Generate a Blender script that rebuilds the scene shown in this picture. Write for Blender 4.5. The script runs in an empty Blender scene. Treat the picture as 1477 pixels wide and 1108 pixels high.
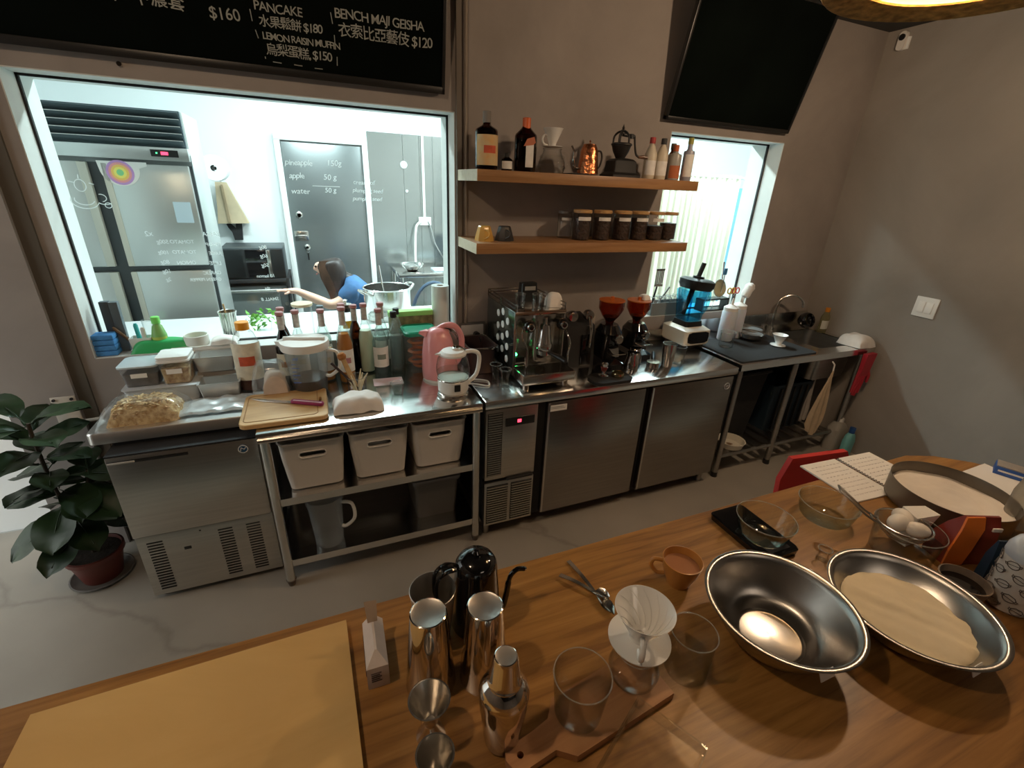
import bpy, bmesh, math, random
from mathutils import Vector, Matrix
random.seed(7)
S = bpy.context.scene
COL = S.collection
PI = math.pi

# ------------------------------------------------------------ camera, world, lights, exposure
def _rot(a, b, c):
    return (Matrix.Rotation(a, 3, 'Z') @ Matrix.Rotation(b, 3, 'X') @ Matrix(((math.cos(c), 0, math.sin(c)), (0, 1, 0), (-math.sin(c), 0, math.cos(c)))))
CR = _rot(-0.4061, -0.4076, -0.0449)
cam_d = bpy.data.cameras.new('camera'); cam = bpy.data.objects.new('camera', cam_d); COL.objects.link(cam)
cx, cy, cz = CR.col[0], CR.col[2], -CR.col[1]
m3 = Matrix((cx, cy, cz)).transposed()
cam.matrix_world = Matrix.Translation((-0.4072, -2.3879, 1.7148)) @ m3.to_4x4()
cam_d.sensor_width = 36.0; cam_d.sensor_fit = 'HORIZONTAL'
cam_d.lens = 36.0 * 662.06 / 1477
cam_d.clip_start = 0.02; cam_d.clip_end = 100
S.camera = cam
S.view_settings.view_transform = 'Standard'; S.view_settings.look = 'None'
S.view_settings.gamma = 1; S.view_settings.use_curve_mapping = False
S.view_settings.exposure = 0.0
S.cycles.transparent_max_bounces = 24

w = bpy.data.worlds.new('world'); S.world = w; w.use_nodes = True
bg = w.node_tree.nodes['Background']; bg.inputs[0].default_value = (0.95, 0.99, 0.97, 1); bg.inputs[1].default_value = 2.2

def area(name, loc, size, power, col, rot=(0, 0, 0), sy=None):
    l = bpy.data.lights.new(name, 'AREA'); l.energy = power; l.color = col; l.size = size
    if sy: l.shape = 'RECTANGLE'; l.size_y = sy
    o = bpy.data.objects.new(name, l); COL.objects.link(o); o.location = loc; o.rotation_euler = rot
    return o
COOL = (0.80, 0.97, 1.0)
WARM = (1.0, 0.64, 0.34)
area('kitchen_tube_light', (-0.4, 1.25, 2.80), 1.2, 60, COOL, sy=0.12)
area('kitchen_tube_light', (1.6, 1.25, 2.80), 1.2, 110, COOL, sy=0.12)
area('kitchen_tube_light', (3.6, 1.1, 2.80), 1.2, 60, COOL, sy=0.12)
area('cafe_fill_light', (0.6, -4.6, 2.64), 0.9, 7, (1.0, 0.80, 0.62))  # unseen fill light added behind the camera to lift the cafe

# ------------------------------------------------------------ materials
def newmat(name):
    m = bpy.data.materials.new(name); m.use_nodes = True
    return m, m.node_tree, m.node_tree.nodes['Principled BSDF']
def pm(name, col, rough=.5, metal=0, noise=0, scale=8, bump=0, stretch=(1, 1, 1), emit=None, es=0, coat=0, trans=0, sub=0, col2=None, detail=4):
    m, nt, b = newmat(name)
    b.inputs['Base Color'].default_value = (*col, 1); b.inputs['Roughness'].default_value = rough; b.inputs['Metallic'].default_value = metal
    if coat: b.inputs['Coat Weight'].default_value = coat; b.inputs['Coat Roughness'].default_value = .08
    if trans: b.inputs['Transmission Weight'].default_value = trans
    if sub: b.inputs['Subsurface Weight'].default_value = sub; b.inputs['Subsurface Scale'].default_value = .01
    if emit: b.inputs['Emission Color'].default_value = (*emit, 1); b.inputs['Emission Strength'].default_value = es
    if noise or bump or col2:
        tc = nt.nodes.new('ShaderNodeTexCoord'); mp = nt.nodes.new('ShaderNodeMapping'); mp.inputs['Scale'].default_value = stretch
        nt.links.new(tc.outputs['Object'], mp.inputs['Vector'])
        n = nt.nodes.new('ShaderNodeTexNoise'); n.inputs['Scale'].default_value = scale; n.inputs['Detail'].default_value = detail
        nt.links.new(mp.outputs['Vector'], n.inputs['Vector'])
        if noise or col2:
            r = nt.nodes.new('ShaderNodeValToRGB'); r.color_ramp.elements[0].position = .32; r.color_ramp.elements[1].position = .68
            c2 = col2 if col2 else tuple(min(1, c * (1 + noise)) for c in col)
            c1 = col if col2 else tuple(c * (1 - noise) for c in col)
            r.color_ramp.elements[0].color = (*c1, 1); r.color_ramp.elements[1].color = (*c2, 1)
            nt.links.new(n.outputs['Fac'], r.inputs['Fac']); nt.links.new(r.outputs['Color'], b.inputs['Base Color'])
        if bump:
            bp = nt.nodes.new('ShaderNodeBump'); bp.inputs['Strength'].default_value = bump; bp.inputs['Distance'].default_value = .01
            nt.links.new(n.outputs['Fac'], bp.inputs['Height']); nt.links.new(bp.outputs['Normal'], b.inputs['Normal'])
    return m
def gl(name, tint=(1, 1, 1), edge=(.72, .78, .78), refl=.45, rough=.02, milk=0, milkc=(.8, .82, .82)):
    m = bpy.data.materials.new(name); m.use_nodes = True; nt = m.node_tree; nt.nodes.clear()
    out = nt.nodes.new('ShaderNodeOutputMaterial'); mx = nt.nodes.new('ShaderNodeMixShader')
    tr = nt.nodes.new('ShaderNodeBsdfTransparent'); gs = nt.nodes.new('ShaderNodeBsdfGlossy'); gs.inputs['Roughness'].default_value = rough
    lw = nt.nodes.new('ShaderNodeLayerWeight'); lw.inputs['Blend'].default_value = .5
    pw = nt.nodes.new('ShaderNodeMath'); pw.operation = 'POWER'; pw.inputs[1].default_value = 2.6; nt.links.new(lw.outputs['Facing'], pw.inputs[0])
    mu = nt.nodes.new('ShaderNodeMath'); mu.operation = 'MULTIPLY_ADD'; mu.inputs[1].default_value = min(.9, refl * 2.6); mu.inputs[2].default_value = .022; mu.use_clamp = True; nt.links.new(pw.outputs[0], mu.inputs[0])
    l2 = nt.nodes.new('ShaderNodeLayerWeight'); l2.inputs['Blend'].default_value = .35
    mc = nt.nodes.new('ShaderNodeMix'); mc.data_type = 'RGBA'
    mc.inputs[6].default_value = (*tint, 1); mc.inputs[7].default_value = (*[a * b for a, b in zip(tint, edge)], 1)
    nt.links.new(pw.outputs[0], mc.inputs[0]); nt.links.new(mc.outputs[2], tr.inputs['Color'])
    nt.links.new(mu.outputs[0], mx.inputs[0]); nt.links.new(tr.outputs[0], mx.inputs[1]); nt.links.new(gs.outputs[0], mx.inputs[2])
    if milk:
        df = nt.nodes.new('ShaderNodeBsdfDiffuse'); df.inputs['Color'].default_value = (*milkc, 1); tl = nt.nodes.new('ShaderNodeBsdfTranslucent'); tl.inputs['Color'].default_value = (*milkc, 1)
        m1 = nt.nodes.new('ShaderNodeMixShader'); m1.inputs[0].default_value = .5; nt.links.new(df.outputs[0], m1.inputs[1]); nt.links.new(tl.outputs[0], m1.inputs[2])
        m2 = nt.nodes.new('ShaderNodeMixShader'); m2.inputs[0].default_value = milk; nt.links.new(mx.outputs[0], m2.inputs[1]); nt.links.new(m1.outputs[0], m2.inputs[2]); nt.links.new(m2.outputs[0], out.inputs['Surface'])
    else: nt.links.new(mx.outputs[0], out.inputs['Surface'])
    return m
def wood(name, c1, c2, c3, rough=.4, sx=1.2, sy=20, coat=.2):
    m, nt, b = newmat(name)
    tc = nt.nodes.new('ShaderNodeTexCoord'); mp = nt.nodes.new('ShaderNodeMapping'); mp.inputs['Scale'].default_value = (sx, sy, sy)
    n = nt.nodes.new('ShaderNodeTexNoise'); n.inputs['Scale'].default_value = 2.2; n.inputs['Detail'].default_value = 8; n.inputs['Roughness'].default_value = .62; n.inputs['Distortion'].default_value = .6
    r = nt.nodes.new('ShaderNodeValToRGB'); e = r.color_ramp.elements; e[0].position = .3; e[0].color = (*c1, 1); e[1].position = .72; e[1].color = (*c3, 1)
    k = e.new(.5); k.color = (*c2, 1)
    n2 = nt.nodes.new('ShaderNodeTexNoise'); n2.inputs['Scale'].default_value = 1.4; n2.inputs['Detail'].default_value = 2
    mx = nt.nodes.new('ShaderNodeMix'); mx.data_type = 'RGBA'; mx.blend_type = 'MULTIPLY'; mx.inputs[0].default_value = .5
    r2 = nt.nodes.new('ShaderNodeValToRGB'); r2.color_ramp.elements[0].color = (.6, .55, .5, 1); r2.color_ramp.elements[0].position = .35; r2.color_ramp.elements[1].position = .6
    nt.links.new(tc.outputs['Object'], mp.inputs['Vector']); nt.links.new(mp.outputs['Vector'], n.inputs['Vector']); nt.links.new(tc.outputs['Object'], n2.inputs['Vector'])
    nt.links.new(n.outputs['Fac'], r.inputs['Fac']); nt.links.new(n2.outputs['Fac'], r2.inputs['Fac'])
    nt.links.new(r.outputs['Color'], mx.inputs[6]); nt.links.new(r2.outputs['Color'], mx.inputs[7]); nt.links.new(mx.outputs[2], b.inputs['Base Color'])
    b.inputs['Roughness'].default_value = rough; b.inputs['Coat Weight'].default_value = coat; b.inputs['Coat Roughness'].default_value = .25
    bp = nt.nodes.new('ShaderNodeBump'); bp.inputs['Strength'].default_value = .06; nt.links.new(n.outputs['Fac'], bp.inputs['Height']); nt.links.new(bp.outputs['Normal'], b.inputs['Normal'])
    return m
def plaster(name, c1, c2, scale=1.6, rough=.85, bump=.12):
    m, nt, b = newmat(name)
    tc = nt.nodes.new('ShaderNodeTexCoord')
    n = nt.nodes.new('ShaderNodeTexNoise'); n.inputs['Scale'].default_value = scale; n.inputs['Detail'].default_value = 9; n.inputs['Roughness'].default_value = .6; n.inputs['Distortion'].default_value = .4
    r = nt.nodes.new('ShaderNodeValToRGB'); r.color_ramp.elements[0].position = .33; r.color_ramp.elements[1].position = .67
    r.color_ramp.elements[0].color = (*c1, 1); r.color_ramp.elements[1].color = (*c2, 1)
    nt.links.new(tc.outputs['Object'], n.inputs['Vector']); nt.links.new(n.outputs['Fac'], r.inputs['Fac']); nt.links.new(r.outputs['Color'], b.inputs['Base Color'])
    n2 = nt.nodes.new('ShaderNodeTexNoise'); n2.inputs['Scale'].default_value = 14; n2.inputs['Detail'].default_value = 6
    nt.links.new(tc.outputs['Object'], n2.inputs['Vector'])
    bp = nt.nodes.new('ShaderNodeBump'); bp.inputs['Strength'].default_value = bump; nt.links.new(n2.outputs['Fac'], bp.inputs['Height']); nt.links.new(bp.outputs['Normal'], b.inputs['Normal'])
    b.inputs['Roughness'].default_value = rough
    return m
def floor_mat():
    m, nt, b = newmat('polished_concrete')
    tc = nt.nodes.new('ShaderNodeTexCoord')
    n = nt.nodes.new('ShaderNodeTexNoise'); n.inputs['Scale'].default_value = 1.3; n.inputs['Detail'].default_value = 8
    r = nt.nodes.new('ShaderNodeValToRGB'); r.color_ramp.elements[0].position = .3; r.color_ramp.elements[1].position = .7
    r.color_ramp.elements[0].color = (.30, .275, .235, 1); r.color_ramp.elements[1].color = (.42, .385, .33, 1)
    v = nt.nodes.new('ShaderNodeTexVoronoi'); v.feature = 'DISTANCE_TO_EDGE'; v.inputs['Scale'].default_value = .8
    n3 = nt.nodes.new('ShaderNodeTexNoise'); n3.inputs['Scale'].default_value = 2.5; n3.inputs['Detail'].default_value = 6
    mxv = nt.nodes.new('ShaderNodeMix'); mxv.data_type = 'VECTOR'; mxv.inputs[0].default_value = .25
    r2 = nt.nodes.new('ShaderNodeValToRGB'); r2.color_ramp.elements[0].position = 0; r2.color_ramp.elements[0].color = (.62, .6, .58, 1); r2.color_ramp.elements[1].position = .012
    mx = nt.nodes.new('ShaderNodeMix'); mx.data_type = 'RGBA'; mx.blend_type = 'MULTIPLY'; mx.inputs[0].default_value = .55
    nt.links.new(tc.outputs['Object'], n.inputs['Vector']); nt.links.new(tc.outputs['Object'], n3.inputs['Vector'])
    nt.links.new(tc.outputs['Object'], mxv.inputs[4]); nt.links.new(n3.outputs['Color'], mxv.inputs[5]); nt.links.new(mxv.outputs[1], v.inputs['Vector'])
    nt.links.new(v.outputs['Distance'], r2.inputs['Fac']); nt.links.new(n.outputs['Fac'], r.inputs['Fac'])
    nt.links.new(r.outputs['Color'], mx.inputs[6]); nt.links.new(r2.outputs['Color'], mx.inputs[7]); nt.links.new(mx.outputs[2], b.inputs['Base Color'])
    n4 = nt.nodes.new('ShaderNodeTexNoise'); n4.inputs['Scale'].default_value = 7; n4.inputs['Detail'].default_value = 5
    nt.links.new(tc.outputs['Object'], n4.inputs['Vector'])
    bp = nt.nodes.new('ShaderNodeBump'); bp.inputs['Strength'].default_value = .05; nt.links.new(n4.outputs['Fac'], bp.inputs['Height']); nt.links.new(bp.outputs['Normal'], b.inputs['Normal'])
    b.inputs['Roughness'].default_value = .42
    return m

STEEL = pm('brushed_steel', (.56, .54, .50), .30, 1, noise=.07, scale=3, stretch=(1, 1, 30), bump=.02)
STEELH = pm('brushed_steel_top', (.74, .73, .71), .17, 1, noise=.06, scale=3, stretch=(1, 25, 1), bump=.015)
STEELD = pm('dull_steel', (.42, .40, .37), .38, 1, noise=.08, scale=3, stretch=(1, 1, 30))
CHROME = pm('chrome', (.74, .72, .70), .07, 1)
CHROMEB = pm('satin_chrome', (.66, .64, .60), .2, 1, noise=.05, scale=4)
BLACK = pm('black_plastic', (.012, .012, .012), .35)
BLACKM = pm('matt_black', (.015, .015, .016), .8)
GLOSSK = pm('gloss_black', (.006, .006, .007), .08, coat=.6)
FRST = pm('fridge_door_steel', (.34, .31, .28), .27, 1, noise=.07, scale=3, stretch=(1, 1, 30), bump=.02)  # darkened copy of the brushed steel, dark reflection put into the colour
DARK = pm('dark_cavity', (.02, .018, .016), .7)
WHITE = pm('white_plastic', (.78, .76, .72), .4)
CREAMP = pm('cream_plastic', (.72, .68, .58), .35)
PORC = pm('white_porcelain', (.82, .82, .80), .16, coat=.4)
WPAINT = pm('white_paint', (.80, .82, .80), .6, noise=.02, scale=3)
WALLM = plaster('grey_plaster', (.275, .243, .222), (.365, .325, .297))
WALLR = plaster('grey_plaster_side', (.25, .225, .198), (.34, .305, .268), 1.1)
REVEAL = plaster('pale_plaster', (.60, .62, .60), (.70, .72, .69), 2, bump=.05)
FLOORM = floor_mat()
CEILM = pm('dark_ceiling', (.05, .046, .042), .9)
KWALL = pm('kitchen_white', (.86, .90, .90), .7)
WOODT = wood('table_oak', (.20, .088, .023), (.36, .175, .044), (.48, .25, .07), .36)
WOODS = wood('shelf_oak', (.26, .12, .04), (.36, .18, .07), (.44, .24, .10), .5)
WOODE = wood('pale_shelf_end', (.55, .48, .34), (.62, .55, .40), (.68, .60, .46), .6)
PLYM = wood('pale_board', (.66, .41, .13), (.74, .48, .17), (.80, .54, .21), .5, .8, 2.5, .1)
BAMBOO = wood('bamboo', (.52, .30, .11), (.62, .38, .16), (.70, .46, .21), .45, 1, 9)
PADDLEM = wood('paddle_wood', (.36, .16, .06), (.46, .22, .09), (.54, .28, .12), .5)
BOARDM = pm('chalkboard', (.003, .005, .004), .98, noise=.3, scale=3)
BOARDM.node_tree.nodes['Principled BSDF'].inputs['Specular IOR Level'].default_value = .05
CHALK = pm('chalk', (.36, .37, .34), .9, emit=None)
MARKER = gl('glass_marker', (.95, .98, .98), (1, 1, 1), .02, .5, .9, (.92, .97, .97))
GLASS = gl('clear_glass', (.99, .993, .99), (.62, .66, .64), .20, .005)
GLASSG = gl('greenish_glass', (.955, .98, .965), (.55, .66, .60), .26)
GLASSB = gl('bottle_glass', (.93, .96, .95), (.55, .62, .6), .3, .03, .06, (.7, .75, .74))
PANE = gl('window_pane', (.97, .99, .98), (.95, .98, .97), .12, 0.0)
PLASTC = gl('cloudy_plastic', (.97, .98, .98), (.9, .92, .93), .12, .25, .13, (.80, .84, .85))
BLUEG = gl('blue_plastic', (.42, .78, .90), (.45, .6, .7), .35, .05)
AMBERG = gl('amber_plastic', (.62, .16, .035), (.5, .4, .3), .3, .05)
BROWNG = gl('brown_glass', (.16, .06, .02), (.5, .4, .3), .4)
BAGF = gl('thin_film', (.98, .98, .98), (.93, .95, .96), .22, .10, .07)
LEAF = pm('leaf', (.022, .048, .018), .38, noise=.35, scale=9)
TERRA = pm('terracotta_plastic', (.12, .024, .016), .45)
BOWLM = pm('spun_steel', (.46, .44, .41), .30, 1)
_n = BOWLM.node_tree; _b = _n.nodes['Principled BSDF']; _b.inputs['Anisotropic'].default_value = .85; _t = _n.nodes.new('ShaderNodeTangent'); _t.direction_type = 'RADIAL'; _t.axis = 'Z'; _n.links.new(_t.outputs[0], _b.inputs['Tangent'])
SATIN = pm('satin_steel', (.60, .57, .53), .42, 1, noise=.08, scale=30)
SOIL = pm('soil', (.03, .02, .014), .95, noise=.4, scale=40, bump=.5)
RED = pm('red', (.55, .03, .025), .45)
BLUEM = pm('blue', (.03, .12, .42), .45)
SPONGE = pm('blue_sponge', (.07, .27, .62), .9, noise=.1, scale=60, bump=.3)
GREEN = pm('green_plastic', (.03, .42, .12), .4)
GREEND = pm('dark_green_lid', (.02, .28, .16), .35)
PINK = pm('pink_enamel', (.80, .33, .34), .3, coat=.4)
PAPER = pm('paper', (.84, .82, .78), .8)
CLOTH = pm('white_cloth', (.80, .76, .72), .9, noise=.05, scale=20, bump=.3)
TANC = pm('tan_cloth', (.55, .42, .28), .9, noise=.08, scale=20, bump=.2)
COPPER = pm('hammered_copper', (.72, .27, .12), .22, 1, bump=.5, scale=60, noise=.08)
IRON = pm('cast_iron', (.012, .011, .011), .5)
FLOURM = pm('flour', (.80, .70, .50), .95, noise=.05, scale=14, bump=.4)
FLOURW = pm('sifted_flour', (.76, .70, .62), .95, noise=.1, scale=7, bump=.3)
SKIN = pm('skin', (.74, .46, .34), .5, sub=.1)
HAIR = pm('dark_hair', (.022, .012, .009), .45, noise=.5, scale=30, stretch=(6, 6, .4))
DENIM = pm('blue_shirt', (.05, .14, .30), .85, noise=.2, scale=12, bump=.2)
TROUS = pm('dark_trousers', (.02, .025, .04), .8)
LIQD = pm('dark_syrup', (.018, .007, .004), .15)
LIQA = pm('amber_syrup', (.50, .18, .03), .15)
LIQC = gl('clear_liquid', (.90, .94, .93), (.80, .85, .84), .06)
BEAN = pm('coffee_beans', (.035, .017, .010), .5, noise=.6, scale=90, bump=.8)
def straw():
    m = pm('woven_straw', (.85, .50, .17), .8, noise=.4, scale=45, bump=.6, stretch=(1, 1, 3)); nt = m.node_tree; bs = nt.nodes['Principled BSDF']; out = nt.nodes['Material Output']
    tl = nt.nodes.new('ShaderNodeBsdfTranslucent'); mx = nt.nodes.new('ShaderNodeMixShader'); mx.inputs[0].default_value = .62
    src = bs.inputs['Base Color'].links[0].from_socket; nt.links.new(src, tl.inputs['Color']); nt.links.new(bs.outputs[0], mx.inputs[1]); nt.links.new(tl.outputs[0], mx.inputs[2]); nt.links.new(mx.outputs[0], out.inputs['Surface']); return m
STRAW_T = straw()
STRAW = pm('woven_straw', (.50, .27, .09), .7, noise=.35, scale=45, bump=.6, stretch=(1, 1, 3))

# ------------------------------------------------------------ mesh helpers
class B:
    def __init__(s): s.bm = bmesh.new()
    def face(s, vs):
        try: return s.bm.faces.new(vs)
        except ValueError: return None
    def box(s, x0, x1, y0, y1, z0, z1, bev=0, seg=2):
        t = bmesh.new(); bmesh.ops.create_cube(t, size=1)
        for v in t.verts: v.co = Vector(((x0 + x1) / 2 + v.co.x * (x1 - x0), (y0 + y1) / 2 + v.co.y * (y1 - y0), (z0 + z1) / 2 + v.co.z * (z1 - z0)))
        if bev: bmesh.ops.bevel(t, geom=t.edges[:], offset=bev, segments=seg, affect='EDGES', profile=.5)
        s.merge(t); return s
    def merge(s, t, mat=None):
        if mat: bmesh.ops.transform(t, matrix=mat, verts=t.verts)
        me = bpy.data.meshes.new('tmp'); t.to_mesh(me); t.free(); s.bm.from_mesh(me); bpy.data.meshes.remove(me)
    def loft(s, loops, cap0=True, cap1=True, closed=True):
        rows = [[s.bm.verts.new(p) for p in lp] for lp in loops]
        n = len(rows[0])
        for a, b in zip(rows, rows[1:]):
            for i in range(n if closed else n - 1):
                j = (i + 1) % n; s.face((a[i], a[j], b[j], b[i]))
        if cap0: s.face(list(reversed(rows[0])))
        if cap1: s.face(rows[-1])
        return s
    def lathe(s, prof, seg=32, c=(0, 0, 0), a0=0, a1=2 * PI, sx=1, sy=1, axis='Z'):
        full = abs(a1 - a0 - 2 * PI) < 1e-6
        k = seg if full else seg + 1
        rows = []
        def P(r, z, a):
            x, y = r * math.cos(a) * sx, r * math.sin(a) * sy
            if axis == 'Z': q = (x, y, z)
            elif axis == 'Y': q = (x, z, y)
            else: q = (z, x, y)
            return (q[0] + c[0], q[1] + c[1], q[2] + c[2])
        for r, z in prof:
            if r < 1e-6: rows.append([s.bm.verts.new(P(0, z, 0))])
            else: rows.append([s.bm.verts.new(P(r, z, a0 + (a1 - a0) * i / seg)) for i in range(k)])
        for a, b in zip(rows, rows[1:]):
            for i in range(seg):
                j = (i + 1) % k
                if len(a) == 1 and len(b) == 1: continue
                if len(a) == 1: s.face((a[0], b[j], b[i]))
                elif len(b) == 1: s.face((a[i], a[j], b[0]))
                else: s.face((a[i], a[j], b[j], b[i]))
        return s
    def cyl(s, r, z0, z1, c=(0, 0), seg=24, r1=None, axis='Z', bev=0):
        r1 = r if r1 is None else r1
        if bev: pr = [(0, z0), (r - bev, z0), (r, z0 + bev), (r1, z1 - bev), (r1 - bev, z1), (0, z1)]
        else: pr = [(0, z0), (r, z0), (r1, z1), (0, z1)]
        cc = {'Z': (c[0], c[1], 0), 'Y': (c[0], 0, c[1]), 'X': (0, c[0], c[1])}[axis]
        return s.lathe(pr, seg, cc, axis=axis)
    def tube(s, pts, r, seg=8, caps=True):
        pts = [Vector(p) for p in pts]; rs = r if isinstance(r, (list, tuple)) else [r] * len(pts)
        loops = []; up = None
        for i, p in enumerate(pts):
            d = (pts[min(i + 1, len(pts) - 1)] - pts[max(i - 1, 0)])
            if d.length < 1e-9: d = Vector((0, 0, 1))
            d.normalize()
            if up is None: up = d.orthogonal().normalized()
            else:
                up = up - d * up.dot(d)
                up = up.normalized() if up.length > 1e-6 else d.orthogonal().normalized()
            q = d.cross(up)
            loops.append([p + (up * math.cos(2 * PI * k / seg) + q * math.sin(2 * PI * k / seg)) * rs[i] for k in range(seg)])
        return s.loft(loops, caps, caps)
    def prism(s, poly, z0, z1):
        return s.loft([[(x, y, z0) for x, y in poly], [(x, y, z1) for x, y in poly]])
    def slab(s, poly, y0, y1):   # polygon in XZ, thickness along Y
        return s.loft([[(x, y0, z) for x, z in poly], [(x, y1, z) for x, z in poly]])
    def xf(s, m): bmesh.ops.transform(s.bm, matrix=m, verts=s.bm.verts); return s
    def mesh(s, name, mat, smooth=35):
        bmesh.ops.remove_doubles(s.bm, verts=s.bm.verts, dist=1e-6)
        bmesh.ops.recalc_face_normals(s.bm, faces=s.bm.faces)
        me = bpy.data.meshes.new(name); s.bm.to_mesh(me); s.bm.free()
        if mat: me.materials.append(mat)
        if smooth and len(me.polygons):
            me.polygons.foreach_set('use_smooth', [True] * len(me.polygons))
            try: me.set_sharp_from_angle(angle=math.radians(smooth))
            except Exception: pass
        return me
def rr(w, d, r, n=4, cx=0, cy=0):
    out = []
    for qx, qy, a in ((1, 1, 0), (-1, 1, PI / 2), (-1, -1, PI), (1, -1, 3 * PI / 2)):
        for i in range(n + 1):
            t = a + PI / 2 * i / n
            out.append((cx + qx * (w / 2 - r) + r * math.cos(t), cy + qy * (d / 2 - r) + r * math.sin(t)))
    return out
def lv(loop, z): return [(x, y, z) for x, y in loop]
def curve(pts, n=6):   # smooth a polyline
    P = [Vector(p) for p in pts]; out = []
    for i in range(len(P) - 1):
        p0, p1, p2, p3 = P[max(i - 1, 0)], P[i], P[i + 1], P[min(i + 2, len(P) - 1)]
        for k in range(n):
            t = k / n
            out.append(.5 * ((2 * p1) + (p2 - p0) * t + (2 * p0 - 5 * p1 + 4 * p2 - p3) * t * t + (3 * p1 - p0 - 3 * p2 + p3) * t ** 3))
    out.append(P[-1]); return out
def ob(name, me, parent=None, loc=(0, 0, 0), rot=(0, 0, 0)):
    o = bpy.data.objects.new(name, me); COL.objects.link(o); o.location = loc; o.rotation_euler = rot
    if parent: o.parent = parent
    return o
def M(name, b, mat, parent=None, loc=(0, 0, 0), rot=(0, 0, 0), smooth=35, label=None):
    o = ob(name, b.mesh(name, mat, smooth), parent, loc, rot)
    if label: o['label'] = label
    return o
def tag(o, label, cat, group=None, kind=None):
    o['label'] = label; o['category'] = cat
    if group: o['group'] = group
    if kind: o['kind'] = kind
    return o
def T(name, label, cat, loc=(0, 0, 0), rz=0, group=None, rot=None):
    o = ob(name, None, None, loc, rot or (0, 0, rz)); return tag(o, label, cat, group)
def struct(name, b, mat, smooth=35, loc=(0, 0, 0)):
    o = M(name, b, mat, None, loc, smooth=smooth); o['kind'] = 'structure'; return o
def rep(name, me, parent, locs):
    for l in locs: ob(name, me, parent, l)
def copy_tree(o, parent=None):
    c = o.copy(); COL.objects.link(c)
    if parent: c.parent = parent
    for ch in list(o.children): copy_tree(ch, c)
    return c
def txt(name, s, size, loc, mat, parent=None, mirror=False, jit=0, rot=(PI / 2, 0, 0), depth=.0006, spacing=1.0, label=None, shear=0, bold=0):
    cu = bpy.data.curves.new(name, 'FONT'); cu.body = s; cu.size = size; cu.extrude = depth; cu.space_character = spacing; cu.shear = shear
    cu.offset = bold; cu.resolution_u = 3
    t = bpy.data.objects.new('tmp', cu); COL.objects.link(t)
    dg = bpy.context.evaluated_depsgraph_get(); me = bpy.data.meshes.new_from_object(t.evaluated_get(dg))
    bpy.data.objects.remove(t); bpy.data.curves.remove(cu)
    if jit:
        for v in me.vertices:
            x, y = v.co.x / size, v.co.y / size
            v.co.y += size * jit * (math.sin(x * 2.1 + len(s)) * .6 + math.sin(x * 5.3) * .3)
            v.co.x += size * jit * (math.sin(y * 4 + x) * .4)
    if mirror:
        for v in me.vertices: v.co.x = -v.co.x
    me.name = name; me.materials.clear(); me.materials.append(mat)
    o = ob(name, me, parent, loc, rot)
    if label: o['label'] = label
    return o

# ------------------------------------------------------------ setting
RX = 3.10
b = B(); b.box(-8, RX + .2, -7, .25, -.1, 0); struct('floor', b, FLOORM)
b = B(); b.box(-2.4, RX + .2, -7, 0.25, 2.70, 2.80); struct('ceiling', b, CEILM)
SILL = .955
b = B()   # back wall with two openings
for x0, x1, z0, z1 in ((-1.67, -1.34, 0, 2.7), (-1.34, .268, 0, SILL), (-1.34, .268, 2.02, 2.7), (.268, 1.53, 0, 2.7), (1.53, 2.43, 0, SILL), (1.53, 2.43, 2.035, 2.7), (2.43, RX, 0, 2.7)):
    b.box(x0, x1, 0, .25, z0, z1)
struct('wall_back', b, WALLM)
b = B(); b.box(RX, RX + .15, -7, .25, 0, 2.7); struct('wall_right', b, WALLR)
b = B(); b.box(-2.4, RX, -7.15, -7, 0, 2.7); struct('wall_front', b, WALLM)
b = B(); b.box(-2.4, -2.25, -7, -.95, 0, 2.7); b.box(-2.4, -2.25, -.95, .25, 2.30, 2.7); struct('wall_left', b, WALLM)
def opening(n, x0, x1, z1, thick=.25):
    b = B(); e = .004
    b.box(x0, x0 + e, 0.001, thick, SILL, z1); b.box(x1 - e, x1, 0.001, thick, SILL, z1)
    b.box(x0, x1, 0.001, thick, z1 - e, z1); b.box(x0, x1, 0.001, thick, SILL, SILL + e)
    r = struct('window_%d' % n, b, REVEAL)
    b = B()
    for a in (x0 + e, x1 - e - .008): b.box(a, a + .008, .108, .122, SILL, z1)
    b.box(x0, x1, .108, .122, z1 - .012, z1 - e); b.box(x0, x1, .108, .122, SILL + e, SILL + .012)
    M('window_seal', b, BLACKM, r)
    b = B(); b.box(x0 + e, x1 - e, .112, .118, SILL + e, z1 - e); M('window_pane', b, PANE, r)
    return r
win1 = opening(1, -1.34, .268, 2.02); win2 = opening(2, 1.53, 2.43, 2.035)
# dark strip painted as the shadowed gap left of the window and conduit at the right
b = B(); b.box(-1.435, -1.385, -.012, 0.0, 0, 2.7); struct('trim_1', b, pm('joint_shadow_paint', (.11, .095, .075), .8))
b = B(); b.box(-1.67, -1.435, -.03, 0, 0, 2.7); struct('trim_2', b, WALLM)
b = B(); b.cyl(.0075, .98, 2.7, (.318, -.012), 10); b.cyl(.011, 1.22, 1.32, (.318, -.012), 10); tag(M('wall_conduit', b, pm('grey_conduit', (.30, .25, .20), .5)), 'thin grey conduit pipe running up the wall beside the big window', 'pipe')
b = B(); b.box(.272, .296, -.02, 0, .99, 2.7); struct('trim_3', b, pm('dark_cable_trunk', (.16, .135, .11), .7))
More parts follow.
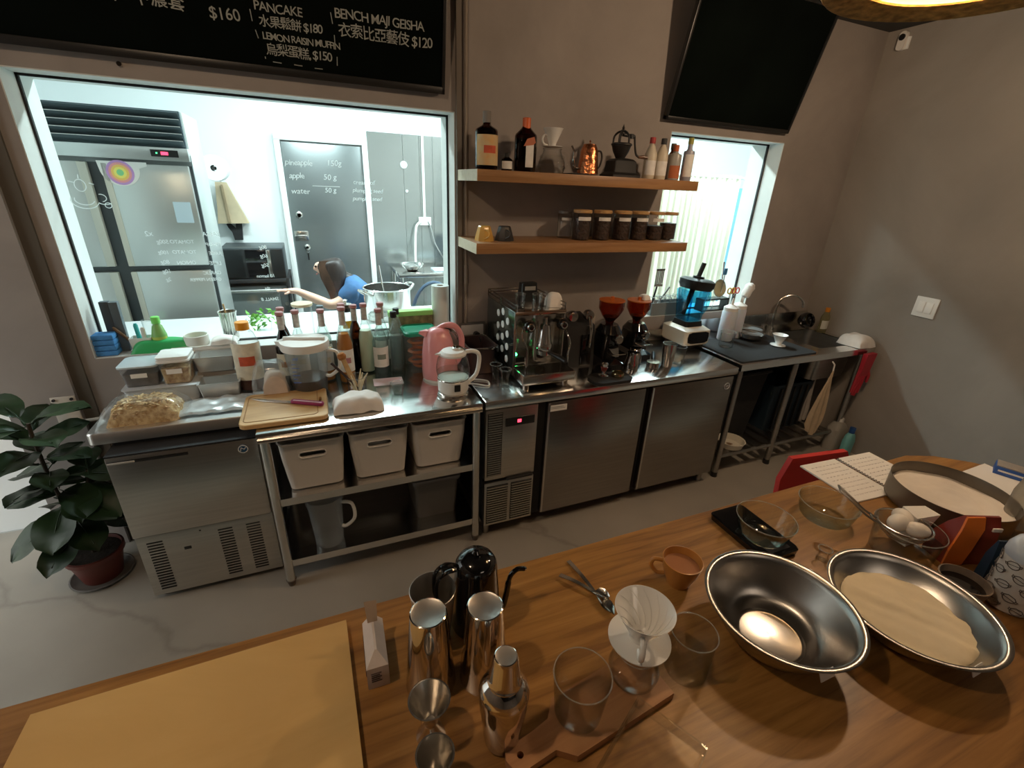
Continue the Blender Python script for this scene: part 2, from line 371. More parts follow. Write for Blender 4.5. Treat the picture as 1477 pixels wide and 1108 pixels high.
# kitchen shell
b = B(); b.box(-2.5, 5.6, 2.70, 2.8, 0, 3.0); struct('wall_kitchen_back', b, KWALL)
b = B(); b.box(-2.5, -2.4, .25, 2.7, 0, 3.0); struct('wall_kitchen_left', b, KWALL)
b = B(); b.box(5.5, 5.6, .25, 2.7, 0, 3.0); struct('wall_kitchen_right', b, KWALL)
b = B(); b.box(-2.5, 5.6, .25, 2.8, -.1, -.001); struct('floor_kitchen', b, pm('kitchen_tile_floor', (.45, .46, .45), .4, noise=.1, scale=5))
b = B(); b.box(-2.5, 5.6, .25, 2.8, 2.95, 3.05); struct('ceiling_kitchen', b, KWALL)
b = B(); b.box(-8, -1.67, .26, .34, 0, 3.0); b.box(RX, 5.6, .25, .34, 0, 3.0); b.box(-1.67, RX + .1, .2, .249, 2.8, 3.0); struct('wall_outer', b, pm('exterior_white', (.86, .88, .86), .8))

# tube fixtures in the kitchen
for i, x in enumerate((-.4, 1.6, 3.6)):
    t = T('ceiling_light', ['white tube lamp on kitchen ceiling nearest the upright fridge', 'white tube lamp in the middle of the kitchen ceiling', 'white tube lamp on kitchen ceiling nearest the curtain'][i], 'lamp', (x, 1.25 if i < 2 else 1.1, 2.80), group='kitchen ceiling lamps')
    b = B(); b.box(-.62, .62, -.08, .08, .05, .15, .01); M('lamp_housing', b, WHITE, t)
    b = B(); b.box(-.60, .60, -.06, .06, .012, .05, .01); M('diffuser', b, pm('tube_glow', (1, 1, 1), .5, emit=COOL, es=6), t)
t = T('ceiling_light', 'square housing added for the unseen fill light at the back of the cafe', 'lamp', (.6, -4.6, 2.66)); b = B(); b.box(-.47, .47, -.47, .47, 0, .04, .01); M('lamp_housing', b, WHITE, t)  # housing made up to carry the added fill light

# ------------------------------------------------------------ pendants
def pendant(x, y, z, label, R=.255, power=75):
    t = T('pendant_lamp', label, 'lamp', (x, y, z), group=None)
    pr = []; n = 16
    for i in range(n + 1):
        a = i / n; r = R * math.cos(a * PI / 2 * .93) + .02; zz = .26 * math.sin(a * PI / 2)
        pr.append((r + (.004 if i % 2 else 0), zz))
    inn = [(r - .022, zz) for r, zz in reversed(pr)]
    b = B(); b.lathe([(R + .012, -.010), (R + .018, -.004)] + pr, 56); M('lamp_shade', b, STRAW, t, smooth=60)
    b = B(); b.lathe([(R - .065, .0)] + [(max(.02, r - .05), zz * .9 + .0) for r, zz in pr[1:-1]], 48); M('shade_lining', b, pm('pale_lining', (.86, .80, .68), .8), t)
    b = B(); b.lathe([(R + .012, -.010)] + [(R - .072 * k / 10, -.010 + .012 * k / 10 + .0015 * (k % 2)) for k in range(0, 11)], 56); M('rim_band', b, STRAW_T, t)
    b = B(); b.lathe([(0, .055)] + [(.036 * math.sin(PI * k / 10), .091 - .036 * math.cos(PI * k / 10)) for k in range(1, 10)] + [(.016, .128), (0, .13)], 20)
    M('bulb', b, pm('bulb_glow', (1, 1, 1), .5, emit=WARM, es=power), t)
    b = B(); b.cyl(.02, .13, .26, seg=16); M('socket', b, BLACK, t)
    b = B(); b.cyl(.004, .25, 2.70 - z, seg=8); M('cord', b, BLACK, t)
    return t
pendant(.90, -1.64, 2.15, 'woven straw pendant lamp glowing at the top right of the photo')
def spot(x, y, z, label, power, r=.035):
    t = T('ceiling_bulb', label, 'lamp', (x, y, z), group='bare ceiling bulbs over the table')
    b = B(); b.lathe([(0, -r)] + [(r * math.sin(PI * k / 10), -r * math.cos(PI * k / 10)) for k in range(1, 10)] + [(0, r)], 20); M('bulb', b, pm('spot_glow', (1, 1, 1), .5, emit=(1.0, .72, .47), es=power), t)
    M('socket', B().cyl(.022, r * .9, 2.70 - z, seg=16), BLACK, t)
spot(1.72, -1.40, 2.38, 'bare warm ceiling bulb above the right end of the table', 720)
spot(-.95, -1.85, 2.52, 'bare warm ceiling bulb above the left part of the table', 520)

# ------------------------------------------------------------ ice machine and worktop (left)
ice = T('ice_machine', 'stainless under-counter ice machine beside the potted fig, leftmost steel unit', 'ice machine', (-.967, -.49, 0))
b = B(); b.box(-.252, .252, .012, .44, .03, .728); M('body', b, STEELD, ice)
b = B(); b.box(-.251, .251, -.008, .438, .7285, .734); b.box(-.24, .24, .075, .42, .734, .750); M('top_gap', b, BLACKM, ice)
b = B(); b.box(-.25, .25, -.012, .012, .352, .728, .004); M('door', b, STEEL, ice)
b = B(); b.box(-.25, .25, 0, .012, .03, .345, .003); M('lower_panel', b, STEEL, ice)
b = B(); b.box(-.246, .01, -.016, -.0115, .700, .713, .002); M('handle_slot', b, BLACK, ice)
b = B(); b.box(-.244, -.16, -.0185, -.0155, .7025, .7105, .001); M('name_strip', b, pm('strip_grey', (.5, .5, .48), .4), ice)
b = B(); b.cyl(.019, -.016, -.011, (.196, .69), 28, axis='Y'); bd = M('round_badge', b, pm('badge_blue', (.03, .10, .20), .3), ice)
b = B(); b.lathe([(.015, -.0175), (.0185, -.0175), (.0185, -.0155), (.015, -.0155), (.015, -.0175)], 28, (.196, 0, .69), axis='Y'); b.tube([(.186, -.0172, .682), (.190, -.0172, .697), (.200, -.0172, .689), (.206, -.0172, .697)], .0016, 6); M('badge_mark', b, WHITE, bd)
b = B(); b.box(-.098, -.072, -.003, .004, .243, .257, .002); M('indicator_window', b, BLACK, ice)
vb = B(); vb.box(-.027, .027, -.002, .002, -.0028, .0028); vent = vb.mesh('vent_slot', BLACK)
rep('vent_slot', vent, ice, [(xc, 0, .062 + k * .0145) for xc in (-.19, .062, .168) for k in range(18)])
ws = B(); ws.box(-.03, .03, -.0015, .003, -.002, .002); M('screw', B().box(-.03, -.024, -.002, .002, .322, .328), BLACK, ice)
for x in (-.22, .22):
    for y in (.05, .40): b = B(); b.cyl(.018, 0, .03, (x, y), 12); M('foot', b, BLACK, ice)
ct = T('stainless_worktop', 'stainless worktop with rounded corner over the ice machine', 'worktop', (-.995, -.222, .72))
b = B(); lo = rr(.57, .415, .025, 5); b.loft([lv(lo, .035), lv(lo, .074), lv(rr(.562, .407, .022, 5), .08)]); M('top', b, pm('worktop_steel', (.78, .77, .75), .33, 1, noise=.05, scale=3, stretch=(1, 20, 1)), ct)
b = B(); b.box(-.22, .26, -.19, .19, .0225, .0345)
M('support_frame', b, DARK, ct)

# ------------------------------------------------------------ worktable with bins
wt = T('steel_worktable', 'stainless worktable with two lower shelves between ice machine and fridge counter', 'table', (-.242, -.31, 0))
b = B(); b.box(-.461, .461, -.30, .295, .76, .80, .006); M('table_top', b, STEELH, wt)
b = B(); b.tube([(-.455, -.302, .772), (.455, -.302, .772)], .013, 10); M('front_rail', b, CHROMEB, wt)
for nm, z in (('middle_shelf', .465), ('bottom_shelf', .135)):
    b = B(); b.box(-.44, .44, -.275, .275, z - .003, z); b.box(-.44, .44, -.278, -.270, z - .032, z + .003); b.box(-.44, .44, .27, .277, z - .032, z + .02); M(nm, b, STEELH, wt)
lg = B(); lg.cyl(.019, .03, .76, seg=18); lg = lg.mesh('leg', CHROMEB); ft = B(); ft.cyl(.014, 0, .032, seg=14, r1=.022); ft = ft.mesh('foot', pm('foot_brown', (.10, .07, .05), .5))
for x in (-.438, .438):
    for y in (-.275, .27):
        l = ob('leg', lg, wt, (x, y, 0)); ob('foot', ft, l)
def bool_diff(b, c, name, mat):
    a = ob('a', b.mesh(name, mat, 0)); d = ob('d', c.mesh('c', mat, 0))
    m = a.modifiers.new('b', 'BOOLEAN'); m.object = d; m.operation = 'DIFFERENCE'; m.solver = 'EXACT'
    dg = bpy.context.evaluated_depsgraph_get(); me = bpy.data.meshes.new_from_object(a.evaluated_get(dg))
    bpy.data.objects.remove(a); bpy.data.objects.remove(d); me.name = name; return me
b = B(); H = .245
outer = [(.20, .0), (.215, .006), (.245, .16), (.252, H - .012), (.262, H)]
L = []
def binloop(wd, z): return lv(rr(wd, wd * 1.32, .028, 5), z)
for wd, z in outer: L.append(binloop(wd, z))
for wd, z in ((.252, H), (.243, H - .012), (.206, .008), (.19, .005)): L.append(binloop(wd, z))
b.loft(L)
c = B(); sl = []
for i in range(24):
    a = 2 * PI * i / 24; sl.append((.038 * (1 if math.cos(a) > 0 else -1) + .012 * math.cos(a), .182 + .012 * math.sin(a)))
c.slab(sl, -.25, -.12)
binme = bool_diff(b, c, 'bin_body', pm('bin_plastic', (.66, .61, .55), .45))
b = B(); rim = [Vector((.038 * (1 if math.cos(2 * PI * i / 24) > 0 else -1) + .0145 * math.cos(2 * PI * i / 24), -.1650, .182 + .0145 * math.sin(2 * PI * i / 24))) for i in range(24)]
b.tube(rim + [rim[0]], .0028, 6, False); rimme = b.mesh('handle_rim', WHITE)
for i, (x, lab) in enumerate(((-.515, 'white plastic storage bin on the middle shelf, nearest the ice machine'), (-.243, 'white plastic storage bin in the middle of the row of three'), (.028, 'white plastic storage bin on the middle shelf, nearest the fridge counter'))):
    t = T('storage_bin', lab, 'bin', (x, -.40, .470), group='white bins on the worktable shelf')
    ob('bin_body', binme, t); ob('handle_rim', rimme, t)
    if i == 1:
        b = B(); b.lathe([(0, .12), (.08, .12), (.07, .16), (0, .19)], 12, (0, -.04, 0)); M('bag_inside', b, PAPER, t)
def jug(name, label, cat, x, y, z, h, r, mat, lidmat, liquid=None, tilt=0, hr=0):
    t = T(name, label, cat, (x, y, z), rz=tilt)
    b = B(); b.lathe([(0, 0), (r * .72, 0), (r * .76, .006), (r * .92, h * .82), (r, h * .88), (r * 1.02, h), (r * .985, h), (r * .88, h * .82), (r * .72, .008), (0, .006)], 32); M('jug_body', b, mat, t)
    hx = r * .9
    b = B(); b.tube(curve([(hx * .98, 0, h * .84), (hx + .045, 0, h * .80), (hx + .052, 0, h * .5), (hx * .9 + .02, 0, h * .32), (hx * .86, 0, h * .32)], 5), .008, 8); M('handle', b, lidmat, t)
    if lidmat and hr:
        b = B(); b.lathe([(0, h + .012), (r * .7, h + .014), (r * 1.03, h + .010), (r * 1.06, h - .01), (r * 1.03, h - .025), (r * 1.025, h - .025)], 32); b.box(-r * .9, r * .9, -.008, .008, h + .010, h + .026, .004); b.loft([[(-r * .95, -.03, h + .01), (-r * 1.3, 0, h + .004), (-r * .95, .03, h + .01)], [(-r * .95, -.03, h - .02), (-r * 1.25, 0, h - .012), (-r * .95, .03, h - .02)]]); M('lid', b, lidmat, t)
    if liquid:
        b = B(); b.lathe([(0, .009), (r * .73, .009), (r * .80, h * liquid[1]), (0, h * liquid[1])], 28); M('liquid', b, liquid[0], t)
    return t
jug('measuring_jug', 'empty cloudy measuring jug on the bottom shelf of the worktable', 'jug', -.50, -.50, .135, .26, .082, PLASTC, WHITE, None, -.3)
t = T('storage_box', 'grey translucent food box on the right of the bottom shelf', 'box', (.02, -.36, .135))
b = B(); b.loft([lv(rr(.20, .26, .02), 0), lv(rr(.225, .30, .02), .21), lv(rr(.24, .31, .02), .212), lv(rr(.24, .31, .02), .222), lv(rr(.215, .29, .02), .222), lv(rr(.19, .25, .02), .005)]); M('box_body', b, pm('smoke_plastic', (.16, .15, .14), .35, trans=.3), t)
b = B(); b.loft([lv(rr(.245, .315, .02), .224), lv(rr(.245, .315, .02), .236)]); M('lid', b, pm('smoke_lid', (.22, .21, .2), .4), t)

# ------------------------------------------------------------ refrigerated counter
fc = T('refrigerated_counter', 'long stainless refrigerated counter under the espresso machine', 'fridge', (.234, -.60, 0))
W_ = 1.545
b = B(); b.box(.01, W_ - .01, .03, .575, .07, .755); M('body', b, DARK, fc)
b = B(); b.box(0, W_ + .012, -.004, .58, .758, .80, .004); M('worktop', b, STEELH, fc)
b = B(); b.box(.0, W_ + .012, .57, .585, .80, .87, .002); M('splashback', b, STEEL, fc)
b = B(); b.box(.003, .272, -.0, .03, .362, .752, .003); cp = M('compressor_panel', b, STEEL, fc)
b = B(); b.box(.102, .255, -.006, .001, .655, .70, .003); dsp = M('control_display', b, BLACK, cp)
b = B(); b.box(.163, .182, -.008, -.0055, .672, .688); M('red_digits', b, pm('red_digits', (1, .05, .08), .5, emit=(1, .05, .10), es=3), cp)
sb = B(); sb.box(-.034, .034, -.004, .002, -.0025, .0035); sm = sb.mesh('louver_slat', STEELD)
b = B(); b.box(.013, .088, -.002, .0, .385, .735); M('louver_backing', b, BLACK, cp)
rep('louver_slat', sm, cp, [(.050, -.002, .392 + k * .0125) for k in range(28)])
b = B(); b.box(.003, .272, .0, .03, .08, .345, .003); gp = M('grille_panel', b, STEEL, fc)
b = B(); b.box(.015, .129, -.002, .001, .092, .325); b.box(.146, .262, -.002, .001, .092, .325); M('grille_backing', b, BLACK, gp)
sb = B(); sb.loft([[(-.056, -.001, -.003), (.056, -.001, -.003), (.056, -.001, -.001), (-.056, -.001, -.001)], [(-.056, -.010, -.004), (.056, -.010, -.004), (.056, -.010, .003), (-.056, -.010, .003)]]); sm = sb.mesh('grille_slat', STEEL)
rep('grille_slat', sm, gp, [(x, 0, .100 + k * .0145) for x in (.072, .204) for k in range(16)])
b = B(); b.box(.118, .262, -.008, .004, .346, .360, .002); M('grille_handle', b, DARK, fc)
for i, (x0, x1) in enumerate(((.325, .910), (.954, 1.535))):
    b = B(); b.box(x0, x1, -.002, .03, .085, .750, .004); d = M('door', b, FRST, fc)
    b = B(); b.box(x0 + .002, x0 + .012, -.004, -.001, .09, .746); M('door_edge', b, CHROMEB, d)
    if i == 0:
        b = B(); b.box(x0 + .006, x0 + .105, -.004, -.0015, .70, .732); M('paper_label', b, PAPER, d)
        b = B(); b.box(x0 + .015, x0 + .095, -.0048, -.0038, .714, .7155); b.box(x0 + .015, x0 + .085, -.0048, -.0038, .7215, .723); M('label_print', b, DARK, d)
    else:
        b = B(); b.lathe([(.017, -.005), (.021, -.005), (.021, -.001), (.017, -.001), (.017, -.005)], 24, (1.495, 0, .69), axis='Y'); b.tube([(1.487, -.004, .684), (1.492, -.004, .697), (1.498, -.004, .688), (1.503, -.004, .697)], .0016, 6); M('round_badge', b, pm('badge_grey', (.45, .47, .5), .3), d)
for x in (.03, 1.50):
    for y in (.05, .52): b = B(); b.cyl(.016, 0, .075, (x, y), 14, r1=.022); M('foot', b, STEELD, fc)

# ------------------------------------------------------------ sink unit
sk = T('sink_table', 'stainless sink table in the corner by the right wall', 'sink', (1.84, -.58, 0))
Wd = 1.235
b = B()
b.box(0, .80, 0, .55, .76, .80); b.box(1.19, Wd, 0, .55, .76, .80); b.box(.80, 1.19, 0, .09, .76, .80); b.box(.80, 1.19, .47, .55, .76, .80)
b.box(0, Wd, .545, .56, .80, .92)
M('sink_top', b, STEELH, sk)
b = B(); lo1 = rr(.39, .38, .05, 6, .995, .28); lo2 = rr(.36, .35, .05, 6, .995, .28)
b.loft([lv(lo1, .80), lv(lo1, .795), lv(lo2, .56), lv(rr(.3, .3, .05, 6, .995, .28), .55)], False, True); M('basin', b, STEELD, sk)
b = B(); b.lathe([(0, .552), (.03, .552), (.034, .556), (.036, .551)], 18, (.995, .28, 0)); M('drain', b, CHROME, sk)
lg2 = B(); lg2.cyl(.019, .03, .77, seg=18); lg2 = lg2.mesh('leg', STEELD)
ft2 = B(); ft2.cyl(.022, 0, .035, seg=14, r1=.02); ft2 = ft2.mesh('foot', BLACK)
for x, y in ((.03, .03), (.51, .03), (1.17, .03), (.03, .52), (.51, .52), (1.17, .52)):
    l = ob('leg', lg2, sk, (x, y, 0)); ob('foot', ft2, l)
b = B(); b.tube([(.03, .03, .15), (1.17, .03, .15)], .014, 8); b.tube([(.03, .52, .15), (1.17, .52, .15)], .014, 8); M('shelf_rail', b, STEELD, sk)
sb = B(); sb.box(-.028, .028, .02, .53, .155, .165); sm = sb.mesh('shelf_slat', STEELD)
rep('shelf_slat', sm, sk, [(.085 + k * .098, 0, 0) for k in range(11)])
b = B(); b.tube(curve([(.84, .515, .80), (.84, .515, 1.00), (.875, .49, 1.06), (.93, .45, 1.07), (.97, .42, 1.03), (.975, .415, .99)], 6), .009, 10); b.cyl(.022, .80, .83, (.84, .515), 16); tag(M('faucet', b, CHROMEB, None, (1.84, -.58, 0)), 'curved steel gooseneck faucet behind the sink basin', 'faucet')
t = tag(M('drying_mat', B().loft([lv(rr(.66, .42, .02), 0), lv(rr(.66, .42, .02), .006)]), BLACKM, None, (2.20, -.34, .80)), 'black drying mat covering the flat side of the sink table', 'mat')
b = B(); b.tube([(2.0, -.53, .8075), (2.50, -.36, .8075)], .0012, 5)
# dark bin and crate, enlarged to fill the deep shade under the sink
t = T('waste_bin', 'black bin enlarged to fill the shade under the flat side of the sink table', 'bin', (2.115, -.27, .165)); b = B(); b.loft([lv(rr(.32, .26, .04), 0), lv(rr(.40, .32, .04), .47), lv(rr(.42, .34, .04), .48), lv(rr(.42, .34, .04), .50), lv(rr(.38, .30, .04), .50), lv(rr(.31, .25, .04), .01)]); M('bin_body', b, BLACKM, t); b = B(); b.tube([Vector((x, y, .49)) for x, y in rr(.425, .345, .04) + [rr(.425, .345, .04)[0]]], .008, 6, False); M('bin_rim', b, BLACK, t)
t = T('plastic_crate', 'dark blue crate enlarged to fill the shade behind the hanging tan cloth', 'crate', (2.60, -.27, .165)); b = B(); b.loft([lv(rr(.34, .28, .02), 0), lv(rr(.40, .32, .02), .36), lv(rr(.37, .29, .02), .36), lv(rr(.32, .26, .02), .01)]); M('crate_body', b, pm('crate_navy', (.012, .03, .05), .6), t)
for k in range(5): M('crate_rib', B().box(-.14 + k * .065, -.125 + k * .065, -.168, -.150, .02, .34), BLACK, t)
t = T('enamel_basin', 'round cream basin with a paper label on the shelf under the sink table', 'basin', (2.02, -.49, .165))
b = B(); b.lathe([(0, 0), (.06, 0), (.078, .01), (.090, .05), (.094, .052), (.086, .052), (.072, .014), (0, .008)], 32); M('basin_body', b, CREAMP, t)
M('paper_label', B().box(-.004, .030, -.004, .028, .0085, .0105), pm('label_brown', (.28, .18, .1), .8), t)

# wall fittings
t = T('power_socket', 'black-plugged wall socket box above the worktable beside the window frame', 'socket', (.352, -.005, .955))
M('socket_plate', B().box(-.065, .065, -.028, 0, -.042, .042, .004), pm('socket_grey', (.52, .50, .47), .5), t)
M('socket_surround', B().box(-.078, .078, -.022, .002, -.055, .052, .004), pm('socket_dark', (.10, .09, .08), .6), t)
b = B(); b.cyl(.018, -.055, -.028, (.02, -.012), 18, axis='Y'); M('plug', b, BLACK, t)
b = B(); b.tube(curve([(.02, -.05, -.012), (.03, -.075, -.03), (.035, -.06, -.08), (.05, -.04, -.12), (.06, -.02, -.15)], 5), .004, 8); M('cord', b, BLACK, t)
t = T('light_switch', 'white double light switch plate on the right wall', 'switch', (RX, -.755, 1.12))
M('switch_plate', B().box(-.008, 0, -.062, .062, -.062, .062, .003), WHITE, t)
for y in (.022, -.022): M('switch_key', B().box(-.012, -.006, y - .018, y + .018, -.034, .034, .002), PAPER, t)
t = T('security_camera', 'small white security camera high on the right wall near the ceiling', 'camera', (RX, -.11, 2.63))
M('camera_body', B().loft([[(-.03, y, z) for y, z in rr(.045, .10, .02)], [(-.005, y, z) for y, z in rr(.045, .10, .02)]]), WHITE, t)
b = B(); b.cyl(.017, -.037, -.029, (0, .018), 20, axis='X'); M('lens', b, BLACK, t)
M('mount', B().box(-.012, 0, -.038, .0, -.045, .02, .003), WPAINT, t)
t = T('wall_bracket', 'white steel plate bracket with bolts and pipe on the wall behind the fig plant', 'bracket', (-1.478, -.03, .76))
M('bracket_plate', B().box(-.042, .042, -.006, 0, -.075, .05, .002), pm('bracket_white', (.62, .56, .48), .5), t)
bo = B(); bo.cyl(.006, -.012, -.005, seg=10, axis='Y'); bo = bo.mesh('bolt', DARK)
rep('bolt', bo, t, [(x, 0, z) for x in (-.03, .03) for z in (.038, .0)])
b = B(); b.tube([(.0, -.02, -.065), (.045, -.02, -.065), (.14, -.02, -.06)], .007, 10); b.cyl(.013, -.035, .0, (.03, -.065), 14, axis='Y'); M('pipe', b, pm('bracket_white2', (.62, .56, .48), .5), t)

# ------------------------------------------------------------ blackboards
def board(name, label, x, z, w_, h_, y, parts, tilt=0, frame=.028):
    t = T(name, label, 'blackboard', (x, y, z), rot=(tilt, 0, 0))
    M('board_panel', B().box(0, w_, -.004, .014, 0, h_), BOARDM, t)
    for q in ((-.01, w_ + .01, -.012, .018, -.012, frame - .012), (-.01, w_ + .01, -.012, .018, h_ - .01, h_ + .012), (-.01, .004, -.012, .018, -.012, h_ + .01), (w_ - .004, w_ + .01, -.012, .018, -.012, h_ + .01)):
        M('frame_rail', B().box(*q, .002), BLACK, t)
    return t
bb = board('menu_blackboard', 'large menu blackboard with chalk writing above the big window', -2.3, 2.09, 2.50, .60, -.035, [], tilt=.18)
BX, BZ = 2.3, -2.09
def ch(s, x, z, size, jit=.05, n='chalk_writing', rt=0, sh=0, sp=1.0): return txt(n, s, size, (x + BX, -.0055, z + BZ), CHALK, bb, jit=jit, rot=(PI / 2, rt, 0), spacing=sp, shear=sh, depth=.0004, bold=.0002)
ch('熱   中濃套', -.985, 2.243, .052); ch('$160', -.665, 2.232, .050)
ch('PANCAKE', -.515, 2.275, .040, sp=.9); ch('水果鬆餅 $180', -.505, 2.232, .040, sp=.82)
ch('LEMON RAISIN MUFFIN', -.500, 2.190, .032, sp=.82); ch('烏梨蛋糕, $150', -.495, 2.146, .042, sp=.82)
ch('BENCH MAJI GEISHA', -.235, 2.292, .044, sp=.86); ch('衣索比亞藝伎 $120', -.225, 2.238, .050, sp=.85)
b = B()
for x0, z0, x1, z1 in ((-.528, 2.275, -.526, 2.240), (-.52, 2.215, -.514, 2.19), (-.247, 2.305, -.243, 2.27), (-.240, 2.235, -.240, 2.205), (-.236, 2.165, -.238, 2.135), (-.50, 2.135, -.50, 2.128), (-.475, 2.121, -.445, 2.120), (-.40, 2.120, -.37, 2.119), (-.325, 2.117, -.295, 2.117)):
    b.tube([(x0 + BX, -.0052, z0 + BZ), (x1 + BX, -.0052, z1 + BZ)], .0016, 5)
M('chalk_dashes', b, CHALK, bb)
b = B(); b.cyl(.008, -.014, 0, (0, 0), 14, axis='Y'); tag(M('wall_screw', b, CHROME, None, (-.985, -.001, 2.060)), 'shiny screw head in the wall just under the menu blackboard', 'screw')
board('blank_blackboard', 'blank blackboard hanging above the small window at the right', 1.455, 2.095, .93, .60, -.03, [], tilt=.24, frame=.02)

# ------------------------------------------------------------ shelves
for nm, lab, z, x1 in (('floating_shelf', 'upper oak floating shelf with bottles and coffee grinder', 1.775, 1.50), ('floating_shelf', 'lower oak floating shelf with bean jars and two cups', 1.466, 1.50)):
    t = T(nm, lab, 'shelf', (.275, 0, z), group='oak floating shelves')
    M('shelf_board', B().box(.0015, x1 - .275, -.3176, 0, -.047, 0, .001), WOODS, t)
    M('end_cap', B().box(0, .002, -.3176, 0, -.047, 0), WOODE, t)

# ------------------------------------------------------------ big wooden table
tb = T('wooden_table', 'large oak worktable in the foreground with coffee and baking things', 'table', (0, 0, 0))
poly = [(-2.15, -3.1), (1.83, -3.1), (1.81, -1.95), (1.76, -1.82), (1.69, -1.73), (1.60, -1.655), (1.50, -1.618), (-2.15, -1.618)]
M('table_top', B().prism(poly, .825, .87), WOODT, tb)
for x, y in ((-2.0, -1.75), (1.45, -1.80), (-2.0, -2.95), (1.65, -2.95)): M('leg', B().box(x - .035, x + .035, y - .035, y + .035, 0, .825, .004), BLACKM, tb)
pb = T('pastry_board', 'pale yellow wooden pastry board lying at the left end of the table', 'board', (0, 0, .87))
M('board_slab', B().prism([(-.925, -1.664), (-.925, -2.25), (-.424, -2.25), (-.436, -1.655)], 0, .02), PLYM, pb)
t = T('red_chair', 'red plastic chair pushed in behind the far side of the table', 'chair', (1.23, -1.64, 0), rz=PI - .12)
b = B(); b.loft([lv(rr(.40, .40, .06, 5), .43), lv(rr(.42, .42, .06, 5), .45)]); M('seat', b, RED, t)
b = B(); b.loft([[(-.17, -.14, .50), (.17, -.14, .50), (.17, -.12, .50), (-.17, -.12, .50)], [(-.17, -.17, .76), (.17, -.17, .76), (.17, -.15, .76), (-.17, -.15, .76)], [(-.13, -.18, .84), (.13, -.18, .84), (.13, -.16, .84), (-.13, -.16, .84)]]); M('backrest', b, RED, t)
for x in (-.17, .17):
    b = B(); b.tube([(x, -.13, .44), (x, -.155, .60)], .01, 8); M('back_post', b, RED, t)
    for y in (-.17, .17): b = B(); b.tube([(x, y, .43), (x * 1.15, y * 1.15, 0)], .011, 8); M('leg', b, RED, t)

# ------------------------------------------------------------ bottles and jars
def bottle(name, label, cat, x, y, z, h, r, glass, capmat, lab=None, liq=None, lvl=.7, neck=.013, sh=.62, sht=.74, caph=.035, group=None, labz=(.16, .5), flat=1, rz=0, capr=None, necklab=None, mark=None):
    t = T(name, label, cat, (x, y, z), rz=rz, group=group)
    pr = [(0, 0), (r * .9, 0), (r, .006), (r, h * sh), (r * .93, h * (sh + .04)), (neck * 1.5, h * sht), (neck, h * (sht + .05)), (neck, h - caph * .5)]
    b = B(); b.lathe(pr, 28, sy=flat); M('bottle_body', b, glass, t, smooth=50)
    cr = capr or neck * 1.18
    b = B(); b.lathe([(0, h - caph), (cr, h - caph), (cr, h - .002), (cr - .002, h), (0, h)], 20); M('cap', b, capmat, t)
    if liq:
        q = r * .95; top = h * lvl; p2 = [(0, .006), (q * .95, .006), (q, .01)]
        if lvl <= sh: p2 += [(q, top), (0, top)]
        else:
            rt = max(neck * .85, q + (neck * 1.4 - q) * min(1, (lvl - sh) / (sht - sh))); p2 += [(q, h * sh), (rt, top), (0, top)]
        b = B(); b.lathe(p2, 24, sy=flat); M('liquid', b, liq, t, smooth=50)
    if lab:
        b = B(); b.lathe([(r * 1.012, h * labz[0]), (r * 1.012, h * labz[1])], 20, a0=-PI * .92, a1=-PI * .08, sy=flat); lb = M('paper_label', b, lab, t)
        if mark:
            b = B(); b.lathe([(r * 1.025, h * (labz[0] * .6 + labz[1] * .4)), (r * 1.025, h * (labz[0] * .35 + labz[1] * .65))], 12, a0=-PI * .68, a1=-PI * .32, sy=flat); M('label_mark', b, mark, lb)
    if necklab:
        b = B(); b.lathe([(neck * 1.08, h * (sht + .07)), (neck * 1.08, h - caph - .003)], 20); M('neck_label', b, necklab, t)
    return t
LAB = pm('label_cream', (.72, .66, .52), .8, noise=.12, scale=30)
LABW = pm('label_white', (.80, .79, .76), .8, noise=.06, scale=40)
LABO = pm('label_orange', (.70, .40, .16), .8, noise=.2, scale=22, col2=(.62, .52, .30))
LABR = pm('label_red', (.62, .10, .04), .7, noise=.2, scale=30)
GREY = pm('mid_grey', (.28, .28, .27), .6)
CAPP = pm('cap_pinkgrey', (.42, .20, .20), .5)
NECKG = pm('neck_foil', (.50, .46, .42), .5, noise=.25, scale=60)
US = 1.775
t = bottle('liquor_bottle', 'dark rum bottle with ornate orange label and grey cork, leftmost on the upper shelf', 'bottle', .350, -.22, US, .232, .050, BROWNG, pm('cork_grey', (.22, .2, .18), .8), LABO, LIQD, .72, .014, .66, .76, .045, labz=(.08, .60), mark=LABR, capr=.018)
M('neck_band', B().cyl(.0155, .165, .185, seg=20), LAB, t)
t = bottle('liquor_bottle', 'square dark orange-liqueur bottle with orange neck on the upper shelf', 'bottle', .540, -.22, US, .222, .053, BROWNG, pm('cap_orange', (.68, .12, .02), .4), None, LIQD, .62, .017, .66, .80, .062, flat=.75, capr=.0185)
M('paper_label', B().box(-.016, .022, -.0425, -.0405, .02, .12, .0005), LABW, t); M('red_ribbon_label', B().slab([(-.028, .105), (-.012, .135), (.022, .145), (.030, .122), (.018, .112)], -.0435, -.0415), pm('label_rust', (.50, .16, .08), .7), t)
t = bottle('liquor_bottle', 'miniature dark liqueur bottle beside the square orange-liqueur bottle', 'bottle', .447, -.225, US, .075, .026, BROWNG, BLACK, LABW, LIQD, .6, .009, .62, .76, .02, labz=(.12, .55), flat=.8)
